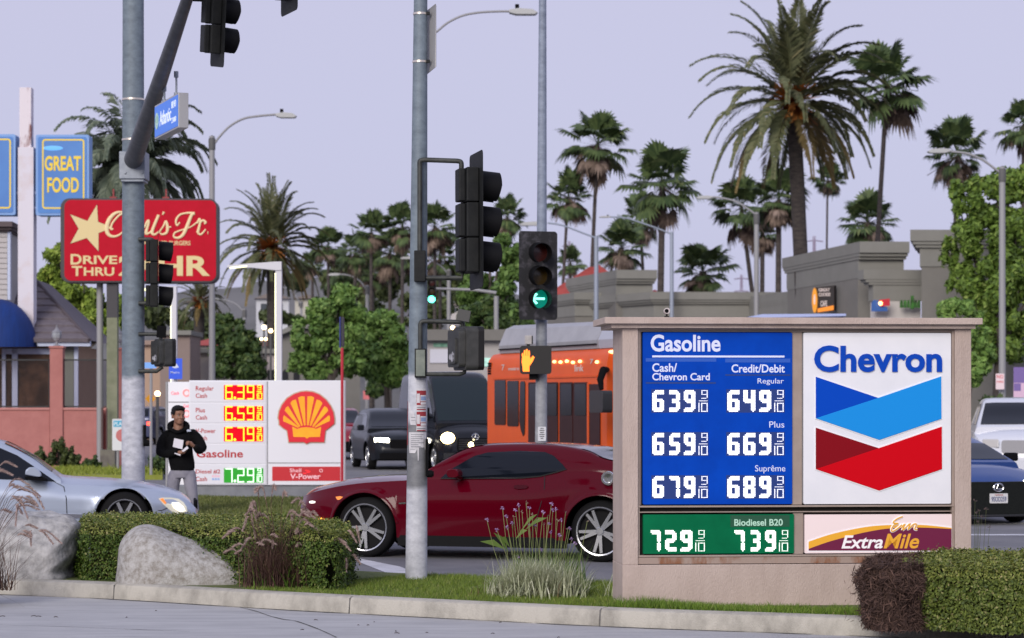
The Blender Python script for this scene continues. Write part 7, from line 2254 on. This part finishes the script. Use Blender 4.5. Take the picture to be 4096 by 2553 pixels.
# ---------------- palms
frond_m = leafmat('date_frond', (.060,.072,.030), (.145,.155,.075), (.20,.18,.09), .6)
frond_old = leafmat('date_frond_old', (.13,.095,.035), (.20,.15,.06), (.26,.19,.09), .7)
fan_m = leafmat('fan_frond', (.035,.062,.024), (.105,.15,.055), (.19,.22,.09), .6)
fan_dry = leafmat('fan_frond_dry', (.095,.068,.052), (.23,.17,.135), (.33,.25,.20), .9)
palm_bark = mat('palm_bark', (.042,.035,.034), .95, col2=(.09,.075,.068), vscale=3, bump=.6, bscale=14, stretch=(1,1,3))
def feather(V, base, az, el, length, droop, width, nl, rr, twist=0.0, hang=.35):
    """one feather frond: midrib curve and paired leaflets"""
    d = Vector((math.cos(az)*math.cos(el), math.sin(az)*math.cos(el), math.sin(el)))
    p = Vector(base); pts = [p.copy()]; N = 14; dirn = d.copy()
    for i in range(N):
        dirn = (dirn + Vector((0,0,-1))*droop*(i+1)/N*.16).normalized(); p = p + dirn*(length/N); pts.append(p.copy())
    side0 = d.cross(Vector((0,0,1)))
    if side0.length < .05: side0 = Vector((1,0,0))
    side0.normalize()
    for i in range(N):
        a, c = pts[i], pts[i+1]; w_ = length*.006*(1.3-i/N)
        V.append((a-side0*w_, a+side0*w_, c+side0*w_*.9, c-side0*w_*.9))
    for k in range(nl):
        f = .14 + .86*(k+rr.random()*.5)/nl
        q = f*N; i = min(int(q), N-1); a = pts[i].lerp(pts[i+1], q-i); tg = (pts[i+1]-pts[i]).normalized()
        ln = width*(math.sin(min(1, f*1.15)*math.pi*.80+.45))*rr.uniform(.85,1.15)
        ln = max(ln, width*.25)
        up = side0.cross(tg).normalized()
        for sg in (1,-1):
            dd = (side0*sg*.62 + tg*.75 + up*.28 + Vector((0,0,-hang))*rr.uniform(.6,1.3)).normalized()
            e = a + dd*ln; m_ = a + dd*ln*.45 + up*.015*length; hw = length*.0105
            nrm = dd.cross(up).normalized()*hw + up*hw*.6
            V.append((a-nrm*.5, m_-nrm, e, m_+nrm))
def date_palm(label, px, py, d, rpx, trunk_px, trunk_py, tw, seed, n=64):
    rr = random.Random(seed)
    base = at(trunk_px, d); t = thing('date_palm', label, 'palm tree', base, 0, 'date palms')
    s = d/F; c = Vector(((px-trunk_px)*s, 0, H+(HY-py)*s)); r = rpx*s
    V, O = [], []
    for i in range(n):
        az = i*2.39996 + rr.uniform(-.2,.2); f = i/n
        el = R(86 - 128*f**1.0 + rr.uniform(-6,6))
        L_ = r*rr.uniform(.95,1.12)*(1.0 if f < .85 else .92)
        feather(O if f > .88 else V, c+Vector((math.cos(az)*.25*r*.1, math.sin(az)*.25*r*.1, -.12*r*f)), az, el, L_, 1.05+.7*f*(1 if el > -.3 else .4), r*.185, 52, rr)
    for nm, Q, m in (('crown', V, frond_m), ('old_fronds', O, frond_old)):
        A = np.array([[tuple(p) for p in q] for q in Q], np.float32).reshape(-1,3); np_mesh(nm, A, np.arange(len(A)), m, t)
    # orange fruit stalks under the heart
    Q = []
    for i in range(260):
        az = rr.uniform(0,6.28); k = rr.uniform(.07,.26)*r; a = c + Vector((0,-.05*r,-.05*r)); e = a + Vector((math.cos(az)*k, math.sin(az)*k-.10*r, rr.uniform(-.24,.16)*r))
        w_ = Vector((-math.sin(az), math.cos(az), .3))*.012*r; Q.append((a-w_, a+w_, e+w_*1.5, e-w_*1.5))
    A = np.array([[tuple(p) for p in q] for q in Q], np.float32).reshape(-1,3); np_mesh('fruit_stalks', A, np.arange(len(A)), leafmat('fruit_orange', (.34,.12,.025), (.55,.23,.06)), t)
    rw = tw/2*s
    b = MB(); pts = [(0,0,0),(0,0,c.z*.35),((c.x)*.5,0,c.z*.7),(c.x*.9,0,c.z-.22*r),(c.x,0,c.z-.02*r)]
    P_ = smooth_path(pts, 5); nn = len(P_)
    b.tube([tuple(p) for p in P_], [rw*(1.08 if i < nn*.75 else 1.0+.25*math.sin((i/nn-.75)*4*math.pi)) for i in range(nn)], 14)
    b.build('trunk', mat('date_bark', (.028,.024,.024), .95, col2=(.07,.058,.052), vscale=3, bump=.6, bscale=14, stretch=(1,1,3)), t, smooth=60)
    return t
date_palm('tallest date palm with long arching fronds and an orange heart behind the stucco sign', 3172, 385, 118, 425, 3212, 1010, 54, 5, 62)
date_palm('smaller date palm with an orange heart above the white station lamp', 1088, 975, 128, 262, 1092, 1500, 42, 6, 56)
date_palm('short dull date palm crown left of the lamp with the brown cap', 800, 1200, 150, 130, 790, 1420, 40, 9, 40)
# feathery palm behind the mast arm
def feather_palm():
    rr = random.Random(8); d = 84; px, py = 520, 690; base = at(545, d)
    t = thing('feather_palm', 'feathery drooping palm behind the mast arm above the red burger sign', 'palm tree', base, 0)
    s = d/F; c = Vector(((px-545)*s, 0, H+(HY-py)*s)); r = 410*s; V = []
    for i in range(62):
        az = i*2.39996; f = i/62; el = R(78-95*f+rr.uniform(-8,8)); feather(V, c, az, el, r*rr.uniform(.85,1.1), 2.1, r*.22, 70, rr, hang=.8)
    A = np.array([[tuple(p) for p in q] for q in V], np.float32).reshape(-1,3); np_mesh('crown', A, np.arange(len(A)), leafmat('feather_frond', (.065,.09,.06), (.16,.19,.13), (.23,.26,.17), .6), t)
    b = MB(); b.tube([(0,0,0),(0,0,c.z*.6),tuple(c)], [.2,.17,.13], 10); b.build('trunk', palm_bark, t, smooth=60)
feather_palm()

# fan palms: three crown shapes, copied for the rest
def fan_crown(seed, dry=12):
    rr = random.Random(seed); V, D = [], []
    def fan(Q, az, el, pl, rad, droopk):
        d = Vector((math.cos(az)*math.cos(el), math.sin(az)*math.cos(el), math.sin(el)))
        b0 = Vector((0,0,0)); hub = b0 + d*pl + Vector((0,0,-.12*pl*pl*(1 if el < .6 else .3)))
        side = d.cross(Vector((0,0,1))); side = side.normalized() if side.length > .05 else Vector((1,0,0)); up = side.cross(d).normalized()
        w_ = side*.02; Q.append((b0-w_, b0+w_, hub+w_, hub-w_))
        n = 19
        for k in range(n):
            a = R(-118 + 236*k/(n-1)); ax = (d*math.cos(a) + side*math.sin(a)).normalized()
            L_ = rad*(1.0 - .22*abs(a)/R(118))*rr.uniform(.9,1.08)
            tip = hub + ax*L_ + Vector((0,0,-1))*droopk*L_*L_*rr.uniform(.5,1.2) - up*.04
            mid_ = hub + ax*L_*.58 + up*.03; sw = ax.cross(up).normalized()*rad*.10
            Q.append((hub, mid_-sw, tip, mid_+sw))
    for i in range(31):
        f = i/31; az = i*2.39996+rr.uniform(-.25,.25); el = R(80-120*f+rr.uniform(-14,14))
        fan(V, az, el, rr.uniform(.55,1.05), rr.uniform(.52,.82), .15+.45*f)
    for i in range(dry):
        az = rr.uniform(0,6.28); fan(D, az, R(rr.uniform(-80,-35)), rr.uniform(.55,.95), rr.uniform(.45,.62), .8)
    for i in range(46):      # hanging flower stalks
        az = rr.uniform(0,6.28); a = Vector((0,0,-.05)); e = Vector((math.cos(az)*rr.uniform(.3,1.0), math.sin(az)*rr.uniform(.3,1.0), rr.uniform(-1.1,.1))); w_ = Vector((.018,.018,0)); D.append((a-w_, a+w_, e+w_, e-w_))
    return [np.array([[tuple(p) for p in q] for q in Q], np.float32).reshape(-1,3) for Q in (V, D)]
PROTO = []
def fan_palm(i, label, px, py, d, rpx, tx_, tw, kind, spin):
    base = at(tx_, d); s = d/F; cz = H+(HY-py)*s; r = rpx*s/1.28
    k = i % 6
    if k >= len(PROTO):
        t = thing('fan_palm', label, 'palm tree', base, 0, 'fan palms')
        V, D = fan_crown(40+k, (9,14,5,12,7,16)[k])
        cr_ = np_mesh('crown', V, np.arange(len(V)), fan_m, t); dr = np_mesh('dry_fronds', D, np.arange(len(D)), fan_dry, t)
        PROTO.append((cr_.data, dr.data))
    else:
        t = thing('fan_palm', label, 'palm tree', base, 0, 'fan palms')
        for nm, me in zip(('crown','dry_fronds'), PROTO[k]):
            o = bpy.data.objects.new(nm, me); COL.objects.link(o); o.parent = t
    for ch in t.children:
        ch.location = ((px-tx_)*s, 0, cz); ch.scale = (r*random.uniform(.9,1.12),r,r*random.uniform(.9,1.2)); ch.rotation_euler = (R(random.uniform(-11,11)), R(random.uniform(-11,11)), spin)
    rw = tw/2*s
    b = MB(); b.tube([(0,0,0),((px-tx_)*s*.45,0,cz*.55),((px-tx_)*s,0,cz)], [rw*1.25,rw,rw*.9], 9)
    b.build('trunk', palm_bark, t, smooth=60)
FP = [(2390,575,150,138,2348,16,0,'fan palm right of the slim signal pole, tallest of that cluster'),(2272,790,150,100,2228,13,1,'fan palm close beside the slim signal pole, lower than its neighbour'),
 (2650,740,150,165,2636,27,1,'bushy fan palm with much brown thatch behind the thin bluish lamp'),(2485,990,165,105,2480,24,0,'low fan palm above the taupe block and red tiled roof'),(2282,1052,175,62,2282,12,2,'small fan palm peeking over the left end of the red tiled roof'),
 (2812,1085,160,118,2812,34,1,'squat fan palm over the white parapet between two lamps'),(2965,830,160,125,3060,18,2,'fan palm half hidden under the left fronds of the tall date palm'),(3115,800,155,130,3112,24,1,'fan palm right behind the trunk of the tall date palm'),
 (3548,345,130,175,3478,20,0,'very tall fan palm behind the right fronds of the date palm'),(3470,890,150,125,3470,36,1,'fan palm rising behind the taupe tower with the orange sign'),(3310,720,210,72,3302,9,2,'slender distant fan palm right of the date palm trunk'),
 (3832,620,135,135,3800,20,0,'fan palm behind the tall street lamp near the right edge'),(4095,500,135,105,4088,18,2,'fan palm cut by the right edge of the photo'),(3050,930,175,80,3046,20,0,'low brownish fan palm left of the date palm trunk, below another'),
 (2030,870,170,80,2030,14,1,'fan palm crown just right of the middle pole traffic light visors'),(1485,930,165,82,1485,14,0,'fan palm on the skyline left of the middle pole, highest in its row'),(1312,985,185,80,1318,12,2,'fan palm on the skyline just right of the small date palm'),
 (1610,905,165,85,1608,14,1,'fan palm on the skyline touching the left side of the middle pole'),(1740,905,160,95,1738,14,0,'fan palm on the skyline right of the middle pole with a brown skirt'),(1560,1010,180,95,1560,14,2,'lower dark fan palm left of the middle pole'),
 (1420,1010,180,75,1422,14,1,'lower fan palm with brown skirt over the tallest round street tree'),(1760,1030,175,85,1762,14,2,'lower fan palm between the middle pole and its traffic light'),(1250,1060,200,60,1250,12,0,'faint fan palm behind the right fronds of the small date palm'),
 (1655,1020,190,80,1652,14,0,'lower fan palm mostly hidden behind the middle pole'),(1365,1080,190,75,1366,13,1,'low dusty fan palm above the tip of the tallest round street tree'),(1490,1090,190,80,1492,13,2,'low fan palm above the second round street tree'),(2560,880,170,90,2600,14,2,'thin fan palm crown left behind the bushy brown one')]
for i, (px, py, d, rp, tx_, tw, kd, lab) in enumerate(FP): fan_palm(i, lab, px, py, d, rp, tx_, tw, kd if i > 2 else i, i*1.7)

# ---------------- near planting
def hedge(name, label, outline, z0, z1, n, m, coremat, seed, rnd_r=.10, size=.017, group=None, squash=1.0, topm=None):
    """clipped hedge over a plan outline: leaf quads over a dark twiggy core"""
    rnd = np.random.default_rng(seed)
    cx_ = sum(p[0] for p in outline)/len(outline); cy_ = sum(p[1] for p in outline)/len(outline)
    t = thing(name, label, 'hedge', (cx_, cy_, z0), 0, group)
    O = [(p[0]-cx_, p[1]-cy_) for p in outline]; h = z1-z0
    b = MB(); b.prism([(x*.94,y*.94) for x, y in O], 0.0, h-.05, axis='z'); b.build('branches', coremat, t)
    segs = []; tot = 0
    for a, c in zip(O, O[1:]+O[:1]):
        l = math.hypot(c[0]-a[0], c[1]-a[1]); segs.append((a, c, l)); tot += l
    area = abs(sum(a[0]*c[1]-c[0]*a[1] for a, c in zip(O, O[1:]+O[:1])))/2
    ns = int(n*tot*h/(tot*h+area)); P, N = [], []
    ar = sum(a[0]*c[1]-c[0]*a[1] for a, c in zip(O, O[1:]+O[:1]))
    for _ in range(ns):
        r_ = rnd.uniform(0, tot); 
        for a, c, l in segs:
            if r_ <= l: break
            r_ -= l
        f = r_/l; x, y = a[0]+(c[0]-a[0])*f, a[1]+(c[1]-a[1])*f
        nx, ny = (c[1]-a[1])/l, -(c[0]-a[0])/l
        if ar < 0: nx, ny = -nx, -ny
        z = rnd.uniform(0, h)
        lump = mnoise.noise((x*2.2, y*2.2, z*2.6))*.075 + mnoise.noise((x*7, y*7, z*7))*.040
        ins = max(0, z-(h-rnd_r)); k = rnd_r - math.sqrt(max(0, rnd_r**2-ins**2)) if ins > 0 else 0
        dd = lump - k + rnd.normal(0, .016) + (rnd.exponential(.03) if rnd.random() < .06 else 0)
        P.append((x+nx*dd, y+ny*dd, z)); N.append((nx, ny, .35))
    xs = [p[0] for p in O]; ys = [p[1] for p in O]; cnt = 0
    while cnt < n-ns:
        x, y = rnd.uniform(min(xs), max(xs)), rnd.uniform(min(ys), max(ys))
        if not inside((x, y), O): continue
        lump = mnoise.noise((x*1.8, y*1.8, 5.0))*.040 + mnoise.noise((x*7, y*7, 2))*.028 + max(0, rnd.normal(0, .016))
        P.append((x, y, h + lump + rnd.normal(0, .010))); N.append((0, 0, 1)); cnt += 1
    P, N = np.array(P), np.array(N); near_top = (P[:,2] > h-.075) & (rnd.random(len(P)) < .8) if topm else np.zeros(len(P), bool)  # most leaves near the top take the paler top material
    V = leaf_quads(P[~near_top], N[~near_top], size, rnd, squash)
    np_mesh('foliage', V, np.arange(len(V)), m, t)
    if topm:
        V = leaf_quads(P[near_top], N[near_top], size*.85, rnd, squash); np_mesh('clipped_top', V, np.arange(len(V)), topm, t)
    return t
core = mat('hedge_core', (.012,.016,.006), 1.0, col2=(.03,.03,.012), vscale=30, spec=.05)
hleaf = leafmat('hedge_leaf', (.022,.050,.006), (.095,.15,.020), (.23,.23,.08))
z0h = .14
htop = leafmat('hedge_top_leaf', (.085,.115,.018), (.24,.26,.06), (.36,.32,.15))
def GW(px, py, z): return tuple(Gp(px, py, z).to_2d())
# left hedge: plan corners from the top edge sighted at its height
zt = .66
hl = [GW(322,2106,zt), GW(700,2111,zt), GW(1100,2124,zt), GW(1320,2136,zt), GW(1402,2126,zt), GW(1405,2105,zt), GW(1330,2086,zt), GW(1100,2070,zt), GW(700,2062,zt), GW(330,2064,zt)]
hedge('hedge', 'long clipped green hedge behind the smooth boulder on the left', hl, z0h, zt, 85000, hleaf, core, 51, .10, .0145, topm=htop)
zt2 = .66
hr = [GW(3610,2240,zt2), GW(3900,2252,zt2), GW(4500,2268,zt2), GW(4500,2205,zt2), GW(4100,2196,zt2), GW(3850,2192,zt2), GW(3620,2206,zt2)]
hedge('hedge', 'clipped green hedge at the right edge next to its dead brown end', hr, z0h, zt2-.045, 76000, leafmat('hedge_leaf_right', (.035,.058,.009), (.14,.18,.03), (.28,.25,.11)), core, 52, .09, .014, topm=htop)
hd = [GW(3448,2236,zt2-.01), GW(3475,2250,zt2-.01), GW(3560,2256,zt2-.01), GW(3690,2252,zt2-.01), GW(3690,2208,zt2-.01), GW(3510,2210,zt2-.01)]
hedge('dead_hedge', 'dead brown end of the clipped hedge in front of the stucco sign', hd, z0h, zt2-.055, 32000, leafmat('dead_twig', (.035,.020,.017), (.105,.062,.048), (.17,.10,.075), .9), mat('dead_core', (.016,.010,.009), 1.0, spec=.05), 53, .09, .034, squash=.16)

def boulder(label, px_pts, d, depth, m, seed, amp):
    base = Wp(px_pts[0][0], 0, d); base.z = .12; fr = Frame(base, 0)
    P = fr.poly(px_pts); P = [(x, max(z, -.04)) for x, z in P]
    Q = [tuple(p) for p in smooth_path(P, 7)]
    cx_ = sum(p[0] for p in Q)/len(Q); zc = .0
    K = 26; vs, fs = [], []; n = len(Q)
    for j in range(K+1):
        a = math.pi*j/K; y = -math.cos(a)*depth*.5; s = math.sin(a)**.55 if 0 < j < K else 0.0
        for x, z in Q:
            q = Vector((cx_+(x-cx_)*s, y, zc+(z-zc)*s))
            w_ = mnoise.fractal(q*2.2+Vector((seed,0,0)), 1.0, 2.1, 5)*amp + mnoise.noise(q*9+Vector((seed,3,0)))*amp*.22
            q += Vector(((x-cx_)*.6, -math.cos(a)*depth*.5, z)).normalized()*w_ if s > 0 else Vector((0,0,0))
            vs.append(tuple(q))
    for j in range(K):
        for i in range(n-1): fs.append((j*n+i, j*n+i+1, (j+1)*n+i+1, (j+1)*n+i))
    b = MB(); b.add(vs, fs)
    o = b.build('boulder', m, None, smooth=80, loc=tuple(base))
    o.data.validate()
    return tag(o, label, 'boulder', 'boulders by the kerb')
rock1 = mat('granite_grey', (.225,.22,.215), .95, col2=(.45,.44,.43), vscale=9, vdet=15, bump=1.0, bscale=16, lo=.34, hi=.62)
rock2 = mat('granite_smooth', (.235,.215,.19), .95, col2=(.43,.42,.41), vscale=16, vdet=15, bump=.6, bscale=45, lo=.36, hi=.60)
boulder('rough grey broken boulder at the left edge of the planter', [(-230,2330),(-225,2200),(-140,2100),(-20,2058),(60,2050),(110,2041),(160,2044),(220,2062),(290,2080),(322,2110),(318,2170),(322,2215),(300,2262),(318,2295),(300,2330)], 24.75, 1.3, rock1, 3, .07)
boulder('smooth pale boulder with a rounded peak lying in front of the left hedge', [(463,2345),(466,2300),(472,2250),(480,2190),(492,2160),(515,2130),(545,2108),(585,2100),(625,2104),(668,2118),(720,2140),(790,2164),(860,2190),(930,2214),(985,2238),(1020,2272),(1036,2310),(1030,2350)], 23.95, .95, rock2, 11, .018)

def tuft(V, base, n, h0, h1, spread, wd, rr, droop=.6, seg=4):
    """arching grass blades"""
    for _ in range(n):
        az = rr.uniform(0,6.283); L_ = rr.uniform(h0,h1); sp = abs(rr.gauss(0,spread)); el = math.pi/2 - sp
        p = Vector(base) + Vector((rr.gauss(0,.05), rr.gauss(0,.05), 0)); d = Vector((math.cos(az)*math.cos(el), math.sin(az)*math.cos(el), math.sin(el)))
        sd = Vector((-math.sin(az), math.cos(az), 0)); w_ = wd*rr.uniform(.7,1.2)
        for k in range(seg):
            q = p + d*(L_/seg); w2 = w_*(1-(k+1)/seg*.85)
            V.append((p-sd*w_, p+sd*w_, q+sd*w2, q-sd*w2)); p = q; w_ = w2
            d = (d + Vector((0,0,-1))*droop*rr.uniform(.5,1.3)/seg + Vector((math.cos(az),math.sin(az),0))*.12).normalized()
    return V
def qmesh(name, V, m, par): 
    A = np.array([[tuple(p) for p in q] for q in V], np.float32).reshape(-1,3); return np_mesh(name, A, np.arange(len(A)), m, par)
purple = leafmat('purple_blade', (.045,.022,.020), (.12,.065,.05), (.20,.14,.09), .7)
plume_m = leafmat('plume', (.30,.20,.19), (.48,.36,.32), (.56,.45,.38), .9)
def plume_stalk(S, Q, p0, pts, rr, r=.021):
    P = [Vector(p) for p in smooth_path([tuple(p) for p in pts], 5)]
    for a, c in zip(P, P[1:]): w_ = Vector((.0026,0,.0008)); S.append((a-w_, a+w_, c+w_, c-w_))
    n = len(P); tail = P[int(n*.62):]
    for i, (a, c) in enumerate(zip(tail, tail[1:])):
        f = i/max(1,len(tail)-1); rad = r*math.sin(math.pi*(.18+.74*f))
        for _ in range(44):
            o = a.lerp(c, rr.random()); dv = Vector((rr.gauss(0,1), rr.gauss(0,1), rr.gauss(0,1))).normalized(); tg = (c-a).normalized()
            e = o + dv*rad + tg*.022; w_ = dv.cross(tg)*.0024; Q.append((o-w_, o+w_, e+w_*.4, e-w_*.4))
def fountain_grass(label, px, py, d, plumes, seed, nb=420, green=True):
    rr = random.Random(seed); base = Wp(px, 0, d); base.z = .14; fr = Frame(base, 0)
    t = thing('fountain_grass', label, 'ornamental grass', base, 0, 'purple fountain grasses')
    V = []
    for _ in range(14): tuft(V, (rr.gauss(0,.12), rr.gauss(0,.08), 0), nb//7, .35, .85, .50, .0042, rr, .7)
    qmesh('blades', V, purple, t)
    if green:
        V = []
        for _ in range(26):
            o = (rr.uniform(-.14,.16), rr.uniform(-.12,.05), .0); tuft(V, o, 3, .12, .34, .35, .009, rr, .7)
        qmesh('green_shoots', V, leafmat('green_shoot', (.05,.11,.015), (.13,.22,.03)), t)
    S, Q = [], []
    plumes = list(plumes) + [(a+rr.uniform(-45,45), b_+rr.uniform(-25,50), c+rr.uniform(-55,55), e+rr.uniform(-25,50)) for a, b_, c, e in plumes]
    for (x0, y0, x1, y1) in plumes:
        a = fr.L(x0, y0); c = fr.L(x1, y1); yy = rr.uniform(-.25,.05)
        st = Vector((rr.gauss(0,.05), 0, .05)); m_ = Vector(((a[0]*.75), yy*.6, a[1]*.80)); 
        plume_stalk(S, Q, st, [st, m_, Vector((a[0], yy, a[1])), Vector(((a[0]+c[0])/2+(.0), yy, max(a[1],c[1])+abs(a[0]-c[0])*.16)), Vector((c[0], yy, c[1]))], rr)
    qmesh('stems', S, purple, t); qmesh('plumes', Q, plume_m, t)
z3_ = lambda x, y: (1024+x*.4233, 1913+y*.4233)
pl = [(*z3_(-105,700),*z3_(-180,705)), (*z3_(-60,640),*z3_(-180,630)), (*z3_(-90,520),*z3_(-250,500)), (*z3_(30,480),*z3_(-50,260)), (*z3_(40,300),*z3_(0,120)), (*z3_(245,300),*z3_(285,150)), (*z3_(385,330),*z3_(455,245)), (*z3_(395,380),*z3_(490,310)), (*z3_(390,425),*z3_(510,345)), (*z3_(440,480),*z3_(545,440)), (*z3_(330,480),*z3_(335,375)),
      (*z3_(120,560),*z3_(200,540)), (*z3_(0,620),*z3_(75,610)), (*z3_(700,640),*z3_(850,590)), (*z3_(820,520),*z3_(945,590)), (*z3_(860,745),*z3_(980,795)), (*z3_(10,330),*z3_(-20,250)), (*z3_(420,560),*z3_(400,500)), (*z3_(560,520),*z3_(590,490)), (*z3_(-20,380),*z3_(-110,480)), (*z3_(500,640),*z3_(540,660)), (*z3_(60,400),*z3_(20,350))]
fountain_grass('purple fountain grass with pale plumes between the smooth boulder and the hedge end', 1115, 0, 23.2, pl, 61)
z0_ = lambda x, y: (x*.4233, 1913+y*.4233)
pl = [(*z0_(80,150),*z0_(185,80)), (*z0_(85,160),*z0_(275,105)), (*z0_(110,170),*z0_(340,140)), (*z0_(75,195),*z0_(225,245)), (*z0_(210,195),*z0_(370,240)), (*z0_(140,300),*z0_(375,290)), (*z0_(130,268),*z0_(220,320)), (*z0_(175,485),*z0_(330,470)), (*z0_(330,530),*z0_(515,605)), (*z0_(215,505),*z0_(330,520)), (*z0_(-40,335),*z0_(85,320)), (-30,1905,60,1865), (-50,1890,10,1885)]
fountain_grass('purple fountain grass leaning in from the left edge over the rough boulder', -130, 0, 22.9, pl, 62, 300, False)

def striped_clump():
    rr = random.Random(71); base = Gp(2140, 2384, .142); t = thing('striped_grass', 'cream striped grass clump left of the stucco sign foot', 'ornamental grass', base, 0)
    V = []
    for _ in range(260):
        o = (rr.gauss(0,.15), rr.gauss(0,.11), .0); tuft(V, o, 12, .22, .47, .58, .0062, rr, 1.1, 5)
    qmesh('blades', V, leafmat('striped_blade', (.24,.27,.15), (.50,.52,.36), (.62,.62,.48), .6), t)
    V = []
    for _ in range(40): tuft(V, (rr.gauss(0,.16), rr.gauss(-.05,.08), 0), 7, .08, .22, .8, .004, rr, 1.2, 3)
    qmesh('dry_blades', V, leafmat('dry_blade', (.16,.115,.06), (.28,.21,.12), None, .9), t)
striped_clump()
def garlic():
    rr = random.Random(72); base = Gp(2165, 2352, .142); fr = Frame(base, 0)
    t = thing('flowering_plant', 'tall green stalks with small violet flowers behind the striped grass clump', 'plant', base, 0)
    V = []
    for _ in range(60): tuft(V, (rr.uniform(-.28,.36), rr.gauss(0,.10), 0), 6, .25, .50, .22, .006, rr, .45, 4)
    qmesh('leaves', V, leafmat('garlic_leaf', (.06,.12,.02), (.17,.25,.06)), t)
    V = []
    for (x0,y0,x1,y1) in ((2025,2200,1920,2165),(2035,2210,1975,2130),(2040,2190,2000,2150),(2050,2150,2055,2075),(2080,2130,2150,2055),(2100,2120,2190,2070),(2060,2160,2110,2120)):
        a, c = fr.L(x0,y0,.1), fr.L(x1,y1,.1); p, q = Vector((a[0],.1,a[1])), Vector((c[0],.05,c[1])); m_ = (p+q)/2+Vector((0,0,.03)); w_ = Vector((.2,0,1)).normalized()*.028
        V += [(p, m_-w_, q, m_+w_)]
    qmesh('broad_leaves', V, leafmat('broad_leaf', (.06,.12,.02), (.15,.22,.05)), t)
    S, Q, B = [], [], []
    tips = [(1948,2078),(1988,2120),(2010,2035),(2025,2068),(2030,2110),(2048,2095),(2062,2040),(2075,2022),(2088,2048),(2104,2012),(2118,2030),(2130,2060),(2150,2075),(2172,2050),(2190,2062),(2206,2018),(2212,2042),(2224,2038),(2230,2082),(2246,2080),(2262,2048),(2280,2115),(2175,2098),(2118,2105),(2205,2130),(2160,2200),(2072,2230),(2302,2175),(2350,2085),(2270,2120),(2055,2070),(2140,2105),(2196,2095),(2238,2140),(2288,2160)]
    for x, y in tips:
        c = fr.L(x, y); e = Vector((c[0], rr.uniform(-.1,.12), c[1])); a = Vector((c[0]*.72+rr.uniform(-.05,.05), e.y, .1)); m_ = (a+e)/2 + Vector((rr.uniform(-.02,.02),0,0))
        for p, q in ((a,m_),(m_,e)): w_ = Vector((.0024,0,0)); S.append((p-w_,p+w_,q+w_,q-w_))
        fl = rr.random() < .75
        for _ in range(22 if fl else 8):
            dv = Vector((rr.gauss(0,1), rr.gauss(0,1), rr.gauss(.4,1))).normalized()*rr.uniform(.008,.026); w_ = Vector((.0045,0,.004)); (Q if fl else B).append((e, e+dv*.6-w_, e+dv, e+dv*.6+w_))
    qmesh('stalks', S, leafmat('stalk', (.13,.17,.05), (.22,.24,.10)), t); qmesh('flowers', Q, leafmat('violet_flower', (.24,.14,.32), (.42,.28,.52)), t); qmesh('seed_heads', B, leafmat('seed_head', (.18,.12,.10), (.26,.19,.16)), t)
garlic()
def thin_stalks():
    rr = random.Random(73); base = Gp(3925, 2330, .142); fr = Frame(base, 0)
    t = thing('flowering_plant', 'thin bare flower stalks standing right of the stucco sign', 'plant', base, 0)
    S, Q = [], []
    for x, y, x0 in ((3900,2005,3895),(3906,2055,3899),(3918,2045,3905),(3945,2038,3925),(3926,2070,3908),(3958,2110,3940),(3912,2090,3900)):
        c = fr.L(x, y); a = fr.L(x0, 2230); p, q = Vector((a[0],0,a[1]-.25)), Vector((c[0],0,c[1])); w_ = Vector((.0025,0,0)); S.append((p-w_,p+w_,q+w_*.6,q-w_*.6))
        for _ in range(10):
            dv = Vector((rr.gauss(0,1), rr.gauss(0,1), abs(rr.gauss(0,1)))).normalized()*.028; w2 = Vector((.003,0,.003)); Q.append((q, q+dv*.6-w2, q+dv, q+dv*.6+w2))
    qmesh('stalks', S, leafmat('stalk', (.13,.17,.05), (.22,.24,.10)), t); qmesh('seed_heads', Q, leafmat('seed_head', (.18,.12,.10), (.26,.19,.16)), t)
thin_stalks()
# shrubs before the pink wall and the low dark bush behind the man
def shrub(label, px0, px1, ptop, d, m, seed, n, base_z=.1):
    g = at((px0+px1)/2, d, base_z); s = d/F
    L = []
    rr = random.Random(seed); w_ = (px1-px0)*s; h = H+(HY-ptop)*s-base_z
    for k in range(9): f = (k+.5)/9; q_ = h*rr.uniform(.18,.42)*(1 if abs(f-.62) > .12 else 1.7); L.append(((f-.5)*w_+rr.uniform(-.1,.1), rr.uniform(-.2,.2), q_, w_*rr.uniform(.10,.2), .3, q_*.9))
    tree('shrub', label, g, L, n, .05, m, .04, 'shrubs at the wall', seed, sub=8)
shrub('straggly green shrub against the pink terrace wall', 150, 310, 1755, 66, olive, 81, 7000)
shrub('low dark shrub beside the burger sign footing', 320, 395, 1825, 66, dark, 82, 2600)
shrub('dark low bush behind the elbow of the man', 605, 662, 1790, 62, dark, 83, 2600)
b = MB()
sp = Frame(at(285,66,.1),0)
